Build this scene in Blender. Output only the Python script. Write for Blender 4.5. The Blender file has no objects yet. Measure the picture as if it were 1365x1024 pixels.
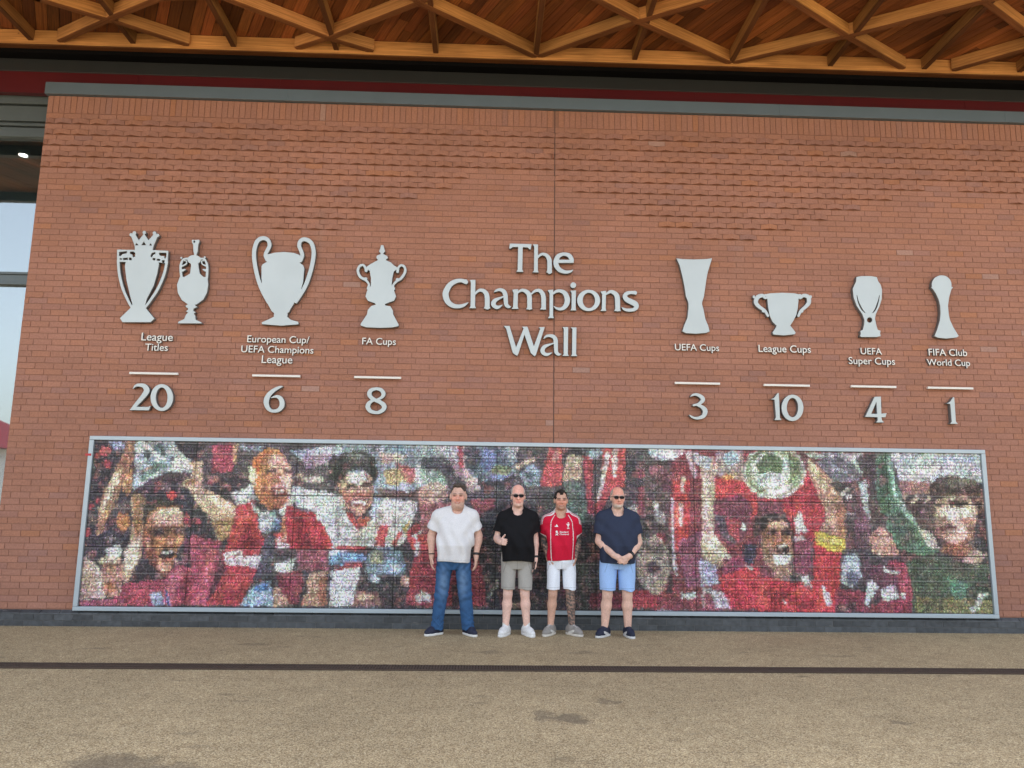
import bpy, bmesh, math, random
import numpy as np
from mathutils import Vector, Matrix
from mathutils.bvhtree import BVHTree

# ------------------------------------------------------------------ camera, sky, sun, exposure
scene = bpy.context.scene
COL = scene.collection
random.seed(7)
RNG = np.random.default_rng(7)
CAM = (0.0, -9.3102, 1.4775)
YAW, PITCH, ROLL, FPX = 0.0326, 0.15846, 0.013186, 1000.3

def make_camera():
    cy, sy, cp, sp, cr, sr = math.cos(YAW), math.sin(YAW), math.cos(PITCH), math.sin(PITCH), math.cos(ROLL), math.sin(ROLL)
    fwd = Vector((sy*cp, cy*cp, sp)); right = Vector((cy, -sy, 0)); up = right.cross(fwd)
    r2 = right*cr + up*sr; u2 = -right*sr + up*cr
    cam = bpy.data.cameras.new('camera'); cam.sensor_width = 36; cam.lens = 36*FPX/1365
    cam.clip_start = .05; cam.clip_end = 600
    ob = bpy.data.objects.new('camera', cam); COL.objects.link(ob)
    m = Matrix((r2, u2, -fwd)).transposed().to_4x4(); m.translation = Vector(CAM); ob.matrix_world = m
    scene.camera = ob
make_camera()

SUN_EL, SUN_AZ = 58.0, 165.0           # sun behind the building: wall and forecourt lie in open shade
world = bpy.data.worlds.new('World'); scene.world = world; world.use_nodes = True
wn = world.node_tree.nodes; wl = world.node_tree.links
sky = wn.new('ShaderNodeTexSky'); sky.sky_type = 'NISHITA'; sky.sun_disc = False
sky.sun_elevation = math.radians(SUN_EL); sky.sun_rotation = math.radians(180-SUN_AZ)
sky.air_density = 1.3; sky.dust_density = 3.0; sky.ozone_density = 1.0
hs = wn.new('ShaderNodeHueSaturation'); hs.inputs['Saturation'].default_value = .46
wl.new(sky.outputs[0], hs.inputs['Color']); wl.new(hs.outputs[0], wn['Background'].inputs['Color'])
wn['Background'].inputs['Strength'].default_value = 0.15
sun = bpy.data.lights.new('sun', 'SUN'); sun.energy = 2.3; sun.angle = math.radians(.6); sun.color = (1, .965, .91)
so = bpy.data.objects.new('sun', sun); COL.objects.link(so)
a, e = math.radians(SUN_AZ), math.radians(SUN_EL)
so.rotation_euler = Vector((math.sin(a)*math.cos(e), -math.cos(a)*math.cos(e), math.sin(e))).to_track_quat('Z', 'Y').to_euler()
so.location = (3, 12, 20)
scene.view_settings.view_transform = 'Standard'; scene.view_settings.look = 'None'
scene.view_settings.gamma = 1; scene.view_settings.use_curve_mapping = False
scene.view_settings.exposure = 1.86
scene.cycles.use_denoising = True
scene.cycles.max_bounces = 8

# ------------------------------------------------------------------ helpers
def lin(c):
    c = np.asarray(c, float)
    return np.where(c <= .04045, c/12.92, ((c+.055)/1.055)**2.4)
def rgb(h):
    return tuple(lin([int(h[i:i+2], 16)/255 for i in (0, 2, 4)]))
def link(o, parent=None):
    COL.objects.link(o)
    if parent: o.parent = parent
    return o
def tag(o, label=None, cat=None, group=None, kind=None):
    for k, v in (('label', label), ('category', cat), ('group', group), ('kind', kind)):
        if v: o[k] = v
    return o
def empty(name, loc, label, cat, group=None):
    o = bpy.data.objects.new(name, None); o.location = loc; o.empty_display_size = .2
    return tag(link(o), label, cat, group)
def mesh_obj(name, verts, faces, mat, parent=None, smooth=False):
    me = bpy.data.meshes.new(name); me.from_pydata([tuple(v) for v in verts], [], [tuple(f) for f in faces]); me.update()
    if mat is not None:
        for m in (mat if isinstance(mat, (list, tuple)) else [mat]): me.materials.append(m)
    if smooth: me.polygons.foreach_set('use_smooth', [True]*len(me.polygons))
    o = bpy.data.objects.new(name, me)
    if parent is not None:
        o.location = -parent.matrix_basis.translation if parent.rotation_euler[2] == 0 else (0, 0, 0)
    return link(o, parent)
def set_colors(me, cols):
    "cols: one linear colour per vertex"
    at = me.color_attributes.new('Col', 'FLOAT_COLOR', 'POINT')
    c = np.ones((len(me.vertices), 4), np.float32); c[:, :3] = cols
    at.data.foreach_set('color', c.ravel())
class MB:
    "collects boxes, bars and prisms into one mesh"
    def __init__(s): s.v = []; s.f = []; s.mi = []; s.c = []
    def add(s, v, f, mi=0, c=(1, 1, 1)):
        n = len(s.v); s.v += [tuple(p) for p in v]; s.f += [tuple(i+n for i in q) for q in f]; s.mi += [mi]*len(f); s.c += [c]*len(v)
    def box(s, x0, x1, y0, y1, z0, z1, mi=0, c=(1, 1, 1)):
        v = [(x0,y0,z0),(x1,y0,z0),(x1,y1,z0),(x0,y1,z0),(x0,y0,z1),(x1,y0,z1),(x1,y1,z1),(x0,y1,z1)]
        s.add(v, [(0,3,2,1),(4,5,6,7),(0,1,5,4),(1,2,6,5),(2,3,7,6),(3,0,4,7)], mi, c)
    def bar(s, p, q, w, h, mi=0, c=(1, 1, 1)):
        "horizontal bar with its underside on the line p-q"
        p, q = Vector(p), Vector(q); d = (q-p).normalized(); n = Vector((-d.y, d.x, 0)).normalized()*w/2; u = Vector((0, 0, h))
        v = [p-n, q-n, q+n, p+n, p-n+u, q-n+u, q+n+u, p+n+u]
        s.add(v, [(0,3,2,1),(4,5,6,7),(0,1,5,4),(1,2,6,5),(2,3,7,6),(3,0,4,7)], mi, c)
    def tube(s, pts, r, n=10, mi=0):
        pts = [Vector(p) for p in pts]; vs = []
        for i, p in enumerate(pts):
            d = (pts[min(i+1, len(pts)-1)]-pts[max(i-1, 0)]).normalized()
            a = d.cross(Vector((0, 0, 1)) if abs(d.z) < .9 else Vector((1, 0, 0))).normalized(); b = d.cross(a)
            rr = r[i] if isinstance(r, (list, tuple)) else r
            vs += [p+(a*math.cos(t)+b*math.sin(t))*rr for t in [2*math.pi*k/n for k in range(n)]]
        f = [(i*n+k, i*n+(k+1) % n, (i+1)*n+(k+1) % n, (i+1)*n+k) for i in range(len(pts)-1) for k in range(n)]
        f += [tuple(range(n-1, -1, -1)), tuple((len(pts)-1)*n+k for k in range(n))]
        s.add(vs, f, mi)
    def build(s, name, mat, parent=None, bevel=0, colors=False):
        o = mesh_obj(name, s.v, s.f, mat, parent)
        if any(s.mi): o.data.polygons.foreach_set('material_index', s.mi)
        if colors: set_colors(o.data, np.array(s.c))
        if bevel:
            m = o.modifiers.new('bevel', 'BEVEL'); m.width = bevel; m.segments = 2; m.limit_method = 'ANGLE'
        return o

def set_uv(o, d, n):
    "texture coordinates that run along and across a timber"
    me = o.data; uv = me.uv_layers.new(name='grain'); d, n = np.array(d), np.array(n); k = random.uniform(0, 50)
    co = np.zeros(len(me.vertices)*3); me.vertices.foreach_get('co', co); co = co.reshape(-1, 3); li = np.zeros(len(me.loops), int); me.loops.foreach_get('vertex_index', li)
    q = np.stack([co@d+k, co@n+co[:, 2]*.9+k], 1)[li]; uv.data.foreach_set('uv', q.astype(np.float32).ravel())

class Mat:
    "small node-graph writer"
    def __init__(s, name, rough=.6, metal=0, spec=.5):
        s.m = bpy.data.materials.new(name); s.m.use_nodes = True; s.t = s.m.node_tree; s.n = s.t.nodes; s.l = s.t.links
        s.b = s.n['Principled BSDF']; s.b.inputs['Roughness'].default_value = rough; s.b.inputs['Metallic'].default_value = metal
        s.b.inputs['Specular IOR Level'].default_value = spec; s._co = None
    def node(s, kind, **kw):
        x = s.n.new('ShaderNode'+kind)
        for k, v in kw.items(): setattr(x, k, v)
        return x
    def put(s, sock, v):
        if isinstance(v, bpy.types.NodeSocket): s.l.new(v, sock)
        elif isinstance(v, (tuple, list)) and len(v) == 3 and sock.type == 'RGBA': sock.default_value = (*v, 1)
        else: sock.default_value = v
    def co(s):
        if not s._co: s._co = s.node('TexCoord').outputs['Object']
        return s._co
    def scaled(s, sc):
        x = s.node('Mapping'); s.l.new(s.co(), x.inputs[0]); x.inputs['Scale'].default_value = sc; return x.outputs[0]
    def noise(s, scale, detail=3, rough=.55, vec=None, out=0, dist=0):
        x = s.node('TexNoise'); s.l.new(vec or s.co(), x.inputs['Vector']); x.inputs['Scale'].default_value = scale
        x.inputs['Detail'].default_value = detail; x.inputs['Roughness'].default_value = rough; x.inputs['Distortion'].default_value = dist; return x.outputs[out]
    def vor(s, scale, out='Color', vec=None, feature='F1'):
        x = s.node('TexVoronoi', feature=feature); s.l.new(vec or s.co(), x.inputs['Vector']); x.inputs['Scale'].default_value = scale; return x.outputs[out]
    def ramp(s, f, stops):
        x = s.node('ValToRGB'); r = x.color_ramp
        while len(r.elements) < len(stops): r.elements.new(.5)
        for el, (p, c) in zip(r.elements, stops):
            el.position = p; el.color = (*c, 1) if isinstance(c, (tuple, list)) else (c, c, c, 1)
        s.put(x.inputs[0], f); return x.outputs[0]
    def mix(s, f, a, b, mode='MIX'):
        x = s.node('Mix', data_type='RGBA', blend_type=mode); s.put(x.inputs[0], f); s.put(x.inputs[6], a); s.put(x.inputs[7], b); return x.outputs[2]
    def math(s, op, a, b=0., c=0.):
        x = s.node('Math', operation=op)
        for i, v in enumerate((a, b, c)): s.put(x.inputs[i], v)
        return x.outputs[0]
    def attr(s, name='Col'):
        return s.node('VertexColor', layer_name=name).outputs['Color']
    def color(s, v): s.put(s.b.inputs['Base Color'], v); return s
    def rough(s, v): s.put(s.b.inputs['Roughness'], v); return s
    def bump(s, h, strength=.3, dist=.01):
        x = s.node('Bump'); x.inputs['Strength'].default_value = strength; x.inputs['Distance'].default_value = dist
        s.put(x.inputs['Height'], h); s.l.new(x.outputs[0], s.b.inputs['Normal']); return s

def plain(name, c, rough=.6, metal=0, var=.12, scale=6, spec=.5):
    m = Mat(name, rough, metal, spec); n = m.noise(scale, 4)
    m.color(m.mix(n, tuple(x*(1-var) for x in c), tuple(min(1, x*(1+var)) for x in c))); return m.m

def brick_mat():
    m = Mat('terracotta_brick', .82, 0, .25)
    f = m.noise(42, 4, .65); f2 = m.noise(.7, 4); f3 = m.noise(260, 2)
    c = m.mix(m.math('MULTIPLY', f3, .35), m.attr(), (.16, .07, .045))
    c = m.mix(1., c, m.ramp(f, [(.25, .80), (.75, 1.16)]), 'MULTIPLY')
    c = m.mix(1., c, m.ramp(f2, [(.3, .90), (.7, 1.08)]), 'MULTIPLY')
    # runs of lime and soot down the face
    st = m.noise(1.6, 3, vec=m.scaled((1.6, 1, .22)))
    c = m.mix(m.ramp(st, [(.62, 0.), (.82, .22)]), c, (.30, .22, .19))
    return m.color(c).bump(m.math('ADD', f, m.math('MULTIPLY', f3, .5)), .35, .004).m
def ground_mat():
    m = Mat('resin_gravel', .85, 0, .2)
    v = m.vor(125, 'Color'); g = m.node('SeparateColor'); m.l.new(v, g.inputs[0])
    c = m.ramp(g.outputs[0], [(0, (.24, .170, .092)), (.3, (.385, .288, .165)), (.62, (.48, .373, .22)), (.9, (.59, .48, .30)), (1, (.67, .56, .38))])
    d = m.vor(125, 'Distance'); c = m.mix(m.ramp(d, [(.45, 0.), (.8, .6)]), c, (.12, .09, .06))
    big = m.noise(.55, 5, .6); c = m.mix(1., c, m.ramp(big, [(.3, .86), (.7, 1.1)]), 'MULTIPLY')
    mid = m.noise(5.5, 4, .6); c = m.mix(1., c, m.ramp(mid, [(.35, .9), (.68, 1.07)]), 'MULTIPLY')
    # long scuffs and small dark spots
    sc = m.noise(2.2, 3, .6, vec=m.scaled((1.2, 5.5, 1))); c = m.mix(m.ramp(sc, [(.62, 0.), (.72, .38)]), c, (.12, .095, .07))
    sp = m.vor(1.15, 'Distance', vec=m.scaled((1, 1.7, 1))); spn = m.noise(1.9, 2); c = m.mix(m.math('MULTIPLY', m.ramp(sp, [(.05, .55), (.10, 0.)]), m.ramp(spn, [(.42, .1), (.6, 1.)])), c, (.09, .07, .05))
    sp2 = m.vor(.8, 'Distance', vec=m.scaled((1.3, 2.6, 1))); c = m.mix(m.ramp(sp2, [(.045, .38), (.11, 0.)]), c, (.12, .095, .065))
    # a few old spills
    warp = m.noise(7, 3, out=1)
    p = m.node('VectorMath', operation='SCALE'); m.l.new(warp, p.inputs[0]); p.inputs[3].default_value = .34
    q = m.node('VectorMath', operation='ADD'); m.l.new(m.co(), q.inputs[0]); m.l.new(p.outputs[0], q.inputs[1])
    for x, y, rx, ry, a in [(.62,-3.78,.20,.15,.62),(.42,-3.72,.10,.16,.5),(.95,-3.30,.10,.08,.5),(-2.1,-4.72,.33,.2,.6),(-1.75,-4.8,.2,.14,.5),(2.95,-3.86,.10,.05,.5),(.05,-1.45,.20,.10,.35),(1.0,-1.4,.22,.09,.32),(-3.9,-1.35,.2,.08,.4),(-2.4,-1.1,.25,.07,.35),(3.6,-1.5,.22,.08,.3)]:
        s1 = m.node('VectorMath', operation='SUBTRACT'); m.l.new(q.outputs[0], s1.inputs[0]); s1.inputs[1].default_value = (x+.17, y+.17, .17)
        s2 = m.node('VectorMath', operation='MULTIPLY'); m.l.new(s1.outputs[0], s2.inputs[0]); s2.inputs[1].default_value = (1/rx, 1/ry, 0)
        s3 = m.node('VectorMath', operation='LENGTH'); m.l.new(s2.outputs[0], s3.inputs[0])
        c = m.mix(m.ramp(s3.outputs['Value'], [(.5, a), (1., 0.)]), c, (.10, .08, .06))
    return m.color(c).bump(m.math('SUBTRACT', 1., d), .5, .004).m
def wood_mat(name, lo, hi, attr=True):
    m = Mat(name, .62, 0, .3)
    uvn = m.node('UVMap', uv_map='grain'); mp = m.node('Mapping'); m.l.new(uvn.outputs[0], mp.inputs[0]); mp.inputs['Scale'].default_value = (1.1, 34, 1)
    g = m.noise(1.6, 4, .6, vec=mp.outputs[0], dist=.6)
    k = m.vor(3.1, 'Distance'); f = m.noise(.9, 3)
    c = m.ramp(g, [(.25, lo), (.75, hi)])
    if attr: c = m.mix(1., c, m.attr(), 'MULTIPLY')
    c = m.mix(1., c, m.ramp(f, [(.3, .68), (.7, 1.18)]), 'MULTIPLY')
    c = m.mix(m.ramp(k, [(.02, .7), (.06, 0.)]), c, tuple(x*.3 for x in lo))
    return m.color(c).bump(g, .2, .004).m
def vcol_mat(name, rough, spec=.3, grain=0, weave=0, sub=0):
    m = Mat(name, rough, 0, spec); c = m.attr()
    if grain: c = m.mix(1., c, m.ramp(m.noise(grain, 3), [(.3, .86), (.7, 1.1)]), 'MULTIPLY')
    m.color(c)
    if weave: m.bump(m.noise(weave, 2), .25, .003)
    if sub:
        m.b.inputs['Subsurface Weight'].default_value = sub; m.b.inputs['Subsurface Radius'].default_value = (.012, .005, .003); m.b.inputs['Subsurface Scale'].default_value = 1
    return m.m

M = dict(
    brick=brick_mat(), mortar=plain('mortar', (.255, .122, .083), .9, var=.2, scale=30), joint=plain('mastic_joint', (.10, .05, .038), .7),
    ground=ground_mat(), blue=None, coping=plain('grey_coping_metal', (.115, .155, .19), .45, .2, .1, 3),
    red=plain('red_cladding', (.085, .005, .009), .4, 0, .15, 2), darkgrey=plain('dark_grey_steel', (.018, .021, .024), .5, 0, .15), black=plain('black_void_lining', (.003, .003, .004), .8, spec=.1),
    louvre=plain('grey_louvre_metal', (.10, .125, .135), .45, .2, .1), beam=wood_mat('larch_beam', (.36, .165, .055), (.78, .42, .155)), plank=wood_mat('cedar_plank', (.12, .036, .010), (.34, .118, .034)),
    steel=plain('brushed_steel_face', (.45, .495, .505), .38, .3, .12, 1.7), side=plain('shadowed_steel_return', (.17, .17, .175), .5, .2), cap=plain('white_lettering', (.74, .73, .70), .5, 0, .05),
    frame=plain('aluminium_frame', (.40, .475, .53), .4, .3, .07, 4), drain=plain('rusty_grating', (.062, .040, .028), .8, 0, .35, 14), drainpit=plain('drain_pit', (.015, .011, .01), .9),
    skin=vcol_mat('skin', .62, .22, 55, 0, .08), cloth=vcol_mat('cloth', .9, .15, 160, 420), hair=vcol_mat('hair', .7, .3, 90, 160), rubber=vcol_mat('shoe_sole', .6, .3, 20), shoe=vcol_mat('shoe_upper', .7, .3, 30, 300),
    glassy=plain('dark_lens', (.006, .006, .008), .45, spec=.2), strap=plain('dark_strap', (.015, .015, .017), .5), white=plain('white_print', (.78, .77, .78), .7, 0, .03), yellow=plain('pale_print', (.75, .62, .4), .7, 0, .03),
)
def blue_brick():
    m = Mat('blue_engineering_brick', .45, 0, .4); n = m.noise(18, 4); s = m.noise(7, 3, vec=m.scaled((1, 1, 3)))
    c = m.mix(1., m.attr(), m.ramp(n, [(.3, .75), (.7, 1.3)]), 'MULTIPLY'); c = m.mix(m.ramp(s, [(.68, 0.), (.75, .35)]), c, (.25, .24, .22))
    return m.color(c).m
M['blue'] = blue_brick()

# ------------------------------------------------------------------ the setting
def build_ground():
    n = 200
    o = mesh_obj('ground', [(-90, -120, 0), (90, -120, 0), (90, 30, 0), (-90, 30, 0)], [(0, 1, 2, 3)], M['ground']); tag(o, kind='structure')
build_ground()

JX = .83            # the movement joint in the wall
X0, X1 = -5.81, 9.6
Z0, PITCHZ, NC = .19, .0752, 83
EXT = {63: [(-2.9, -1.9), (2.7, 3.6)], 65: [(-3.8, -1.65), (2.3, 4.05)], 67: [(-4.25, -1.45), (1.85, 4.5)], 69: [(-4.7, -1.05), (1.48, 4.9), (7.35, 99)],
       71: [(-5.05, -.6), (1.0, 5.3), (6.85, 99)], 73: [(-9, -.2), (JX, 5.75), (6.35, 99)]}
PAL = [(.385, .187, .130), (.40, .193, .134), (.375, .185, .132), (.372, .184, .134), (.395, .187, .124), (.385, .19, .138)]
def brick_color():
    r = random.random()
    c = random.choice(PAL)
    if r < .02: c = (.42, .19, .11)
    elif r < .05: c = (.34, .178, .142)
    elif r < .054: c = (.41, .25, .205)
    k = random.uniform(.955, 1.045); return tuple(x*k for x in c)
def in_ext(r, x):
    if r > 73: return True
    return any(a <= x <= b for a, b in EXT.get(r, []))
def build_wall():
    root = empty('brick_wall', (0, 0, 0), 'tall terracotta brick wall with courses of jutting bricks near its top', 'wall')
    b = MB(); row_tone = 1
    def brick(x0, x1, z0, z1, yl, yr, c):
        yb = .02; v = [(x0, yl, z0), (x1, yr, z0), (x1, yr, z1), (x0, yl, z1), (x0, yb, z0), (x1, yb, z0), (x1, yb, z1), (x0, yb, z1)]
        b.add(v, [(0,1,2,3),(0,4,5,1),(1,5,6,2),(2,6,7,3),(3,7,4,0)], 0, c)
    for r in range(NC):
        z0 = Z0+r*PITCHZ+.005; z1 = z0+PITCHZ-.010; off = (.1125 if r % 2 else 0)+random.choice([0, 0, .0, .056])
        tone = random.uniform(.96, 1.04); x = X0-off
        band = random.random() < .15
        while x < X1:
            xa, xb = max(x, X0), min(x+.2165, X1); x += .2255+random.uniform(-.0008, .0008)
            if xb-xa < .03: continue
            segs = [(xa, xb)]
            if xa < JX < xb: segs = [(xa, JX-.007), (JX+.007, xb)]
            for s0, s1 in segs:
                if s1-s0 < .02: continue
                c = tuple(q*tone for q in brick_color())
                if band and random.random() < .35: c = (.355*tone, .178*tone, .136*tone)
                j = random.uniform(-.0015, .0015); yl = yr = j; zl = 0
                if r >= 63:
                    if r % 2 and in_ext(r, (s0+s1)/2):
                        far = -.044+random.uniform(-.005, .005); hm = (s0+s1)/2; tw = random.uniform(1.0, 1.07)
                        brick(s0, hm, z0+.0035, z1, -.003, far, tuple(q*tw for q in c)); brick(hm, s1, z0+.0035, z1, far, -.003, tuple(q*(tw-.07) for q in c)); continue
                    elif r % 2 == 0 and (in_ext(r+1, s0) and in_ext(r-1, s0)): yl = yr = -.004+j
                brick(s0, s1, z0+zl+random.uniform(-.0008, .0008), z1, yl, yr, c)
    zs = Z0+NC*PITCHZ+.005; x = X0
    while x < X1:                       # soldier course under the coping
        xa, xb = x, min(x+.0655, X1); x += .0752
        if xa < JX < xb: continue
        brick(xa, xb, zs, zs+.235, -.002, -.002, brick_color())
    o = b.build('brickwork', M['brick'], root, colors=True)
    ztop = zs+.24
    m = MB(); m.box(X0, JX-.006, .0045, .33, .02, ztop); m.box(JX+.006, X1, .0045, .33, .02, ztop); m.box(X0-.001, X0+.006, .0035, .33, .02, ztop)
    m.build('mortar_bed', M['mortar'], root)
    m = MB(); m.box(JX-.0055, JX+.0055, .003, .2, .2, ztop-.01); m.build('movement_joint', M['joint'], root)
    m = MB(); xs = [X0-.03, -2.75, .33, 3.9, 7.0, X1]
    for p, q in zip(xs[:-1], xs[1:]): m.box(p+.002, q-.002, -.055, .36, ztop+.002, ztop+.155); m.box(q-.05, q+.05, -.058, .1, ztop+.006, ztop+.158) if q < X1 else None
    m.box(X0-.028, X1, -.05, .3, ztop+.157, ztop+.166)
    m.build('coping', M['coping'], root, .003)
    p = MB(); x = X0
    for (z0, z1, yf, dx) in ((-.02, .062, -.042, 0), (.068, .130, -.042, .11)):
        x = X0-dx
        while x < X1:
            xa, xb = max(x, X0), min(x+.218, X1); x += .2255
            if xb-xa > .03:
                k = random.uniform(.75, 1.25); p.box(xa, xb, yf+random.uniform(-.001, .001), .02, z0, z1, 0, (.062*k, .068*k, .075*k))
    x = X0-.05
    while x < X1:                       # sloping plinth bricks
        xa, xb = max(x, X0), min(x+.219, X1); x += .2255; k = random.uniform(.7, 1.3); c = (.055*k, .06*k, .066*k)
        if xb-xa < .03: continue
        p.add([(xa, -.043, .135), (xb, -.043, .135), (xb, .02, .135), (xa, .02, .135), (xa, -.040, .15), (xb, -.040, .15), (xb, .012, .186), (xa, .012, .186)],
              [(0,1,5,4),(4,5,6,7),(1,2,6,5),(3,0,4,7),(0,3,2,1)], 0, c)
    p.build('plinth', M['blue'], root, colors=True)
    m = MB(); m.box(X0+.003, X1-.003, -.037, .015, .0, .15); m.build('plinth_mortar', plain('plinth_mortar', (.14, .14, .135), .9), root)
    return root
build_wall()

def build_steel():
    o = MB(); o.box(-16, 10, .215, .30, 6.83, 7.134)
    for x in np.arange(-14.3, 10, 1.9): o.box(x-.006, x+.006, .2105, .2145, 6.835, 7.13, 0)
    tag(o.build('fascia_panel', M['red'], None), 'dark red cladding strip running above the wall coping', 'cladding')
    root = empty('steel_beam', (0, .3, 7.15), 'dark grey steel beam running under the timber canopy edge', 'beam')
    b = MB(); b.box(-16, 10, .22, .55, 7.148, 7.325); b.build('web', M['darkgrey'], root, .004)
    b = MB(); b.box(-16, 10, .205, .3, 7.136, 7.146); b.build('lower_flange', plain('flange', (.045, .05, .055), .5), root)
    b = MB(); b.box(-16, 10, .075, .60, 7.327, 7.42); b.build('dark_gap', M['black'], root)  # black fill above the web, shade of the gap put into its colour
build_steel()

def build_window():
    root = empty('curtain_wall', (-8, .4, 0), 'tall reflective glazing with grey louvre head left of the brick wall', 'window')
    m = Mat('reflective_glass', .02); gl = m.node('BsdfGlossy'); gl.inputs['Roughness'].default_value = .015; gl.inputs['Color'].default_value = (.88, .92, .95, 1)
    tr = m.node('BsdfTransparent'); tr.inputs['Color'].default_value = (.6, .68, .7, 1); mx = m.node('MixShader'); mx.inputs[0].default_value = .25
    m.l.new(tr.outputs[0], mx.inputs[1]); m.l.new(gl.outputs[0], mx.inputs[2]); m.l.new(mx.outputs[0], m.n['Material Output'].inputs['Surface'])
    xa, xb = -15.5, X0+.02
    for z0, z1 in ((.12, 4.22), (4.38, 6.27)):
        b = MB(); b.box(xa, xb, .42, .43, z0, z1); b.build('glass_pane', m.m, root)
    b = MB(); b.box(xa, xb, .35, .46, 4.215, 4.25); b.box(xa, xb, .37, .45, 4.252, 4.35); b.box(xa, xb, .35, .46, 4.352, 4.385); b.build('transom', M['louvre'], root, .003)
    b = MB(); b.box(xa, xb, .36, .46, 0.02, .12); b.build('sill', M['louvre'], root, .003)
    b = MB(); b.box(xa, xb, .33, .56, 6.735, 6.898); b.build('lintel', M['louvre'], root, .004)
    b = MB(); b.box(xa, xb, .36, .5, 6.50, 6.715); b.box(xa, xb, .41, .5, 6.47, 6.50); b.box(xa, xb, .36, .5, 6.43, 6.468); b.box(xa, xb, .41, .5, 6.40, 6.43); b.box(xa, xb, .35, .5, 6.27, 6.398); b.build('louvre', M['louvre'], root, .003)
    b = MB()
    for x in (-9.1, -12.3): b.box(x-.04, x+.04, .35, .47, .12, 6.27)
    b.build('mullion', M['louvre'], root, .003)
    b = MB(); b.box(xa, xb, 1.9, 2.0, 0, 7); b.box(xa, xa+.1, .47, 1.9, 0, 7); b.box(xa, xb, .47, 1.9, 6.95, 7); b.build('room_lining', plain('dim_plaster', (.4, .42, .45), .9), root)
build_window()

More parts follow.
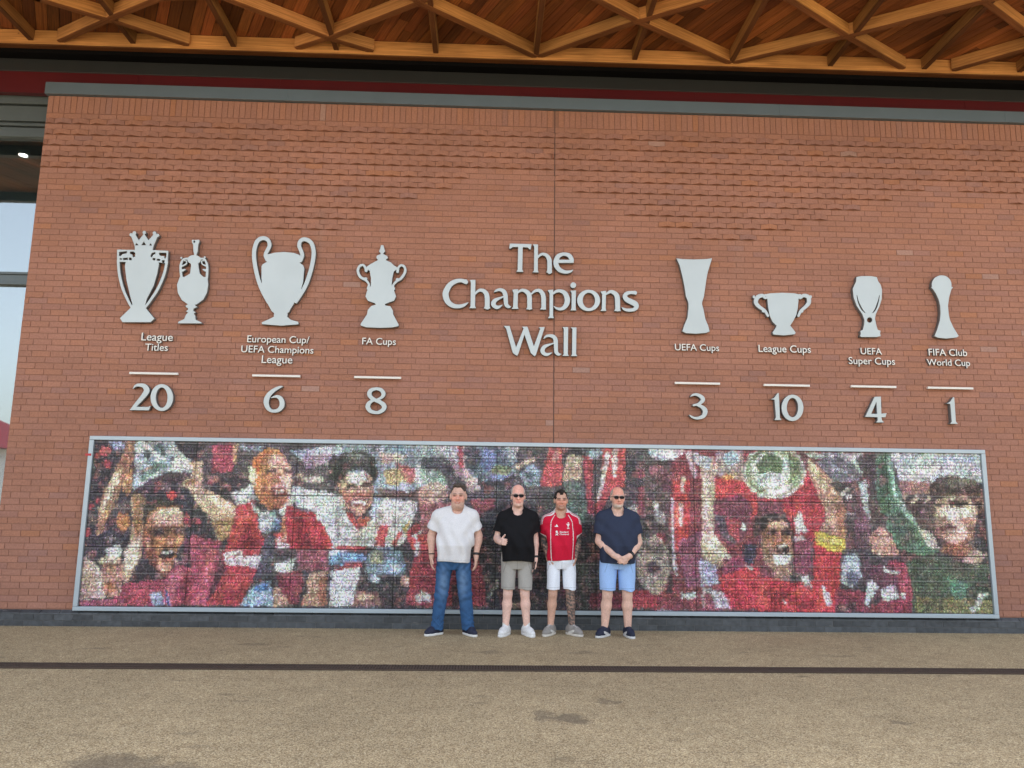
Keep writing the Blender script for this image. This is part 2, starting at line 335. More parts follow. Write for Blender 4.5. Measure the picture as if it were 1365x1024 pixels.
def build_canopy():
    root = empty('timber_canopy', (0, -2, 7.4), 'timber canopy of crossing beams under diagonal boards above the wall', 'canopy')
    YF, ZB, ZP = -2.6, 7.43, 7.605
    ang = math.radians(28); d = Vector((-math.sin(ang), math.cos(ang), 0)); n = Vector((d.y, -d.x, 0))
    xl, xr, yb = -11.5, 10.5, .55
    b = MB(); w = .135; grid = [(t0, xa, xb, ya, yc) for (xa, xb, ya, yc) in ((xl, xr, YF, yb), (xl, -6.45, -4.7, YF-.07)) for t0 in np.arange(-14, 16, w)]
    for t, xa, xb, ya, yc in grid:                        # boards clipped to the canopy outline
        def clip(o):                      # line o + s*d inside the rectangle
            s0, s1 = -99, 99
            for pv, dv, lo, hi in ((o.x, d.x, xa, xb), (o.y, d.y, ya, yc)):
                a1, a2 = (lo-pv)/dv, (hi-pv)/dv
                if a1 > a2: a1, a2 = a2, a1
                s0, s1 = max(s0, a1), min(s1, a2)
            return s0, s1
        o1, o2 = n*t, n*(t+w-.007); c1, c2 = clip(o1), clip(o2)
        s0, s1 = max(c1[0], c2[0]), min(c1[1], c2[1])
        if s1-s0 < .05: continue
        s = s0
        while s < s1:
            e = min(s1, s+random.uniform(1.6, 4.2)); k = random.choice([.45, .6, .75, .9, 1.0, 1.15, 1.45]); dz = random.uniform(0, .004)
            c = (k*random.uniform(.95, 1.05), k*random.uniform(.9, 1.02), k*random.uniform(.8, 1.0))
            p = [o1+d*s, o1+d*(e-.004), o2+d*(e-.004), o2+d*s]
            v = [(q.x, q.y, ZP+dz) for q in p]+[(q.x, q.y, ZP+.03) for q in p]
            b.add(v, [(0,1,2,3),(4,7,6,5),(0,4,5,1),(1,5,6,2),(2,6,7,3),(3,7,4,0)], 0, c); s = e
    set_uv(b.build('board_soffit', M['plank'], root, colors=True), d, n)
    b = MB(); b.box(xl, xr, YF, yb, ZP+.035, ZP+.2); b.box(-40, 45, yb+.06, 16, ZP+.035, 9.6); b.box(xl, -6.45, -4.7, YF-.002, ZP+.035, ZP+.2); b.build('roof_deck_and_sun_block', M['darkgrey'], root)  # the large rear box is unseen, added to block sun from the forecourt
    b = MB(); b.box(xl, xr, -.01, .06, ZB-.03, ZP-.004, 0, (1.05, 1.0, .95)); set_uv(b.build('edge_beam', M['beam'], root, .004, True), (1, 0, 0), (0, 1, 0))
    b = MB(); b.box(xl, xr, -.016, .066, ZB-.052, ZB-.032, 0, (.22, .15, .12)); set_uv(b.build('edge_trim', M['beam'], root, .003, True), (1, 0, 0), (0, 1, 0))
    b = MB(); b.box(xl, xr, YF-.06, YF+.06, ZB-.01, ZP+.24); b.box(xl, -6.45, -4.76, -4.64, ZB-.01, ZP+.24); b.build('front_fascia', M['darkgrey'], root, .004)
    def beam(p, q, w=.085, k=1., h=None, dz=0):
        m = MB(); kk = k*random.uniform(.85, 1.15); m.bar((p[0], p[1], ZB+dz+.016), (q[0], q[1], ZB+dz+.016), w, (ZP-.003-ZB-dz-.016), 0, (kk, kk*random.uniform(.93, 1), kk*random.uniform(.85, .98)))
        m.bar((p[0], p[1], ZB+dz), (q[0], q[1], ZB+dz), w*.86, .0158, 0, (kk*.36, kk*.26, kk*.24))      # moulded strip along the underside, its shade put into the colour
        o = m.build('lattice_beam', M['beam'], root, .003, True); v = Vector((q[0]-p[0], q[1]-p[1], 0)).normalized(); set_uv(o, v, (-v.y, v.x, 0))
    px = [-8.8, -7.46, -6.12, -4.79, -3.47, -2.11, -.78, .57, 1.91, 3.23, 4.6, 5.91, 7.25, 8.6]
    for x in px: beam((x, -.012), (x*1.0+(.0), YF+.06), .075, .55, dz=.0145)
    # diagonal lattice: zig-zags between the purlins, traced run by run
    dg = [((-5.75, -.012), (-4.88, -.51)), ((-4.88, -.51), (-4.05, -.95)), ((-5.55, -.88), (-4.88, -.51)), ((-4.88, -.51), (-4.06, -.012)), ((-6.7, -.012), (-7.6, -.6)),
          ((-3.3, -1.02), (-2.16, -.27)), ((-2.16, -.27), (-1.62, -.012)), ((-2.64, -.012), (-2.16, -.27)), ((-2.16, -.27), (-.91, -1.04)),
          ((-.91, -1.04), (.57, -.012)), ((.60, -.012), (1.79, -.83)), ((1.79, -.83), (2.68, -1.32)), ((1.1, -1.28), (1.79, -.83)), ((1.79, -.83), (3.22, -.012)),
          ((3.26, -.012), (4.52, -.67)), ((4.52, -.67), (5.81, -1.42)), ((3.45, -1.36), (4.52, -.67)), ((4.52, -.67), (5.62, -.012)), ((6.3, -.012), (7.3, -.8)), ((5.81, -1.42), (6.75, -.85)), ((6.75, -.85), (8.2, -.012))]
    # and its continuation towards the open front
    dg += [((-4.05, -.95), (-3.3, -1.02)), ((-.91, -1.04), (-.2, -1.75)), ((-.91, -1.04), (-1.65, -1.75)), ((2.68, -1.32), (3.9, -2.0)), ((1.1, -1.28), (-.2, -2.1)), ((5.81, -1.42), (7.1, -2.1)), ((3.45, -1.36), (2.4, -2.1)), ((-3.3, -1.02), (-4.5, -1.8)), ((-5.55, -.88), (-6.8, -1.7))]
    for i in range(-6, 7):
        x = i*1.335+.57; y0 = -2.1 if i % 2 else -3.3; y1 = -3.3 if i % 2 else -2.1
        dg += [((x, y0), (x+1.335, y1)), ((x, y0-1.2 if i % 2 else y0), (x+1.335, y1-1.2 if i % 2 == 0 and False else y1))] if False else [((x, y0), (x+1.335, y1))]
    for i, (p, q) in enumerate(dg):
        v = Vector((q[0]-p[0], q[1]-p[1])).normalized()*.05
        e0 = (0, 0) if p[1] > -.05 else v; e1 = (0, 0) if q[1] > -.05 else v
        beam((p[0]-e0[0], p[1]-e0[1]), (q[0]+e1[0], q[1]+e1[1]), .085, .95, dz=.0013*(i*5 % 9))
    return root
build_canopy()

def downlight(x, y):
    r = empty('downlight', (x, y, 7.36), 'lit round downlight under the canopy, mirrored in the glazing', 'lamp')
    b = MB(); b.tube([(x, y, 7.43), (x, y, 7.36)], .09, 20); b.build('housing', M['darkgrey'], r)
    m = Mat('lit_lens'); m.b.inputs['Emission Color'].default_value = (1, .9, .75, 1); m.b.inputs['Emission Strength'].default_value = 6; m.color((1, 1, 1))
    b = MB(); b.tube([(x, y, 7.362), (x, y, 7.352)], .065, 20); b.build('lens', m.m, r)
downlight(-8.15, -2.4)

def build_drain():
    root = empty('drain_channel', (0, -2.2, 0), 'long rusty slotted drain channel crossing the gravel in front of the men', 'drain')
    b = MB(); b.box(-11, 11, -2.285, -2.115, .0035, .0045); b.build('pit', M['drainpit'], root)
    b = MB(); b.box(-11, 11, -2.12, -2.10, .001, .014); b.box(-11, 11, -2.30, -2.28, .001, .014); b.build('frame', M['drain'], root)
    b = MB(); x = -7.
    while x < 7.5: b.box(x, x+.016, -2.28, -2.12, .0046, .012); x += .026
    b.box(-7, 7.5, -2.206, -2.194, .0046, .0125)
    b.build('grating', M['drain'], root)
build_drain()

def build_kiosk():
    r = empty('kiosk', (-21, -22, 0), 'white kiosk with a red pitched roof mirrored in the glazing at far left', 'kiosk')
    b = MB(); b.box(-27.5, -19.5, -26, -20, 0, 3.4); b.build('wall', plain('white_render', (.7, .7, .72), .8), r)
    b = MB(); b.add([(-28, -26.5, 3.4), (-19, -26.5, 3.4), (-19, -19.5, 3.4), (-28, -19.5, 3.4), (-26.5, -23, 4.8), (-21.2, -23, 4.8)], [(0,1,5,4),(1,2,5),(2,3,4,5),(3,0,4),(0,3,2,1)])
    b.build('roof', plain('red_roof', (.20, .012, .014), .6), r)
build_kiosk()

# ------------------------------------------------------------------ mosaic picture
MOSAIC = """77,69,73 -509,228 705,248 678,-26 -481,-33
61,56,66 -491,217 -342,219 -327,25 -477,24
212,96,92 -474,198 -465,211 -454,207 -458,201 -472,197
169,180,207 -458,216 -440,215 -437,206 -450,206
192,72,88 -452,189 -452,187 -453,186 -454,185 -456,184 -458,184 -460,185 -462,186 -463,187 -463,189 -463,190 -462,192 -461,193 -459,194 -457,194 -455,193 -453,192 -452,191
192,72,88 -468,137 -469,136 -469,136 -470,135 -471,135 -472,135 -474,135 -475,136 -476,136 -476,137 -476,138 -475,139 -474,140 -473,140 -472,140 -471,140 -469,139 -469,138
192,72,88 -462,145 -462,144 -462,143 -463,143 -464,142 -465,142 -466,143 -467,143 -467,144 -468,145 -468,146 -467,147 -466,148 -465,149 -464,149 -463,148 -462,147 -462,147
200,72,88 -469,109 -469,107 -470,105 -471,104 -472,103 -474,103 -475,104 -476,105 -477,107 -477,108 -477,110 -477,112 -476,113 -475,114 -473,114 -472,113 -471,112 -470,110
192,72,88 -354,125 -354,123 -355,121 -356,120 -357,119 -358,119 -359,120 -361,121 -361,123 -362,125 -362,127 -361,129 -360,131 -359,132 -358,132 -357,131 -355,129 -355,128
176,72,88 -340,121 -341,120 -341,119 -342,118 -343,118 -345,118 -346,118 -347,119 -348,120 -348,121 -348,123 -347,124 -346,125 -345,125 -344,125 -343,125 -342,124 -341,123
224,72,76 -372,153 -372,152 -373,150 -375,149 -377,148 -379,148 -381,149 -382,150 -383,151 -384,153 -384,155 -383,157 -381,158 -379,158 -377,158 -375,158 -374,157 -373,155
174,128,98 -437,217 -428,217 -427,193 -436,173 -445,140 -452,123 -455,107 -463,105 -463,133 -458,158 -449,177 -441,199
217,189,154 -449,179 -456,158 -462,133 -456,131 -449,156 -439,182
134,102,76 -436,173 -445,136 -452,115 -446,136 -431,184
180,194,192 -427,217 -381,218 -372,205 -358,194 -353,180 -382,179 -411,168 -424,157 -426,163 -422,182 -426,199
92,108,112 -407,202 -407,200 -408,199 -409,197 -410,197 -412,197 -413,197 -415,199 -416,200 -416,202 -416,204 -415,206 -414,207 -413,208 -411,208 -410,208 -408,206 -407,204
92,108,112 -394,210 -394,208 -395,206 -396,205 -398,204 -400,204 -402,205 -404,206 -405,208 -405,210 -405,211 -404,213 -403,214 -401,215 -399,215 -397,214 -395,213 -394,212
92,108,112 -386,212 -386,211 -386,209 -387,208 -387,207 -388,207 -389,208 -390,209 -390,210 -390,212 -390,214 -390,216 -390,217 -389,218 -388,218 -388,217 -387,216 -386,214
212,220,212 -362,190 -363,188 -365,186 -368,184 -372,184 -376,183 -381,184 -384,186 -386,188 -387,190 -387,192 -385,194 -382,196 -378,197 -373,197 -369,196 -366,195 -363,193
208,216,212 -412,212 -413,211 -414,209 -415,209 -417,208 -419,208 -422,208 -423,209 -425,210 -425,212 -425,213 -424,214 -422,215 -420,216 -418,216 -416,215 -414,214 -413,213
122,160,128 -419,169 -396,193 -391,189 -413,168
197,158,128 -418,181 -396,195 -395,190 -416,177
76,63,70 -424,157 -409,170 -382,181 -353,181 -355,175 -381,168 -410,157
221,189,158 -362,191 -346,193 -342,168 -337,156 -335,137 -346,145 -353,160 -368,164 -365,170 -353,175
198,143,102 -436,176 -427,184 -426,161 -430,150 -437,161
198,166,136 -426,155 -412,142 -407,107 -408,83 -417,58 -424,48 -432,62 -422,91 -421,124
140,112,80 -425,155 -413,153 -406,140 -420,136
208,136,80 -424,121 -425,118 -426,114 -427,112 -430,110 -433,110 -435,112 -438,114 -439,117 -440,121 -440,125 -439,129 -437,131 -435,133 -432,133 -429,131 -427,129 -425,125
84,72,76 -424,138 -424,135 -425,133 -428,131 -430,130 -434,130 -437,131 -439,133 -441,135 -442,138 -442,141 -440,143 -438,145 -435,146 -432,146 -429,145 -426,143 -424,141
213,162,132 -406,134 -392,141 -367,141 -362,126 -360,108 -365,91 -371,67 -380,60 -390,67 -393,81 -405,107
64,54,47 -410,136 -396,147 -371,144 -364,139 -379,139 -401,132 -407,115
166,173,154 -392,146 -375,146 -379,142 -392,142
140,90,70 -409,120 -399,107 -392,91 -390,79 -401,79 -409,99
176,110,76 -371,97 -371,95 -372,93 -373,92 -375,91 -377,91 -379,92 -380,93 -381,95 -382,97 -381,99 -381,101 -379,103 -378,103 -376,103 -374,103 -373,101 -372,99
54,44,48 -370,83 -370,82 -371,80 -374,79 -376,78 -379,78 -382,79 -385,80 -386,81 -387,83 -387,85 -385,87 -383,88 -380,89 -377,89 -374,88 -372,87 -370,85
216,208,196 -384,80 -370,81 -372,78 -382,78
224,160,112 -370,69 -370,67 -372,65 -374,63 -377,62 -380,62 -383,63 -386,64 -388,67 -388,69 -388,71 -387,74 -384,75 -381,76 -378,76 -375,75 -373,74 -371,72
60,48,54 -411,74 -391,67 -382,52 -400,48 -411,58
176,72,88 -424,48 -404,52 -380,54 -365,71 -344,67 -330,71 -327,25 -443,24
200,104,120 -380,50 -365,67 -354,67 -369,26 -378,26
168,180,208 -395,38 -381,40 -376,25 -388,25
74,90,144 -377,42 -373,42 -369,25 -373,25
124,48,64 -356,63 -349,47 -351,25 -356,39
224,176,176 -369,77 -357,75 -365,71
106,56,72 -359,100 -333,108 -330,71 -359,73
160,72,88 -342,102 -342,100 -343,99 -344,98 -346,97 -347,97 -349,98 -350,99 -351,100 -351,102 -351,103 -351,105 -349,106 -348,106 -346,106 -345,106 -344,105 -343,103
217,195,179 -477,82 -457,70 -447,52 -445,32 -476,31 -476,58
205,151,132 -454,78 -432,80 -427,58 -429,34 -443,34 -449,52
221,224,218 -431,86 -431,84 -433,82 -435,80 -438,79 -441,79 -444,80 -447,82 -449,84 -450,86 -449,89 -448,91 -446,93 -443,93 -439,93 -436,93 -434,91 -432,89
140,92,76 -449,71 -433,71 -432,68 -449,68
200,120,92 -433,44 -434,42 -435,40 -437,39 -439,38 -442,38 -445,39 -447,40 -449,42 -450,44 -449,46 -448,48 -446,49 -443,50 -441,50 -438,49 -436,48 -434,46
108,68,60 -445,51 -433,51 -435,48 -444,48
72,64,74 -476,98 -438,107 -429,95 -449,90 -458,78 -475,84
156,74,96 -478,30 -423,31 -422,23 -477,23
86,76,82 -347,217 -196,220 -193,158 -341,137
60,54,60 -344,175 -289,178 -288,157 -330,156
176,72,92 -335,215 -307,217 -304,199 -308,181 -334,181 -333,200
198,151,119 -309,217 -304,214 -304,190 -308,194
180,188,204 -240,208 -196,215 -195,194 -227,198
136,144,160 -302,216 -270,214 -274,208 -300,207
201,164,140 -198,178 -199,176 -202,175 -206,174 -212,173 -218,173 -223,174 -228,174 -231,176 -232,177 -231,179 -228,180 -224,182 -218,182 -212,182 -207,182 -202,181 -199,179
124,92,88 -238,174 -194,171 -193,162 -229,166
213,181,149 -357,189 -345,194 -343,177 -345,162 -323,154 -304,144 -295,131 -297,117 -309,104 -319,100 -327,121 -341,137 -355,154
237,207,179 -336,153 -312,147 -301,135 -315,133
160,120,80 -327,121 -311,127 -297,127 -301,108 -316,99
192,60,68 -299,142 -279,148 -268,109 -263,101 -268,88 -271,66 -287,25 -330,25 -319,67 -308,96
216,76,68 -295,136 -280,142 -270,107 -281,92 -300,96
176,76,96 -351,104 -315,100 -316,80 -328,26 -344,25
200,96,108 -331,92 -318,90 -329,39 -332,27 -335,59
90,48,64 -314,82 -307,67 -319,39 -328,25 -325,43
205,208,204 -309,156 -284,167 -277,148 -299,142
224,216,216 -312,82 -287,90 -289,82 -266,83 -271,69 -307,72
184,64,72 -301,82 -293,84 -297,80 -307,78
216,140,84 -239,176 -239,164 -243,153 -248,145 -255,141 -263,141 -271,145 -277,153 -282,164 -284,176 -284,188 -281,199 -275,207 -268,211 -260,211 -252,207 -245,199 -241,188
216,116,60 -284,197 -270,208 -257,209 -271,195 -275,174 -272,157 -282,169
220,202,184 -289,188 -280,188 -278,165 -287,171
209,162,149 -265,193 -240,191 -235,172 -237,147 -251,142 -257,168
108,82,72 -266,185 -256,186 -256,182 -266,181
108,82,72 -247,186 -236,185 -235,181 -247,182
184,120,88 -255,182 -250,182 -246,168 -255,167
168,104,92 -260,164 -241,165 -237,154 -257,155
232,220,208 -256,161 -242,162 -244,158 -254,157
192,112,72 -273,153 -261,137 -240,140 -249,144 -264,151
224,224,220 -282,146 -269,134 -261,136 -261,132 -271,129 -281,140
224,224,220 -250,136 -235,149 -232,144 -244,130
184,200,200 -273,127 -255,136 -248,122 -259,109 -271,111
120,152,184 -247,121 -247,118 -247,116 -249,115 -250,114 -252,114 -254,115 -255,116 -257,118 -257,120 -257,123 -256,125 -255,126 -253,127 -251,127 -249,126 -248,125 -247,123
180,44,56 -241,143 -219,137 -202,133 -191,114 -190,91 -233,91 -252,97 -243,117
204,68,68 -253,109 -234,109 -235,93 -250,91
212,216,220 -233,166 -210,160 -206,135 -228,143 -237,149
184,52,64 -214,158 -208,161 -202,139 -191,118 -196,120 -209,143
212,214,210 -208,160 -193,160 -191,120 -202,139
148,80,94 -225,91 -190,91 -189,67 -221,66
216,212,214 -251,73 -224,81 -232,62 -248,64
216,200,200 -250,99 -234,97 -235,91 -250,91
208,140,96 -245,128 -240,128 -238,101 -244,99
84,80,92 -265,105 -253,107 -253,80 -254,60 -268,54 -271,66 -266,84
70,67,76 -219,64 -210,64 -207,46 -217,26 -223,26
140,60,72 -248,62 -219,66 -214,50 -221,26 -234,28 -243,44
168,188,212 -272,49 -254,54 -248,25 -289,25
76,120,176 -270,49 -256,52 -257,41 -274,41
205,162,136 -249,48 -238,40 -229,26 -248,25
209,170,149 -210,63 -188,63 -186,26 -215,26
176,104,72 -213,36 -187,42 -186,26 -217,26
152,164,176 -185,218 -59,220 -57,158 -131,157 -179,186
200,208,216 -204,215 -177,216 -180,205 -204,204
160,140,152 -223,204 -189,205 -194,188 -222,187
92,84,88 -222,186 -195,192 -179,173 -191,160 -221,164
192,176,164 -196,175 -197,173 -199,172 -202,171 -206,170 -210,170 -215,170 -218,171 -220,173 -221,174 -221,176 -218,177 -215,179 -211,179 -207,179 -202,179 -199,178 -197,176
194,170,115 -126,186 -96,191 -89,172 -110,167 -121,169
176,96,96 -112,197 -85,187 -83,174 -96,172
208,212,208 -88,196 -68,187 -72,174 -85,170
216,200,176 -133,208 -95,206 -103,197 -126,195
212,220,236 -93,167 -94,165 -95,163 -96,161 -98,161 -101,161 -103,161 -104,163 -106,164 -106,166 -106,168 -105,170 -103,172 -101,172 -99,172 -97,172 -95,170 -94,169
76,92,96 -144,211 -134,218 -138,209
76,92,96 -129,207 -119,219 -123,208
108,80,72 -132,165 -93,161 -58,177 -57,168 -84,156 -127,152
220,220,214 -221,162 -208,160 -174,156 -166,127 -151,114 -134,129 -127,152 -84,149 -84,138 -99,98 -118,94 -183,93 -206,135
184,180,172 -188,139 -168,123 -153,110 -167,102 -180,110
192,188,180 -134,123 -126,140 -110,144 -117,127 -134,110
209,154,136 -178,177 -141,182 -136,165 -138,148 -147,133 -156,131 -169,141 -175,158
228,220,204 -171,181 -147,185 -146,173 -168,171
205,151,119 -180,175 -174,177 -173,156 -178,158
108,82,72 -168,168 -156,169 -156,165 -168,165
108,82,72 -152,169 -140,171 -140,167 -152,166
184,124,108 -157,168 -152,168 -150,157 -158,157
192,132,112 -174,160 -159,158 -161,151 -172,152
192,132,112 -148,160 -137,161 -141,152 -148,152
140,88,80 -167,150 -142,152 -143,143 -162,143
232,224,216 -164,149 -144,150 -146,146 -162,145
74,72,68 -192,190 -176,207 -153,211 -137,203 -132,180 -136,167 -141,180 -152,188 -169,184 -175,169 -185,173 -194,173
108,108,104 -174,203 -155,206 -141,197 -159,197
184,68,56 -173,141 -158,129 -151,113 -164,125
200,96,76 -155,129 -139,129 -144,117 -153,119
180,188,212 -135,154 -127,152 -132,127 -141,133
196,58,64 -134,96 -128,119 -119,121 -118,134 -114,132 -117,115 -120,96
196,58,64 -114,97 -103,115 -99,112 -108,96
192,160,80 -100,115 -92,128 -90,126 -96,110
180,44,56 -219,137 -206,132 -191,114 -183,93 -217,91
200,68,60 -195,118 -184,102 -182,91 -189,91
140,44,56 -218,109 -205,114 -192,93 -217,91
192,64,72 -179,96 -141,96 -145,90 -177,90
148,80,94 -217,91 -189,91 -187,67 -215,66
220,224,228 -188,89 -175,89 -174,83 -187,81
122,164,208 -187,83 -175,87 -141,86 -145,78 -172,73 -184,73
168,72,80 -180,66 -166,77 -147,77 -147,71 -175,63
216,218,220 -184,65 -147,71 -157,26 -183,26
205,160,132 -211,62 -188,65 -186,26 -213,26
168,108,80 -196,60 -188,62 -186,26 -196,26
70,66,74 -215,64 -210,64 -210,40 -213,36
128,144,160 -95,74 -96,66 -100,59 -106,54 -113,51 -122,51 -129,54 -136,59 -140,65 -142,73 -141,81 -137,88 -131,93 -123,96 -115,96 -107,93 -101,88 -97,81
160,192,224 -96,71 -97,67 -99,65 -102,63 -106,61 -111,61 -115,62 -119,64 -121,67 -122,70 -121,73 -119,76 -116,78 -111,80 -107,80 -103,78 -99,76 -97,74
150,158,119 -121,83 -121,80 -123,77 -125,75 -127,74 -130,74 -133,75 -135,77 -137,80 -138,82 -137,85 -136,88 -134,90 -131,91 -128,91 -125,90 -123,88 -122,85
76,72,76 -94,51 -95,47 -99,43 -106,40 -114,39 -122,39 -131,40 -137,43 -142,47 -144,51 -142,55 -138,59 -132,61 -123,63 -115,63 -106,62 -100,59 -95,55
184,196,208 -125,57 -125,56 -126,54 -128,53 -130,53 -132,53 -134,53 -136,54 -137,55 -138,57 -137,58 -136,59 -135,60 -133,61 -130,61 -128,60 -127,60 -126,58
158,113,102 -152,44 -127,41 -122,27 -157,26
216,192,160 -131,37 -131,35 -133,34 -136,33 -139,33 -143,33 -146,33 -149,34 -151,35 -151,36 -151,38 -149,39 -146,40 -143,40 -139,40 -136,40 -133,39 -131,38
68,60,60 -124,41 -95,45 -97,27 -124,27
198,151,136 -89,55 -90,53 -91,51 -92,49 -94,48 -95,48 -97,49 -99,51 -100,53 -100,55 -100,58 -99,60 -98,61 -96,62 -94,62 -92,61 -91,60 -90,58
194,139,128 -82,159 -68,170 -58,172 -56,124 -66,111 -79,128
216,184,152 -56,162 -56,159 -58,156 -61,154 -64,153 -68,153 -72,154 -74,156 -76,159 -77,162 -77,164 -75,167 -72,169 -69,170 -65,170 -61,169 -58,167 -57,165
176,64,72 -96,111 -83,124 -66,111 -56,111 -54,41 -89,41 -90,65 -82,86
204,60,56 -68,99 -68,96 -70,93 -73,91 -76,89 -80,89 -83,90 -86,93 -88,95 -89,98 -88,102 -87,105 -84,107 -80,108 -77,108 -73,107 -70,105 -68,102
220,212,212 -89,109 -83,111 -75,117 -72,108 -81,111 -83,103
220,212,212 -84,101 -78,101 -79,86 -83,84
160,68,80 -91,45 -54,45 -53,27 -93,27
220,212,212 -81,39 -68,44 -60,35 -59,31 -68,28 -80,31
92,84,90 -65,222 85,224 85,126 -62,124
168,176,180 -82,217 -28,219 -30,199 -49,196 -81,202
76,76,80 -81,202 -53,206 -34,188 -48,179 -81,183
140,160,144 -81,189 -57,187 -46,170 -80,172
160,136,144 -47,207 -25,188 -27,175 -38,181
200,176,176 -30,209 -16,188 -7,165 -20,160 -29,184
176,72,80 -37,218 -30,218 -27,190 -33,192
108,120,136 37,201 36,191 30,183 21,177 11,174 0,174 -11,177 -20,183 -25,190 -27,200 -26,209 -20,217 -12,223 -1,227 10,227 21,224 30,218 35,210
116,132,176 11,201 11,197 9,193 6,190 3,188 -1,188 -5,190 -8,193 -9,197 -10,201 -10,205 -8,209 -5,212 -2,214 2,214 6,212 9,210 11,206
132,148,192 29,182 28,181 26,179 23,178 18,177 14,177 10,178 6,179 4,180 3,182 4,183 6,185 9,186 14,187 18,187 22,186 26,185 28,184
136,148,108 31,189 30,187 28,185 25,183 20,183 16,183 12,183 8,184 6,186 5,188 6,190 8,192 12,194 16,194 20,194 24,194 28,193 30,191
68,74,84 -7,203 -8,198 -9,193 -12,190 -15,188 -18,188 -21,190 -24,193 -26,198 -26,203 -26,208 -24,213 -22,216 -19,218 -15,218 -12,216 -9,213 -8,208
180,188,192 13,219 22,214 33,202 37,182 35,182 30,199 20,211 11,218
62,62,68 -5,174 31,177 31,165 -1,160
184,192,200 21,219 41,219 35,200 31,204
216,184,160 35,195 57,206 61,202 38,188
168,192,204 40,185 57,196 70,187 70,170 49,170
76,96,104 48,186 59,184 57,179 48,180
76,96,104 51,174 66,177 68,172 53,171
68,72,76 48,213 74,217 79,196 68,191 62,207 48,204
200,88,80 79,217 85,218 85,164 68,174 70,187
198,158,145 -44,161 -45,157 -48,153 -53,150 -59,149 -66,149 -72,150 -77,153 -81,156 -82,160 -81,165 -78,168 -73,171 -67,173 -60,173 -54,171 -48,169 -45,165
168,100,104 -80,145 -41,149 -42,112 -78,111
184,80,72 -78,111 -66,113 -65,93 -78,92
160,80,88 -20,152 10,154 10,139 -7,131 -15,141
60,60,66 -6,137 32,150 85,142 85,27 -4,27
86,86,90 11,112 41,112 41,83 11,79
148,60,70 -78,90 -5,79 4,27 -76,26
60,52,56 -39,52 -22,52 -21,26 -38,26
216,208,208 -76,43 -64,41 -63,31 -76,32
140,140,124 4,37 16,58 18,54 6,35
90,80,84 66,219 234,222 232,127 67,125
196,84,84 77,217 93,218 94,190 92,170 66,170 71,189
216,160,144 83,213 90,213 88,200 82,200
198,177,149 101,209 118,207 118,179 94,176 97,194
60,58,60 94,218 118,218 118,208 101,209 97,197
108,124,116 94,175 118,175 125,143 118,113 101,143
176,68,80 119,207 131,207 131,162 133,133 125,139 123,169
152,168,184 125,216 145,217 138,205 127,205
196,76,76 145,219 173,219 170,169 157,169 138,135 133,143 142,180
224,212,204 148,212 153,212 141,156 136,154
224,212,204 156,217 163,217 160,182 155,182
76,72,76 173,215 201,202 234,196 232,115 196,114 174,142
156,148,140 214,163 213,161 212,159 209,158 207,157 204,157 201,158 198,159 197,161 196,163 197,165 199,167 201,169 204,170 207,170 210,169 212,167 213,166
176,164,156 222,134 221,130 220,127 217,125 215,124 212,124 209,125 207,127 206,130 205,133 206,137 207,140 209,142 212,143 215,143 218,142 220,140 221,137
156,80,88 188,169 197,174 194,133 187,137
176,164,160 187,144 187,142 186,140 184,139 182,139 180,138 178,139 176,140 175,142 174,144 175,145 176,147 178,148 180,149 182,149 184,148 186,147 187,146
140,80,88 197,187 196,185 195,183 192,182 189,181 186,181 184,182 181,183 180,185 179,187 180,188 181,190 184,191 187,192 190,192 192,191 195,190 196,189
188,202,212 236,218 235,213 232,210 228,207 222,205 216,205 210,206 206,209 203,213 202,217 203,222 206,225 211,228 217,230 222,230 228,229 233,226 235,222
224,232,236 228,220 228,218 226,216 224,215 221,214 218,214 215,215 212,216 211,218 210,220 211,221 213,223 215,224 218,225 221,225 224,224 226,223 228,222
68,64,68 67,113 138,130 131,105 137,80 137,26 67,25
80,80,76 110,80 137,80 137,43 112,43
128,56,68 127,43 178,45 182,26 127,26
168,152,140 225,77 223,66 219,57 214,50 207,46 200,46 193,50 187,57 184,66 183,77 184,87 188,97 194,104 201,108 208,108 215,104 220,97 224,88
140,128,120 187,108 215,113 222,89 189,87
92,80,76 190,97 204,99 204,94 190,93
208,196,184 219,73 218,68 216,63 212,60 208,58 203,58 199,60 195,63 193,67 192,72 193,77 196,82 199,85 204,87 208,87 213,85 216,82 218,78
140,128,120 215,73 215,69 213,66 210,63 207,62 204,62 201,63 198,66 197,69 196,72 197,76 199,79 201,82 204,83 208,83 211,82 213,80 215,76
60,52,68 212,74 212,71 211,69 209,67 207,66 205,66 202,67 201,69 200,71 199,74 200,76 201,78 203,80 205,81 207,81 209,80 211,78 212,76
176,60,68 178,48 230,44 230,26 177,26
60,52,56 220,96 227,106 226,44 216,44
192,68,68 227,174 233,174 230,44 226,44
140,64,72 212,218 367,221 358,25 209,24
92,80,80 196,204 229,205 225,115 195,114
184,176,168 213,144 213,141 212,138 210,136 208,135 206,135 205,136 203,138 202,141 202,144 202,147 203,150 205,152 207,153 209,154 210,152 212,150 213,147
184,176,168 221,133 221,130 220,128 218,126 216,125 214,125 212,126 210,128 209,130 208,132 209,135 210,137 212,139 214,140 216,140 218,139 220,137 221,135
60,56,56 196,157 204,155 208,131 202,119 195,118
168,112,120 223,190 222,188 220,186 217,185 213,184 210,184 206,185 203,186 201,188 201,190 201,192 203,194 206,196 210,197 214,197 217,196 220,195 222,193
112,72,80 229,176 228,172 227,168 225,165 223,164 221,164 219,165 217,168 216,172 216,176 216,181 217,185 219,188 221,189 224,189 226,188 227,185 229,181
188,202,212 243,216 242,212 238,208 232,205 225,204 218,204 211,205 206,207 202,211 201,215 202,219 206,223 212,226 219,227 226,227 233,226 238,223 242,220
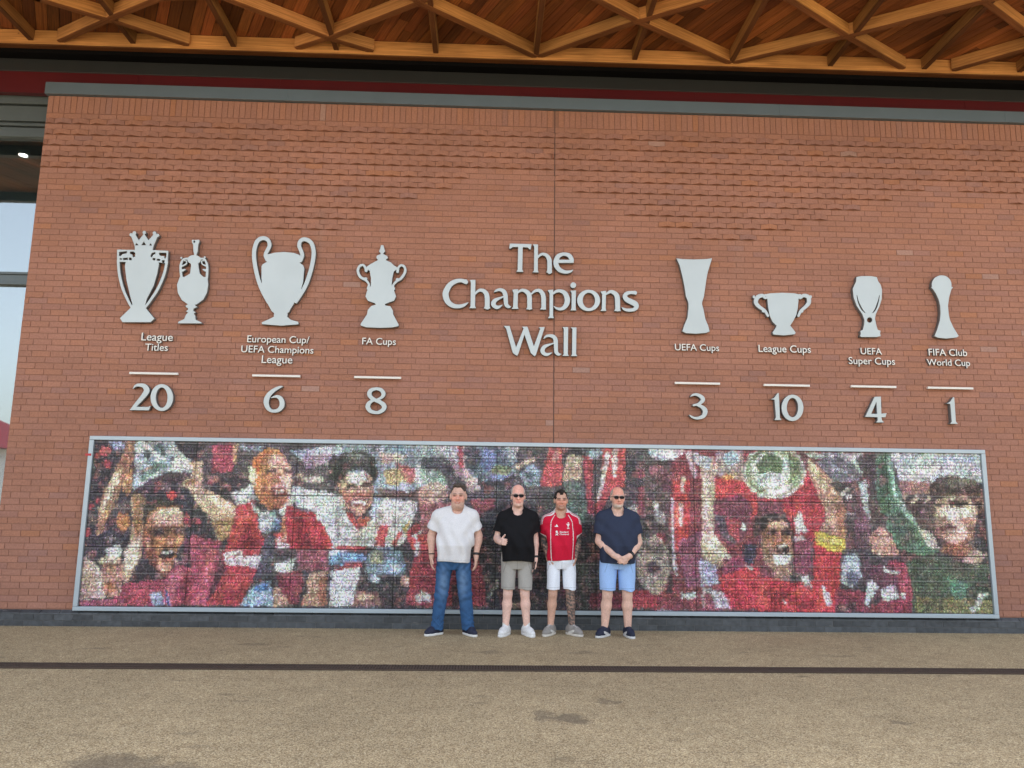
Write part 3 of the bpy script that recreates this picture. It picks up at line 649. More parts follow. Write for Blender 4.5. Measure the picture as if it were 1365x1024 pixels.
228,236,240 231,214 230,212 228,210 225,209 222,208 218,208 214,209 211,210 209,212 209,214 209,216 211,218 214,219 218,220 222,220 225,220 228,218 230,216
168,152,140 226,77 224,66 221,56 216,48 210,44 204,44 198,48 193,55 190,65 189,77 190,88 194,98 199,106 205,110 211,110 217,106 222,98 225,88
108,96,92 195,102 219,102 220,91 195,93
200,180,168 217,74 216,69 214,65 210,62 206,60 202,60 198,62 194,65 192,69 191,73 192,78 194,82 198,85 202,87 207,87 211,85 214,82 216,78
140,124,116 214,74 213,70 211,67 209,65 206,64 202,64 199,65 197,67 195,70 195,74 195,77 197,80 199,82 203,83 206,83 209,82 212,80 213,77
64,52,74 211,74 210,72 209,70 207,68 205,67 203,67 201,68 199,70 198,72 198,74 198,77 199,79 201,80 203,81 205,81 208,80 209,79 210,77
184,160,144 217,48 216,45 214,43 212,42 208,41 205,41 202,42 200,43 198,45 197,48 198,50 200,52 202,54 205,55 209,55 212,54 214,52 216,50
60,48,52 219,115 230,115 228,44 219,44 225,73
200,60,60 231,179 251,179 249,94 231,94
216,92,72 232,153 243,153 241,123 232,123
232,208,192 240,183 245,183 244,164 241,164
232,208,192 237,151 242,151 241,123 237,123
208,200,208 228,157 231,157 231,96 234,65 230,65 228,106
144,80,104 236,106 265,119 263,52 245,48 238,85
184,160,176 230,220 247,220 245,211 234,209
200,188,196 247,214 256,183 262,186 252,216
209,185,158 263,212 282,208 284,192 280,115 300,88 300,82 276,73 264,90 265,115 266,181
184,192,200 252,216 280,208 277,192 260,199
233,207,192 269,179 276,179 273,119 268,119
174,143,119 264,90 272,82 296,80 280,71
224,216,192 275,107 298,88 290,86 273,98
168,152,152 285,216 320,217 321,186 301,180 284,188
168,196,216 314,208 314,205 312,202 309,200 306,199 302,199 299,200 297,202 295,205 294,208 295,211 297,213 300,215 303,216 306,217 310,216 312,214 314,211
208,184,156 326,184 325,182 322,180 319,179 315,178 310,178 306,178 302,180 300,182 299,184 300,186 302,188 306,190 310,190 315,191 319,190 323,188 325,187
216,144,72 305,184 305,183 304,182 302,181 300,181 298,181 296,181 294,182 293,183 293,184 293,185 295,186 296,186 298,187 300,187 302,187 304,186 305,185
196,60,64 284,182 328,180 336,159 364,157 363,142 335,141 317,124 282,139
120,64,80 281,156 318,163 331,146 316,107 299,99 280,119
96,84,96 280,139 308,133 307,103 290,111
184,72,80 295,135 313,133 310,107 297,115
60,64,88 316,103 334,103 328,76 315,82
224,220,220 320,124 320,123 320,121 319,120 318,120 317,120 316,120 315,121 314,123 314,124 315,126 315,127 316,128 317,129 318,129 319,128 320,127 320,126
176,172,196 261,86 281,78 284,55 263,52
192,180,184 263,52 293,44 301,27 264,27
152,72,88 265,44 275,44 279,27 266,27
212,212,212 257,41 256,39 255,38 252,37 249,37 246,36 243,37 240,38 238,39 238,41 238,42 240,44 243,45 246,45 249,45 252,45 255,44 256,43
196,52,64 300,74 328,78 360,66 358,27 300,26 286,49 287,65
140,64,88 290,86 316,86 315,74 291,65
216,216,224 317,78 328,75 325,72
112,72,76 338,217 510,219 501,100 333,98
184,188,188 398,216 472,216 468,186 444,209 404,209
184,52,64 336,156 392,185 404,196 420,138 413,121 401,108 377,107 368,146
128,52,64 400,172 418,153 415,161
200,68,68 368,146 386,148 383,137 372,133
120,68,80 336,156 368,154 364,141 335,137
208,212,196 398,191 395,180 387,170 377,162 363,158 350,158 337,162 327,169 320,179 318,190 321,201 328,212 339,219 352,223 366,224 379,220 390,212 396,203
140,152,112 395,192 392,182 385,173 375,166 363,162 350,162 339,166 329,172 323,181 322,191 324,202 331,211 341,218 353,221 366,222 377,218 387,212 393,203
168,180,148 391,192 389,183 383,175 374,169 363,166 351,166 340,169 332,174 326,182 325,191 327,200 333,208 342,215 353,218 365,218 376,215 384,209 390,201
108,120,80 357,197 356,189 353,182 350,176 345,174 341,173 336,176 333,181 331,189 331,197 332,205 334,212 338,218 342,221 347,221 351,218 355,213 357,205
212,216,208 377,194 375,186 371,179 364,174 357,172 349,171 341,174 335,179 332,186 330,194 332,201 336,208 343,214 351,216 359,217 366,214 372,209 376,202
88,104,68 370,198 369,193 366,188 361,185 355,183 349,183 344,185 339,188 336,193 335,198 337,203 340,208 345,212 350,214 356,214 362,212 366,209 369,204
204,212,216 337,186 350,192 368,189 377,187 365,173 349,171 336,175
128,120,88 336,169 354,167 374,174 371,169 353,164 336,166
182,136,115 379,103 377,92 373,81 368,74 361,70 354,70 347,74 342,81 339,91 338,103 340,114 344,125 349,132 356,136 364,136 370,132 375,125 379,115
68,56,56 330,132 348,141 368,140 378,126 374,131 348,131 338,115 329,111
213,173,145 372,126 371,124 369,122 366,121 362,120 357,120 353,121 350,122 348,124 347,126 348,128 350,129 353,131 358,131 362,131 366,131 369,129 372,128
84,64,64 347,119 359,119 358,115 347,113
84,64,64 364,120 375,120 375,115 363,115
152,108,84 366,108 365,106 364,104 363,103 362,102 360,102 358,103 357,104 356,106 356,108 357,110 357,112 359,113 360,114 362,114 364,113 365,112 366,110
198,151,136 351,105 351,103 350,101 349,99 347,99 346,99 344,99 343,101 342,103 342,105 342,107 343,109 344,110 346,111 348,111 349,110 351,109 351,107
51,40,44 372,98 371,96 370,94 367,93 365,93 362,93 360,93 358,94 356,96 356,98 356,99 358,101 360,102 363,103 365,103 368,102 370,101 371,100
208,192,180 353,90 374,93 374,80 354,78
166,124,111 350,78 374,78 373,60 351,60
196,48,56 332,65 351,62 375,58 401,61 404,108 436,95 434,58 425,23 330,23
216,76,68 332,59 345,57 343,28 331,28
216,76,68 403,53 422,45 421,26 404,28
140,68,88 375,112 399,112 399,66 378,70
108,60,68 337,78 352,74 351,63 332,65
216,212,208 381,135 388,143 397,118 382,116
216,200,200 378,113 393,113 392,108 377,107
224,220,216 386,64 395,67 399,51 390,50
228,224,220 410,56 418,47 423,31 415,30
224,200,196 358,45 367,34 365,32
216,188,60 406,119 443,111 442,95 427,95 407,103
237,207,107 408,114 439,108 438,103 409,108
204,156,132 402,207 413,200 434,177 444,155 444,112 413,118 420,136 417,150 407,176 401,189
160,112,88 432,155 446,153 444,112 436,114
228,204,168 400,209 410,198 425,174 420,166 405,189
112,112,124 411,205 438,212 458,205 468,190 463,181 432,181
148,148,160 433,200 461,188 461,186 430,196
76,68,68 425,180 460,179 456,104 444,112 444,157
224,216,200 440,165 449,175 452,171 442,161
224,216,200 446,162 455,166 455,163 448,158
184,196,192 463,181 474,181 476,138 477,126 471,134 466,164
208,216,216 463,216 473,197 468,190 458,207
116,80,92 457,153 468,151 477,130 473,102 456,100
200,184,176 445,142 457,142 457,140 445,140
108,76,68 502,134 501,131 498,129 495,127 490,126 486,126 482,127 478,129 476,131 475,134 476,137 479,140 483,142 487,143 492,143 496,142 499,140 501,137
192,152,128 506,113 505,108 502,104 499,101 494,99 490,99 485,101 482,104 480,108 480,113 481,118 483,122 487,125 491,127 496,127 500,125 504,122 506,118
140,92,80 483,119 497,119 496,116 483,116
76,100,80 485,214 509,217 503,126 500,164 488,190
80,72,74 462,210 485,217 485,184 470,188
224,216,200 477,160 487,164 486,160 478,157
168,176,188 440,91 457,93 460,66 448,52 434,60
92,100,120 441,70 458,70 455,54 442,58
92,64,72 460,91 501,88 499,67 462,54
140,52,68 427,51 466,48 464,24 425,23
140,60,76 461,41 497,37 496,23 460,23
220,220,220 468,58 475,64 482,54 472,48 467,31 463,33
220,220,220 483,54 498,56 497,40 485,38
216,212,212 488,79 500,75 499,70 491,72
80,52,56 426,31 452,37 451,24 425,23
76,68,70 481,217 634,219 625,22 468,21
196,204,208 505,216 624,218 623,180 604,187 577,189 554,178 516,184
176,196,220 617,211 616,210 611,208 605,207 597,207 588,207 580,207 573,208 569,209 568,210 569,212 574,213 580,214 589,214 597,215 605,214 612,213 616,212
220,220,216 511,199 569,200 557,187 517,185
92,124,100 488,216 505,217 509,195 514,176 519,152 533,133 547,109 561,97 539,90 508,100 493,132 486,164
156,192,168 502,210 507,210 510,186 511,162 523,152 535,128 522,137 508,158
60,84,68 489,208 500,204 502,165 490,158
76,88,72 496,139 516,143 536,109 513,100
166,120,111 516,183 555,182 553,167 517,166
92,72,68 519,156 559,159 555,109 533,133
217,189,171 517,165 526,166 521,156
224,208,176 527,155 536,165 540,163 530,154
224,208,176 541,154 551,163 556,162 546,154
200,200,184 534,127 552,118 561,99 546,103
208,168,144 559,159 578,166 602,164 612,149 608,129 602,110 588,103 567,110 561,122 557,139
212,184,168 558,146 574,152 608,149 610,138 591,135 598,118 585,123 569,139
140,100,88 555,135 565,127 566,112 558,114
69,52,48 553,176 564,187 582,190 606,187 621,177 623,160 620,110 612,127 613,151 604,164 578,166 562,159 555,165
96,86,80 559,182 580,190 613,185 617,177 563,175
112,80,60 567,168 620,168 620,164 566,164
76,56,52 575,159 599,158 599,152 578,154
92,68,60 559,154 568,156 568,150 559,150
140,92,80 579,137 578,137 577,136 575,135 573,135 571,135 569,135 567,136 566,136 565,137 566,138 567,139 569,140 571,140 573,140 576,140 577,139 578,138
184,124,112 605,136 605,134 603,133 601,132 598,131 596,131 593,131 591,132 590,134 590,135 590,137 592,139 594,140 597,140 599,140 602,140 604,139 605,137
108,64,64 564,128 575,131 586,125 565,122
220,184,164 598,114 597,112 594,111 590,109 585,109 579,108 574,109 570,110 568,112 567,114 568,116 571,117 575,119 580,119 586,119 591,119 595,118 597,116
160,108,84 566,107 597,106 605,97 618,93 587,89 561,96
216,188,164 604,101 621,93 606,82 587,84
84,68,68 498,134 497,131 495,128 491,126 488,125 484,125 480,126 478,128 476,131 475,134 476,137 478,140 481,142 485,144 489,144 493,143 495,140 497,138
205,151,136 474,117 488,126 501,117 510,90 486,90 475,96
112,80,60 479,116 499,116 498,113 478,113
160,96,80 480,102 493,102 493,99 480,99
84,96,76 516,84 561,92 587,84 626,81 624,23 520,22
108,144,120 568,67 593,59 587,38 572,42
64,72,60 598,68 625,72 624,49 601,51
132,128,80 526,42 626,39 624,23 525,22
92,92,64 535,38 561,40 560,26 534,25
168,64,88 496,85 516,84 523,52 520,22 468,22 482,37
108,60,76 472,81 498,79 506,63 506,38 470,41
224,220,220 487,79 496,72 509,72 506,69 489,71
220,216,216 484,51 501,57 505,40 485,38
220,216,216 471,64 481,54 472,41 470,43
220,216,216 507,46 515,48 511,39
216,220,200 591,29 600,34 605,47 619,48 609,41 606,32 596,24
140,52,68 469,32 521,35 520,22 468,21
168,108,68 -406,134 -391,140 -367,140 -362,126 -360,108 -365,91 -371,67 -380,60 -390,67 -393,81 -405,107
225,179,154 -400,132 -387,137 -366,138 -362,120 -377,117 -398,116
198,139,107 -402,126 -395,134 -394,117 -402,116
106,74,58 -403,114 -385,117 -360,116 -359,107 -368,105 -376,108 -384,103 -399,104
48,36,42 -397,112 -385,114 -383,107 -395,105
48,36,42 -372,115 -361,114 -361,109 -370,108
216,148,96 -392,101 -381,104 -381,89 -389,89
204,140,92 -370,104 -360,106 -360,96 -367,91 -370,97
229,166,128 -379,104 -374,105 -370,94 -379,92
124,72,56 -407,107 -394,101 -390,81 -385,65 -396,71 -403,87
42,34,38 -369,83 -370,81 -371,79 -373,78 -376,77 -379,77 -382,78 -385,79 -387,81 -387,83 -387,85 -386,87 -383,88 -380,89 -377,89 -374,88 -372,87 -370,85
228,220,208 -385,86 -371,87 -370,85 -385,84
192,108,80 -385,78 -370,79 -371,76 -383,75
231,166,136 -371,68 -371,67 -373,65 -375,64 -378,63 -381,63 -384,64 -386,65 -388,67 -388,68 -388,70 -386,71 -384,72 -381,73 -378,73 -376,73 -373,71 -372,70
156,92,68 -387,64 -373,65 -376,59 -383,59
64,54,47 -410,134 -396,147 -371,145 -363,138 -364,133 -371,140 -392,140 -403,132 -405,116 -408,115
237,209,188 -447,175 -453,161 -460,136 -457,135 -448,154 -442,171
160,116,76 -423,151 -413,140 -409,115 -415,99 -420,119
240,228,192 -428,91 -412,99 -411,83 -419,58 -425,58
190,158,136 -475,66 -461,64 -455,46 -462,32 -474,34
232,216,184 -458,74 -451,80 -434,80 -435,74 -449,72
92,64,56 -448,70 -440,71 -440,68 -448,67
92,64,56 -437,71 -432,71 -431,68 -437,68
136,76,60 -442,50 -434,51 -435,48 -441,48
140,160,164 -422,199 -384,200 -367,193 -374,185 -406,187 -420,178
220,228,224 -426,216 -415,216 -417,203 -424,201
224,236,228 -403,201 -393,204 -388,195 -400,191
72,84,88 -398,216 -392,217 -388,202 -395,199
72,84,88 -416,201 -410,210 -407,199 -412,195
228,232,220 -384,197 -363,196 -355,185 -374,183
80,64,90 -384,200 -380,200 -380,193 -383,193
241,207,171 -353,156 -342,150 -336,143 -335,138 -346,145
154,106,64 -365,168 -352,173 -352,168 -362,164
180,120,80 -274,201 -262,204 -266,184 -267,157 -272,163 -277,184
221,173,154 -262,204 -244,200 -239,188 -258,187 -265,191
229,189,171 -251,178 -238,179 -238,166 -244,163
200,136,96 -264,177 -254,179 -255,165 -263,163
88,64,58 -267,185 -256,186 -256,182 -267,181
88,64,58 -248,185 -235,185 -235,181 -248,182
140,84,72 -261,163 -240,164 -236,153 -258,155
236,224,212 -256,161 -242,161 -244,158 -254,157
184,116,80 -264,153 -239,153 -243,142 -255,140
160,48,56 -289,121 -272,117 -275,92 -298,92
208,80,72 -297,133 -291,138 -291,113 -300,96 -303,100
140,36,48 -229,128 -219,128 -217,93 -225,93
204,64,72 -214,128 -202,126 -196,97 -208,93
168,60,64 -310,63 -302,63 -312,31 -322,27
240,240,236 -302,153 -286,163 -281,155 -295,147
156,160,164 -304,152 -300,153 -297,144 -300,143
92,92,104 -236,145 -228,143 -211,135 -215,133 -232,141
182,128,111 -175,158 -168,165 -165,143 -156,132 -169,141
232,200,168 -176,172 -169,179 -168,170 -174,164
240,236,228 -164,184 -150,185 -149,175 -161,173
80,64,58 -169,168 -156,169 -156,165 -168,164
80,64,58 -152,169 -140,171 -139,166 -151,165
220,168,140 -157,165 -152,165 -151,159 -157,158
196,120,104 -173,158 -160,158 -163,152 -171,152
200,124,108 -147,158 -137,160 -141,153 -147,153
124,68,62 -167,151 -142,152 -143,143 -163,142
240,235,230 -164,149 -144,150 -145,146 -162,145
200,152,128 -165,141 -146,142 -149,135 -158,134
50,50,47 -190,185 -178,203 -169,196 -175,181 -179,171 -187,173
50,50,47 -144,199 -136,201 -132,180 -136,167 -140,178
124,124,118 -168,205 -155,207 -148,201 -161,199
240,240,236 -206,158 -191,158 -181,139 -182,118 -196,135
240,240,236 -125,149 -101,149 -105,134 -119,119
168,164,156 -180,110 -148,110 -141,98 -175,96
250,250,246 -172,118 -157,112 -163,104 -173,108
140,100,72 341,126 348,129 349,107 346,86 340,99
152,104,72 372,110 371,105 368,101 365,98 361,96 356,96 352,97 348,101 346,105 346,110 347,115 349,120 353,123 357,125 362,125 366,123 369,120 371,116
221,177,145 349,129 372,130 373,123 360,122 349,122
60,44,44 346,119 359,120 358,114 347,113
60,44,44 363,120 376,121 375,115 363,115
198,139,111 359,120 363,120 365,106 357,105
194,136,115 346,110 355,111 354,101 346,101
200,144,108 368,111 376,113 374,101 368,103
36,28,32 355,101 366,103 373,101 372,94 364,92 355,93
240,232,224 357,101 366,103 371,101 369,100 358,99
232,228,220 353,90 374,92 373,85 363,79 354,82
48,40,40 339,132 348,141 368,140 378,126 375,122 368,134 350,133 342,115 338,115
76,60,52 377,124 381,116 378,99 375,95
240,240,232 347,169 367,171 383,178 378,170 360,163 347,163
112,124,88 378,215 389,206 390,189 382,182 379,200
240,244,240 341,182 354,184 363,182 354,174 343,175
176,132,112 558,139 567,144 568,122 571,110 562,114
228,212,202 576,150 601,150 607,140 589,137 576,142
224,200,184 565,150 572,151 573,140 565,137
44,34,32 575,158 600,158 599,153 588,151 578,153
44,34,32 559,154 568,156 568,151 560,151
120,76,64 565,138 578,139 579,135 568,133
90,48,48 563,127 575,131 586,125 574,123 564,122
228,196,176 572,122 590,123 593,114 580,110 569,113
148,100,84 596,127 608,129 603,111 590,103 584,105 598,116
58,42,40 611,166 620,166 621,140 616,119 612,127 612,149
240,224,184 -390,137 -370,137 -365,133 -378,129 -391,130
112,68,52 -379,105 -375,105 -373,99 -377,98
140,80,56 -383,92 -370,94 -369,90 -382,89
213,158,128 -405,101 -401,105 -397,91 -399,87
232,228,224 -416,212 -409,212 -410,208 -414,207
196,208,204 -426,197 -413,193 -416,182 -425,184
120,140,136 -420,177 -383,190 -355,184 -355,181 -383,186 -418,172
240,236,220 -381,188 -362,191 -358,186 -376,184
176,120,72 -432,174 -430,176 -427,157 -430,155
200,144,92 -453,136 -449,144 -451,125 -455,119
221,185,166 -474,74 -463,66 -466,58 -475,60
184,132,108 -444,63 -438,64 -438,58 -443,57
229,177,162 -259,196 -246,197 -242,191 -257,189
156,92,60 -271,174 -266,174 -265,157 -269,159
240,220,200 -241,164 -238,166 -236,157 -239,155
124,60,48 -260,156 -239,157 -241,153 -256,152
200,96,56 -280,191 -275,199 -273,189 -276,178
240,240,240 -270,121 -261,128 -254,124 -264,115
80,108,140 -260,113 -254,117 -248,119 -249,113
212,208,208 -308,87 -291,89 -293,86 -307,84
140,40,48 -288,100 -276,109 -273,92 -281,88
224,172,160 -253,103 -238,105 -238,101 -250,99
80,48,40 -167,171 -156,171 -156,169 -167,169
80,48,40 -152,171 -140,172 -140,170 -152,169
168,104,88 -160,157 -148,157 -150,155 -158,155
232,212,196 -162,173 -149,174 -151,169 -159,168
80,80,76 -173,196 -154,199 -141,193 -152,191 -169,190
220,220,216 -114,144 -88,144 -92,138 -109,136
200,204,212 -185,91 -164,91 -166,88 -183,88
216,232,244 -113,73 -101,76 -101,67 -111,65
56,52,58 -127,61 -106,61 -98,51 -123,53
168,116,80 350,111 356,112 356,99 352,94
244,240,236 356,89 372,90 371,86 357,85
88,64,52 347,122 359,122 358,120 348,119
88,64,52 364,122 376,123 376,121 364,120
160,48,56 338,51 357,49 374,41 357,36 340,40
224,80,72 375,53 397,55 394,45 376,43
140,32,40 380,36 402,39 399,28 382,26
232,216,208 572,148 581,149 580,137 573,135
156,108,92 568,139 573,135 580,136 576,133 567,134
184,144,128 570,119 592,120 589,117 572,116
76,52,48 582,162 602,161 601,159 582,159
104,96,88 568,184 604,188 613,182 572,180"""
PX0, PX1, PZ0, PZ1 = -4.748, 6.212, .230, 2.174
def build_panel():
    root = empty('mosaic_panel', (.73, 0, .19), 'long framed photo mosaic of celebrating red shirted footballers behind the men', 'mosaic')
    H = .01; nx, nz = int((PX1-PX0)/H)+1, int((PZ1-PZ0)/H)+1
    img = np.zeros((nz, nx, 3)); img[:] = lin(np.array((77, 69, 73))/255)
    gx = PX0+(np.arange(nx)+.5)*H; gz = PZ0+(np.arange(nz)+.5)*H
    for ln in MOSAIC.split('\n'):
        a = ln.split(' '); P = np.array([[float(k)/100 for k in q.split(',')] for q in a[1:]])
        i0, i1 = np.searchsorted(gx, [P[:, 0].min(), P[:, 0].max()]); j0, j1 = np.searchsorted(gz, [P[:, 1].min(), P[:, 1].max()])
        if i1 <= i0 or j1 <= j0: continue
        X, Z = np.meshgrid(gx[i0:i1], gz[j0:j1]); ins = np.zeros(X.shape, bool)
        for p, q in zip(P, np.roll(P, -1, 0)):
            if p[1] == q[1]: continue
            ins ^= ((p[1] > Z) != (q[1] > Z)) & (X < p[0]+(Z-p[1])*(q[0]-p[0])/(q[1]-p[1]))
        k = lin(np.array([float(v) for v in a[0].split(',')])/255); w = .93
        sub = img[j0:j1, i0:i1]; sub[ins] = sub[ins]*(1-w)+k*w
    k = np.array([.03, .2, .54, .2, .03])                    # the printed picture itself is soft
    for ax in (0, 1): img = sum(w*np.roll(img, s, ax) for w, s in zip(k, (-2, -1, 0, 1, 2)))
    # blurred crowd in the dark backgrounds
    def field(cell, ch, rr):
        g = rr(size=(int(nz*H/cell)+3, int(nx*H/cell)+3, ch)); y = np.arange(nz)*H/cell; x = np.arange(nx)*H/cell; y0 = y.astype(int); x0 = x.astype(int); fy = (y-y0)[:, None, None]; fx = (x-x0)[None, :, None]
        q = lambda i, j: g[np.ix_(y0+i, x0+j)]
        return q(0, 0)*(1-fy)*(1-fx)+q(0, 1)*(1-fy)*fx+q(1, 0)*fy*(1-fx)+q(1, 1)*fy*fx
    dark = np.clip((.095-img.mean(2, keepdims=True))/.04, 0, 1); t = np.clip((field(.055, 1, RNG.random)-.55)*4, 0, 1); u = field(.11, 1, RNG.random); hot = np.array((.30, .055, .06)); pale = np.array((.34, .27, .24))
    img = img*(1-dark*t*.75)+(hot*u+pale*(1-u))*dark*t*.75
    img = img*np.exp(.10*field(.07, 1, RNG.standard_normal)+.045*field(.07, 3, RNG.standard_normal)+.06*field(.16, 3, RNG.standard_normal))
    S = 3; tx, tz = 276, 49; cx, cz = tx*S, tz*S
    dx, dz = (PX1-PX0)/cx, (PZ1-PZ0)/cz
    TI, TJ = np.meshgrid(np.arange(cx)//S, np.arange(cz)//S)
    jx = RNG.normal(0, .007, (tz, tx)); jz = RNG.normal(0, .007, (tz, tx))
    X = PX0+(np.arange(cx)+.5)[None, :]*dx+jx[TJ, TI]; Z = PZ0+(np.arange(cz)+.5)[:, None]*dz+jz[TJ, TI]
    ii = np.clip(((X-PX0)/H).astype(int), 0, nx-1); jj = np.clip(((Z-PZ0)/H).astype(int), 0, nz-1)
    c = img[jj, ii].copy()
    lum = c.mean(2, keepdims=True)
    tile = np.exp(RNG.normal(0, .15, (tz, tx, 1)))[TJ, TI]; sub = np.exp(RNG.normal(0, .38, (cz, cx, 1)))
    def lowf(cell, amp):                                     # the uneven light and shade inside the photographs
        g = RNG.normal(0, 1, (int(cz/cell)+3, int(cx/cell)+3)); y = np.arange(cz)/cell; x = np.arange(cx)/cell; y0 = y.astype(int); x0 = x.astype(int); fy = (y-y0)[:, None]; fx = (x-x0)[None, :]; fy = fy*fy*(3-2*fy); fx = fx*fx*(3-2*fx)
        q = lambda i, j: g[np.ix_(y0+i, x0+j)]
        return np.exp(amp*(q(0, 0)*(1-fy)*(1-fx)+q(0, 1)*(1-fy)*fx+q(1, 0)*fy*(1-fx)+q(1, 1)*fy*fx))[:, :, None]
    tile = tile*lowf(4, .16)*lowf(11, .13)
    hue = RNG.uniform(.5, 1.5, (tz, tx, 3)); hue /= hue.mean(2, keepdims=True); hue2 = RNG.uniform(.78, 1.22, (cz, cx, 3))
    c = (c*.85+lum*hue[TJ, TI]*.15)*hue2*tile*sub
    c = np.clip(c, 0, 2)*.95+.014+.05*RNG.random((cz, cx, 1))*RNG.random((cz, cx, 1))
    si, sj = np.arange(cx) % S, np.arange(cz) % S
    c[sj == 0] *= RNG.uniform(.42, .98, (tz, 1, 1))*RNG.uniform(.7, 1.3, (tz, cx, 1)); c[:, si == 0] *= RNG.uniform(.68, 1.02, (1, tx, 1))
    br = RNG.choice(tz, 7, False); c[br*S+1] = c[br*S+1]*.8+.08
    for z in (1.545, .915):                                  # seams between the printed sheets
        j = int((z-PZ0)/dz); c[j] *= .22; c[j-1] = c[j-1]*.8+.06
    for k in range(1, 9):
        i = int(cx*k/9); c[:, i] = c[:, i]*.45
    c = np.clip(c*1.0, .004, .86)
    vx, vz = np.meshgrid(PX0+np.arange(cx+1)*dx, PZ0+np.arange(cz+1)*dz)
    V = np.stack([vx.ravel(), np.full(vx.size, -.040), vz.ravel()], 1)
    base = (np.arange(cz)[:, None]*(cx+1)+np.arange(cx)[None, :]).ravel()
    F = np.stack([base, base+1, base+cx+2, base+cx+1], 1)
    me = bpy.data.meshes.new('picture'); me.vertices.add(len(V)); me.vertices.foreach_set('co', V.ravel().astype(np.float32))
    me.loops.add(F.size); me.loops.foreach_set('vertex_index', F.ravel().astype(np.int32)); me.polygons.add(len(F))
    me.polygons.foreach_set('loop_start', (np.arange(len(F))*4).astype(np.int32)); me.update(calc_edges=True); me.validate()
    at = me.color_attributes.new('Col', 'FLOAT_COLOR', 'CORNER'); cc = np.ones((len(F), 4, 4), np.float32); cc[:, :, :3] = c.reshape(-1, 1, 3); at.data.foreach_set('color', cc.ravel())
    m = Mat('printed_tiles', .5, 0, .18); m.color(m.attr()); me.materials.append(m.m)
    o = bpy.data.objects.new('picture', me); o.location = -root.location; link(o, root)
    b = MB(); b.box(PX0-.03, PX1+.03, -.034, -.006, PZ0-.03, PZ1+.03); b.build('backing_board', M['darkgrey'], root)
    w = .054; b = MB(); a0, a1, c0, c1 = PX0-.004, PX1+.004, PZ0-.004, PZ1+.004; y0, y1 = -.066, -.006
    b.box(a0-w, a1+w, y0, y1, c0-w*.9, c0); b.box(a0-w, a1+w, y0, y1, c1, c1+w*.9); b.box(a0-w, a0, y0, y1, c0+.001, c1-.001); b.box(a1, a1+w, y0, y1, c0+.001, c1-.001)
    b.build('frame', M['frame'], root, .005)
build_panel()
t = MB(); t.box(-4.835, -4.765, -.0695, -.0665, 1.985, 2.012); t.build('tape_strip', plain('red_tape', (.45, .03, .04), .5)); tag(bpy.data.objects['tape_strip'], 'short strip of red tape on the left edge of the mosaic frame', 'tape')

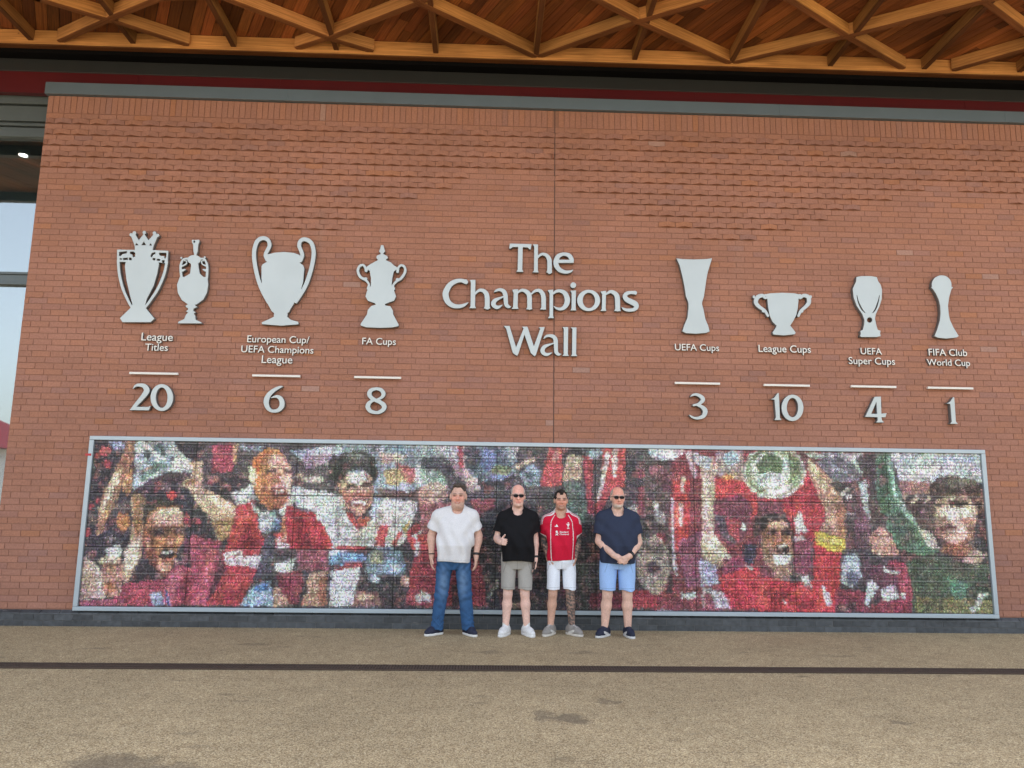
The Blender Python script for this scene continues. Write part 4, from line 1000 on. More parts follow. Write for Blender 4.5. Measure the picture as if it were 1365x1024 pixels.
# ------------------------------------------------------------------ lettering, trophies, numbers on the wall
GLYPH = {
'T': [[[249,4784],[242,4723],[242,4720],[244,4719],[254,4716],[257,4716],[287,4738],[291,4740],[355,4742],[357,4740],[357,4737],[354,4441],[353,4438],[337,4413],[339,4411],[342,4411],[427,4410],[429,4412],[416,4439],[415,4443],[417,4738],[420,4741],[481,4738],[484,4735],[501,4717],[518,4713],[520,4716],[530,4784],[528,4786],[524,4786],[253,4786]]],
'h_a': [[[548,4784],[545,4782],[564,4750],[564,4747],[564,4437],[563,4433],[545,4412],[545,4409],[622,4408],[625,4410],[615,4435],[614,4438],[614,4596],[631,4614],[641,4624],[658,4633],[665,4636],[672,4637],[682,4635],[692,4632],[702,4627],[708,4623],[713,4616],[722,4602],[727,4588],[730,4578],[732,4567],[733,4550],[734,4494],[734,4441],[733,4438],[722,4413],[724,4411],[734,4410],[736,4410],[744,4399],[751,4395],[756,4393],[761,4392],[768,4392],[775,4394],[780,4397],[788,4404],[791,4409],[798,4410],[799,4411],[795,4439],[795,4502],[793,4569],[790,4583],[788,4594],[782,4607],[777,4618],[763,4636],[753,4647],[742,4656],[729,4664],[722,4667],[709,4671],[699,4673],[685,4675],[675,4674],[661,4672],[654,4669],[644,4664],[634,4657],[624,4647],[617,4639],[614,4642],[614,4646],[614,4780],[613,4783]]],
'e': [[[945,4685],[925,4682],[908,4678],[891,4673],[880,4669],[870,4663],[860,4656],[853,4650],[844,4640],[837,4629],[828,4611],[822,4597],[817,4583],[813,4561],[812,4551],[812,4537],[814,4523],[816,4512],[821,4498],[830,4478],[837,4467],[850,4450],[857,4442],[874,4427],[885,4421],[905,4412],[915,4409],[935,4404],[952,4401],[969,4400],[980,4400],[996,4403],[1020,4409],[1034,4415],[1044,4421],[1051,4427],[1057,4434],[1068,4452],[1069,4455],[1068,4457],[1064,4458],[1037,4449],[1010,4445],[990,4444],[979,4444],[969,4446],[952,4451],[939,4457],[925,4464],[915,4471],[908,4477],[900,4486],[891,4500],[885,4514],[880,4528],[877,4542],[1074,4547],[1078,4589],[1075,4599],[1073,4606],[1058,4638],[1051,4648],[1045,4655],[1034,4665],[1020,4674],[1010,4678],[996,4681],[986,4683],[969,4685]],[[942,4639],[932,4636],[921,4631],[915,4627],[904,4619],[898,4611],[892,4602],[886,4588],[888,4586],[1013,4588],[1017,4590],[1017,4591],[1012,4601],[1004,4615],[1000,4621],[993,4626],[976,4634],[966,4638],[952,4640]]],
'C': [[[-411,4301],[-424,4299],[-441,4293],[-461,4286],[-477,4278],[-497,4267],[-507,4260],[-523,4247],[-533,4237],[-548,4218],[-562,4197],[-573,4176],[-582,4158],[-588,4141],[-593,4123],[-595,4113],[-596,4096],[-595,4078],[-592,4061],[-588,4044],[-581,4025],[-573,4007],[-563,3990],[-556,3979],[-544,3966],[-529,3952],[-512,3940],[-495,3930],[-482,3924],[-472,3920],[-452,3915],[-435,3913],[-415,3912],[-388,3913],[-365,3917],[-342,3924],[-322,3934],[-309,3942],[-296,3952],[-287,3961],[-267,3989],[-266,3993],[-267,3994],[-270,3996],[-310,3981],[-346,3970],[-366,3966],[-386,3964],[-416,3966],[-430,3969],[-443,3972],[-453,3977],[-463,3983],[-477,3994],[-487,4004],[-496,4015],[-501,4025],[-508,4043],[-514,4067],[-518,4091],[-518,4101],[-518,4108],[-515,4118],[-510,4134],[-498,4165],[-485,4189],[-479,4199],[-472,4206],[-456,4220],[-436,4233],[-412,4245],[-393,4251],[-376,4254],[-366,4254],[-356,4253],[-343,4248],[-312,4233],[-306,4232],[-299,4231],[-295,4230],[-294,4231],[-291,4234],[-286,4238],[-282,4241],[-279,4246],[-276,4252],[-275,4262],[-278,4273],[-283,4281],[-290,4286],[-290,4293],[-294,4295],[-314,4294],[-344,4301],[-371,4303],[-391,4303]]],
'h_b': [[[-252,4289],[-252,4288],[-242,4257],[-241,4254],[-238,3950],[-239,3946],[-252,3919],[-251,3917],[-247,3917],[-171,3918],[-167,3920],[-179,3948],[-179,3951],[-180,4093],[-161,4113],[-149,4124],[-132,4135],[-122,4138],[-112,4137],[-102,4134],[-91,4130],[-86,4126],[-78,4116],[-73,4109],[-68,4099],[-64,4085],[-61,4068],[-59,4044],[-57,3951],[-57,3947],[-70,3919],[-67,3918],[-51,3918],[-44,3912],[-37,3908],[-30,3906],[-24,3905],[-17,3907],[-10,3909],[-4,3914],[-1,3918],[3,3920],[16,3920],[18,3921],[6,3949],[5,3952],[5,4031],[3,4062],[1,4079],[-4,4100],[-9,4114],[-14,4124],[-22,4138],[-35,4151],[-52,4165],[-59,4169],[-65,4172],[-79,4177],[-92,4179],[-106,4180],[-119,4179],[-126,4178],[-136,4174],[-144,4169],[-154,4162],[-162,4155],[-171,4145],[-178,4134],[-180,4138],[-181,4290],[-182,4292],[-185,4292],[-249,4291]]],
'a_a': [[[120,4187],[107,4184],[96,4181],[87,4176],[77,4170],[67,4158],[56,4141],[55,4137],[56,4134],[60,4133],[87,4142],[117,4150],[127,4150],[137,4148],[144,4144],[151,4139],[158,4133],[163,4126],[166,4119],[170,4109],[175,4091],[175,4088],[75,4057],[62,4050],[49,4041],[39,4030],[31,4019],[27,4012],[22,3998],[21,3988],[21,3978],[23,3967],[27,3957],[32,3950],[37,3943],[48,3933],[61,3925],[77,3917],[91,3914],[104,3914],[117,3918],[124,3921],[131,3925],[142,3935],[167,3962],[168,3964],[169,3967],[168,3970],[167,3972],[163,3974],[160,3973],[123,3962],[113,3960],[103,3961],[97,3963],[92,3965],[88,3969],[86,3972],[83,3976],[81,3982],[82,3993],[85,4000],[89,4007],[96,4014],[106,4023],[142,4048],[175,4067],[178,4064],[181,4023],[187,3981],[191,3968],[197,3955],[204,3947],[211,3941],[217,3937],[228,3932],[238,3929],[248,3929],[254,3930],[261,3932],[268,3937],[277,3948],[278,3952],[275,3956],[261,3962],[245,3976],[243,3979],[241,3982],[239,3993],[237,4024],[235,4072],[233,4096],[229,4113],[225,4127],[216,4148],[208,4160],[197,4170],[191,4175],[177,4182],[164,4186],[150,4188],[133,4189]]],
'm': [[[404,4186],[394,4182],[382,4175],[373,4168],[364,4159],[364,4160],[364,4181],[361,4183],[290,4173],[290,4169],[306,4124],[306,4121],[302,3952],[301,3948],[284,3924],[287,3920],[370,3922],[372,3926],[361,3953],[363,4122],[366,4126],[380,4137],[388,4142],[405,4148],[415,4150],[425,4147],[435,4143],[444,4138],[452,4132],[469,4114],[473,4107],[476,4097],[478,4080],[480,4056],[482,3949],[470,3921],[471,3919],[474,3919],[494,3919],[504,3915],[511,3914],[521,3915],[531,3920],[545,3920],[548,3922],[542,3940],[541,4057],[539,4088],[535,4109],[535,4112],[563,4133],[575,4141],[596,4150],[603,4152],[610,4153],[616,4152],[627,4148],[634,4142],[640,4136],[646,4125],[650,4116],[654,4105],[656,4091],[659,4074],[660,4049],[662,3953],[646,3921],[648,3920],[679,3921],[685,3918],[692,3918],[699,3919],[705,3921],[722,3922],[724,3923],[721,3940],[722,3951],[721,4054],[719,4082],[715,4103],[710,4123],[702,4140],[694,4154],[688,4161],[674,4176],[660,4185],[653,4188],[640,4192],[623,4194],[609,4193],[603,4192],[586,4186],[576,4180],[566,4173],[552,4161],[529,4134],[526,4134],[518,4147],[512,4153],[505,4160],[485,4174],[472,4181],[458,4185],[438,4189],[421,4189],[414,4189]]],
'p': [[[861,4189],[847,4184],[837,4178],[827,4170],[814,4155],[812,4157],[812,4185],[810,4187],[746,4179],[743,4178],[742,4176],[765,4135],[765,4132],[766,3842],[748,3814],[746,3810],[748,3809],[822,3811],[823,3812],[812,3843],[812,4119],[814,4121],[844,4140],[857,4146],[871,4150],[881,4151],[891,4151],[898,4149],[908,4145],[921,4138],[931,4132],[937,4125],[942,4118],[946,4108],[951,4094],[955,4077],[958,4060],[959,4046],[958,4032],[954,4015],[949,4001],[943,3987],[933,3973],[925,3965],[916,3958],[908,3955],[898,3952],[888,3951],[875,3953],[858,3956],[845,3961],[824,3970],[821,3970],[818,3967],[818,3963],[837,3939],[845,3932],[855,3926],[865,3921],[875,3917],[892,3914],[902,3913],[919,3914],[932,3917],[946,3921],[956,3925],[966,3932],[976,3939],[986,3950],[996,3961],[1005,3974],[1011,3985],[1018,3999],[1023,4013],[1027,4030],[1029,4047],[1028,4065],[1024,4085],[1019,4103],[1011,4123],[1001,4140],[988,4157],[982,4164],[975,4170],[965,4176],[948,4184],[931,4188],[911,4192],[891,4193],[874,4192]]],
'i': [[[1056,4286],[1050,4282],[1043,4277],[1038,4271],[1035,4264],[1032,4257],[1032,4250],[1032,4243],[1034,4236],[1037,4229],[1042,4222],[1046,4219],[1053,4215],[1060,4212],[1067,4212],[1073,4212],[1080,4214],[1087,4217],[1094,4222],[1098,4227],[1102,4234],[1105,4241],[1106,4248],[1106,4255],[1104,4262],[1101,4269],[1097,4276],[1093,4279],[1087,4284],[1080,4287],[1073,4288],[1063,4288]],[[1083,4182],[1036,4178],[1032,4177],[1048,4143],[1048,4139],[1046,3945],[1033,3921],[1033,3917],[1107,3919],[1108,3922],[1100,3946],[1105,4182],[1104,4183]]],
'o': [[[1242,4193],[1229,4190],[1215,4185],[1202,4180],[1188,4172],[1178,4165],[1166,4156],[1155,4145],[1147,4134],[1139,4124],[1132,4110],[1126,4096],[1122,4082],[1119,4068],[1118,4054],[1119,4040],[1120,4026],[1124,4013],[1129,3999],[1135,3985],[1142,3975],[1151,3963],[1161,3952],[1171,3944],[1184,3935],[1198,3927],[1211,3922],[1225,3918],[1238,3915],[1252,3914],[1268,3913],[1282,3915],[1295,3917],[1309,3921],[1322,3926],[1333,3931],[1346,3938],[1356,3945],[1368,3956],[1378,3966],[1387,3977],[1393,3988],[1401,4002],[1405,4012],[1409,4026],[1412,4040],[1413,4054],[1413,4068],[1411,4081],[1408,4095],[1403,4109],[1397,4120],[1391,4132],[1382,4143],[1373,4154],[1364,4162],[1352,4170],[1340,4178],[1327,4184],[1313,4189],[1300,4192],[1286,4194],[1273,4195],[1256,4195]],[[1269,4155],[1259,4154],[1252,4152],[1239,4146],[1225,4137],[1215,4126],[1208,4117],[1203,4108],[1196,4090],[1192,4073],[1190,4052],[1192,4031],[1196,4014],[1203,3997],[1208,3989],[1214,3980],[1225,3970],[1238,3961],[1252,3956],[1258,3954],[1269,3954],[1279,3955],[1285,3956],[1299,3962],[1312,3972],[1323,3983],[1329,3991],[1334,4000],[1342,4018],[1346,4035],[1348,4056],[1346,4077],[1342,4094],[1335,4111],[1330,4119],[1323,4128],[1313,4139],[1300,4148],[1286,4153],[1279,4154]]],
'n': [[[1542,4196],[1532,4192],[1522,4186],[1502,4170],[1491,4159],[1490,4163],[1490,4184],[1488,4186],[1420,4176],[1420,4172],[1439,4141],[1440,4138],[1433,3950],[1432,3947],[1419,3922],[1419,3919],[1490,3921],[1492,3924],[1485,3948],[1484,3952],[1489,4125],[1490,4128],[1515,4143],[1535,4152],[1545,4155],[1552,4154],[1562,4150],[1572,4144],[1583,4135],[1592,4124],[1596,4117],[1598,4110],[1600,4100],[1603,4082],[1604,4058],[1606,3954],[1605,3951],[1592,3923],[1594,3921],[1621,3921],[1628,3918],[1635,3917],[1645,3918],[1655,3922],[1675,3922],[1679,3925],[1669,3949],[1669,3952],[1670,4046],[1669,4073],[1668,4091],[1664,4115],[1661,4125],[1657,4136],[1650,4149],[1642,4160],[1624,4176],[1610,4184],[1597,4191],[1576,4197],[1563,4198],[1556,4198]]],
's': [[[1794,4191],[1771,4188],[1757,4184],[1743,4178],[1737,4173],[1726,4165],[1720,4158],[1712,4147],[1706,4133],[1703,4123],[1703,4116],[1704,4106],[1705,4099],[1710,4085],[1717,4071],[1728,4057],[1739,4047],[1747,4041],[1759,4034],[1792,4018],[1839,3995],[1844,3991],[1847,3987],[1848,3984],[1847,3980],[1843,3975],[1836,3970],[1826,3965],[1809,3961],[1788,3960],[1761,3959],[1741,3961],[1716,3967],[1694,3977],[1690,3978],[1689,3977],[1687,3973],[1696,3953],[1704,3943],[1717,3933],[1734,3925],[1751,3920],[1771,3917],[1795,3916],[1825,3919],[1842,3922],[1859,3929],[1873,3936],[1878,3940],[1890,3949],[1899,3961],[1906,3975],[1908,3989],[1909,3999],[1908,4006],[1905,4020],[1900,4030],[1896,4037],[1891,4044],[1881,4053],[1861,4065],[1824,4083],[1780,4101],[1776,4104],[1770,4110],[1766,4114],[1763,4121],[1763,4124],[1764,4128],[1770,4135],[1775,4138],[1780,4141],[1790,4145],[1807,4150],[1821,4151],[1831,4150],[1855,4146],[1872,4140],[1873,4141],[1875,4146],[1882,4151],[1887,4158],[1888,4162],[1889,4169],[1888,4176],[1886,4179],[1884,4183],[1877,4190],[1876,4193],[1849,4194],[1842,4192],[1822,4193]]],
'W': [[[188,3698],[217,3663],[219,3659],[303,3362],[304,3359],[322,3337],[360,3316],[363,3316],[368,3328],[376,3338],[451,3591],[532,3356],[534,3354],[577,3315],[580,3315],[596,3327],[598,3329],[701,3673],[705,3692],[703,3694],[637,3690],[634,3690],[632,3688],[648,3672],[649,3669],[573,3449],[569,3449],[491,3685],[490,3688],[487,3691],[488,3694],[422,3694],[421,3693],[437,3667],[437,3664],[349,3432],[346,3429],[270,3670],[266,3696],[264,3699],[191,3699]]],
'a_b': [[[762,3602],[747,3599],[731,3595],[721,3590],[712,3583],[704,3575],[699,3565],[690,3542],[692,3539],[693,3538],[696,3539],[714,3552],[721,3556],[740,3563],[750,3565],[759,3566],[769,3565],[778,3562],[788,3559],[801,3552],[806,3548],[811,3541],[816,3532],[818,3522],[820,3509],[821,3496],[820,3494],[817,3494],[728,3473],[716,3470],[700,3463],[687,3455],[680,3448],[669,3435],[661,3422],[656,3409],[653,3397],[653,3387],[654,3377],[656,3371],[660,3362],[668,3349],[679,3338],[688,3331],[694,3328],[710,3322],[723,3320],[739,3321],[751,3324],[759,3328],[770,3335],[801,3359],[803,3361],[804,3364],[802,3367],[798,3369],[757,3361],[748,3360],[738,3360],[728,3363],[721,3366],[716,3369],[713,3372],[710,3377],[708,3382],[707,3388],[708,3394],[710,3401],[714,3411],[720,3420],[725,3426],[735,3434],[751,3444],[776,3457],[795,3467],[820,3478],[821,3477],[822,3474],[823,3448],[827,3387],[830,3371],[834,3362],[837,3355],[844,3346],[850,3340],[855,3336],[865,3331],[874,3328],[884,3327],[893,3329],[899,3332],[918,3346],[919,3347],[920,3351],[918,3353],[917,3354],[899,3357],[893,3360],[883,3369],[880,3372],[878,3379],[876,3398],[875,3494],[875,3514],[873,3526],[870,3539],[866,3552],[862,3562],[854,3573],[845,3584],[838,3589],[826,3596],[810,3601],[797,3602],[781,3603]]],
'l_a': [[[932,3698],[932,3698],[934,3695],[946,3679],[948,3675],[947,3350],[933,3327],[936,3325],[1012,3327],[1014,3329],[1001,3351],[1005,3699],[1002,3701]]],
'l_b': [[[1041,3697],[1040,3695],[1055,3676],[1057,3673],[1053,3354],[1053,3350],[1039,3328],[1042,3325],[1117,3327],[1120,3329],[1106,3352],[1106,3355],[1110,3697],[1108,3698]]],
'2': [[[-4282,2877],[-4297,2875],[-4308,2871],[-4319,2865],[-4328,2858],[-4335,2848],[-4339,2838],[-4349,2813],[-4347,2810],[-4344,2810],[-4320,2830],[-4310,2836],[-4299,2838],[-4292,2839],[-4284,2840],[-4270,2838],[-4246,2833],[-4238,2830],[-4231,2826],[-4223,2818],[-4217,2807],[-4213,2799],[-4213,2797],[-4213,2791],[-4217,2780],[-4227,2758],[-4239,2736],[-4254,2713],[-4276,2679],[-4321,2613],[-4346,2570],[-4366,2547],[-4365,2546],[-4363,2546],[-4133,2547],[-4131,2548],[-4113,2603],[-4114,2606],[-4137,2591],[-4277,2590],[-4280,2590],[-4281,2592],[-4261,2615],[-4194,2695],[-4171,2724],[-4155,2749],[-4149,2761],[-4144,2776],[-4143,2787],[-4144,2798],[-4146,2809],[-4150,2819],[-4158,2833],[-4168,2846],[-4176,2854],[-4188,2864],[-4194,2868],[-4202,2872],[-4210,2875],[-4226,2879],[-4247,2880]]],
'0_a': [[[-4025,2872],[-4038,2869],[-4050,2863],[-4061,2857],[-4072,2849],[-4081,2841],[-4091,2830],[-4099,2819],[-4107,2805],[-4113,2791],[-4118,2778],[-4121,2764],[-4124,2748],[-4125,2734],[-4126,2718],[-4124,2701],[-4122,2685],[-4118,2669],[-4114,2655],[-4108,2639],[-4101,2626],[-4093,2612],[-4084,2600],[-4074,2588],[-4063,2578],[-4052,2569],[-4041,2561],[-4030,2555],[-4016,2549],[-4002,2545],[-3989,2543],[-3976,2542],[-3962,2543],[-3949,2545],[-3937,2549],[-3924,2555],[-3911,2563],[-3901,2571],[-3891,2581],[-3882,2592],[-3873,2605],[-3866,2619],[-3861,2633],[-3856,2649],[-3853,2665],[-3851,2682],[-3851,2698],[-3852,2714],[-3854,2731],[-3858,2747],[-3863,2763],[-3870,2779],[-3878,2795],[-3886,2809],[-3896,2821],[-3907,2833],[-3918,2844],[-3930,2853],[-3942,2860],[-3956,2866],[-3969,2871],[-3983,2874],[-3996,2875],[-4012,2875]],[[-4006,2831],[-4014,2829],[-4019,2827],[-4025,2823],[-4031,2817],[-4041,2805],[-4045,2797],[-4049,2787],[-4055,2768],[-4059,2746],[-4060,2724],[-4059,2700],[-4054,2675],[-4048,2654],[-4039,2632],[-4030,2616],[-4018,2601],[-4011,2595],[-4004,2590],[-3998,2587],[-3990,2584],[-3984,2583],[-3976,2583],[-3969,2584],[-3964,2586],[-3956,2590],[-3951,2594],[-3946,2599],[-3940,2607],[-3931,2623],[-3927,2634],[-3924,2645],[-3920,2667],[-3919,2691],[-3920,2716],[-3924,2740],[-3932,2765],[-3941,2785],[-3952,2802],[-3958,2810],[-3965,2817],[-3970,2822],[-3979,2827],[-3984,2829],[-3992,2831],[-3998,2832]]],
'6': [[[-2572,2878],[-2585,2874],[-2606,2867],[-2634,2853],[-2650,2844],[-2663,2835],[-2678,2823],[-2693,2810],[-2707,2796],[-2715,2788],[-2726,2771],[-2735,2755],[-2740,2746],[-2746,2730],[-2749,2719],[-2751,2708],[-2753,2692],[-2753,2681],[-2752,2670],[-2750,2659],[-2744,2640],[-2734,2616],[-2722,2597],[-2716,2589],[-2705,2578],[-2694,2569],[-2683,2562],[-2672,2556],[-2661,2551],[-2647,2548],[-2637,2546],[-2623,2545],[-2607,2545],[-2583,2548],[-2570,2551],[-2557,2556],[-2549,2560],[-2539,2567],[-2522,2582],[-2509,2598],[-2501,2612],[-2498,2620],[-2496,2628],[-2495,2642],[-2494,2653],[-2495,2666],[-2498,2680],[-2500,2691],[-2505,2704],[-2512,2718],[-2523,2734],[-2531,2743],[-2540,2749],[-2551,2756],[-2562,2760],[-2573,2763],[-2583,2765],[-2599,2765],[-2607,2763],[-2620,2759],[-2636,2751],[-2644,2746],[-2669,2729],[-2670,2726],[-2669,2724],[-2666,2724],[-2643,2728],[-2627,2730],[-2611,2731],[-2603,2730],[-2597,2729],[-2589,2724],[-2580,2717],[-2575,2711],[-2567,2700],[-2560,2684],[-2557,2671],[-2555,2657],[-2556,2643],[-2558,2633],[-2565,2616],[-2572,2605],[-2577,2600],[-2584,2595],[-2591,2591],[-2602,2588],[-2612,2586],[-2623,2585],[-2634,2586],[-2642,2588],[-2647,2590],[-2653,2594],[-2659,2598],[-2666,2606],[-2675,2620],[-2679,2628],[-2682,2639],[-2686,2652],[-2688,2668],[-2688,2682],[-2687,2696],[-2683,2712],[-2678,2728],[-2673,2742],[-2665,2756],[-2653,2773],[-2641,2786],[-2623,2804],[-2613,2814],[-2590,2830],[-2533,2867],[-2531,2870],[-2530,2873],[-2531,2876],[-2534,2880],[-2537,2881],[-2561,2880]]],
'8': [[[-1383,2885],[-1425,2878],[-1438,2875],[-1447,2872],[-1460,2864],[-1467,2858],[-1476,2848],[-1484,2835],[-1489,2822],[-1492,2807],[-1492,2797],[-1488,2782],[-1481,2767],[-1473,2755],[-1459,2740],[-1444,2728],[-1444,2725],[-1459,2717],[-1470,2709],[-1480,2701],[-1491,2687],[-1498,2674],[-1502,2661],[-1505,2646],[-1504,2636],[-1502,2626],[-1500,2619],[-1496,2610],[-1488,2597],[-1482,2591],[-1472,2579],[-1459,2569],[-1452,2564],[-1444,2561],[-1435,2557],[-1412,2552],[-1377,2548],[-1355,2548],[-1345,2549],[-1335,2551],[-1313,2558],[-1301,2564],[-1289,2570],[-1282,2575],[-1272,2583],[-1261,2595],[-1254,2605],[-1251,2613],[-1246,2628],[-1245,2636],[-1245,2646],[-1246,2656],[-1250,2666],[-1257,2678],[-1266,2688],[-1277,2698],[-1297,2711],[-1317,2722],[-1329,2727],[-1326,2730],[-1306,2740],[-1293,2748],[-1281,2761],[-1272,2773],[-1266,2786],[-1264,2794],[-1264,2804],[-1264,2811],[-1266,2819],[-1269,2826],[-1273,2834],[-1283,2848],[-1293,2859],[-1306,2869],[-1318,2876],[-1329,2879],[-1341,2881],[-1378,2885]],[[-1382,2847],[-1414,2836],[-1421,2833],[-1426,2829],[-1430,2823],[-1434,2816],[-1436,2808],[-1436,2801],[-1435,2793],[-1432,2786],[-1427,2778],[-1421,2771],[-1412,2763],[-1400,2756],[-1378,2743],[-1373,2742],[-1363,2746],[-1348,2753],[-1338,2760],[-1327,2769],[-1322,2775],[-1318,2783],[-1315,2790],[-1315,2798],[-1316,2805],[-1321,2815],[-1329,2827],[-1337,2834],[-1343,2838],[-1352,2841],[-1377,2847],[-1379,2848]],[[-1403,2703],[-1415,2698],[-1422,2693],[-1428,2688],[-1434,2680],[-1439,2673],[-1445,2657],[-1447,2645],[-1444,2635],[-1438,2620],[-1433,2612],[-1429,2607],[-1424,2604],[-1419,2601],[-1401,2594],[-1379,2589],[-1369,2588],[-1361,2588],[-1356,2589],[-1349,2591],[-1334,2598],[-1320,2608],[-1310,2617],[-1307,2622],[-1304,2627],[-1302,2635],[-1302,2640],[-1304,2645],[-1307,2649],[-1319,2662],[-1334,2674],[-1345,2681],[-1383,2696],[-1398,2703],[-1401,2704]]],
'3': [[[2601,2881],[2592,2879],[2579,2874],[2570,2870],[2561,2864],[2557,2860],[2553,2855],[2541,2836],[2541,2833],[2544,2831],[2566,2842],[2572,2844],[2585,2847],[2604,2850],[2616,2849],[2629,2844],[2638,2840],[2656,2828],[2666,2820],[2672,2812],[2677,2804],[2676,2801],[2671,2791],[2658,2776],[2649,2768],[2636,2759],[2626,2754],[2617,2750],[2582,2743],[2576,2740],[2573,2737],[2571,2733],[2570,2727],[2571,2724],[2575,2718],[2582,2716],[2585,2716],[2619,2722],[2628,2716],[2659,2702],[2668,2696],[2677,2688],[2685,2679],[2693,2667],[2696,2660],[2697,2654],[2698,2648],[2696,2639],[2694,2629],[2690,2620],[2686,2613],[2682,2609],[2675,2604],[2663,2598],[2647,2590],[2637,2587],[2625,2584],[2609,2583],[2600,2583],[2591,2583],[2575,2588],[2526,2608],[2522,2604],[2523,2601],[2535,2586],[2544,2577],[2553,2570],[2565,2563],[2575,2559],[2587,2555],[2608,2550],[2627,2549],[2649,2551],[2674,2556],[2690,2561],[2706,2567],[2718,2575],[2727,2583],[2738,2596],[2747,2611],[2751,2621],[2756,2640],[2758,2649],[2758,2658],[2756,2671],[2751,2683],[2748,2689],[2741,2699],[2728,2711],[2710,2724],[2691,2733],[2682,2736],[2672,2738],[2675,2741],[2689,2749],[2698,2756],[2708,2764],[2718,2775],[2725,2786],[2728,2795],[2730,2805],[2729,2814],[2725,2826],[2716,2840],[2710,2847],[2702,2854],[2686,2865],[2667,2873],[2651,2878],[2639,2881],[2630,2882],[2617,2883]]],
'1_a': [[[3655,2902],[3608,2839],[3605,2837],[3566,2824],[3571,2821],[3610,2817],[3613,2815],[3622,2593],[3621,2590],[3603,2562],[3606,2559],[3690,2560],[3692,2563],[3674,2591],[3674,2594],[3672,2901],[3671,2904]]],
'0_b': [[[3819,2883],[3806,2879],[3793,2873],[3780,2866],[3771,2860],[3759,2850],[3748,2839],[3738,2828],[3729,2815],[3722,2802],[3714,2786],[3708,2771],[3704,2755],[3700,2739],[3698,2723],[3698,2708],[3698,2692],[3700,2676],[3703,2661],[3707,2646],[3712,2633],[3719,2620],[3728,2605],[3737,2594],[3746,2584],[3755,2576],[3767,2568],[3779,2561],[3791,2556],[3804,2553],[3816,2551],[3832,2550],[3845,2551],[3860,2555],[3873,2559],[3886,2565],[3899,2572],[3912,2582],[3922,2591],[3932,2602],[3942,2615],[3950,2628],[3959,2643],[3965,2659],[3971,2675],[3974,2691],[3977,2709],[3978,2728],[3978,2744],[3976,2760],[3973,2775],[3968,2791],[3962,2806],[3955,2820],[3946,2834],[3935,2847],[3925,2857],[3913,2866],[3901,2873],[3888,2879],[3876,2883],[3863,2885],[3848,2886],[3832,2885]],[[3836,2843],[3823,2838],[3817,2834],[3810,2829],[3804,2823],[3797,2815],[3787,2799],[3779,2781],[3772,2759],[3768,2737],[3766,2712],[3767,2690],[3771,2668],[3777,2649],[3785,2631],[3794,2619],[3800,2613],[3806,2608],[3819,2602],[3825,2601],[3834,2600],[3844,2602],[3850,2604],[3857,2607],[3863,2612],[3870,2617],[3876,2625],[3886,2639],[3896,2658],[3903,2680],[3908,2705],[3910,2730],[3909,2755],[3905,2777],[3898,2799],[3888,2816],[3883,2824],[3877,2830],[3870,2835],[3864,2838],[3852,2843],[3846,2843]]],
'4': [[[4912,2878],[4898,2877],[4896,2875],[4762,2621],[4763,2619],[4766,2619],[4918,2617],[4920,2616],[4920,2579],[4898,2551],[4899,2550],[4998,2552],[5001,2552],[5001,2553],[4974,2580],[4971,2616],[4974,2618],[5019,2619],[5022,2620],[5039,2668],[5037,2670],[4972,2664],[4981,2880],[4980,2882]],[[4916,2809],[4843,2662],[4845,2660],[4915,2661],[4918,2662],[4917,2805]]],
'1_b': [[[5915,2891],[5912,2888],[5870,2831],[5821,2808],[5826,2807],[5868,2803],[5870,2800],[5872,2579],[5849,2551],[5850,2550],[5853,2549],[5946,2549],[5949,2550],[5925,2580],[5929,2886],[5926,2889]]],
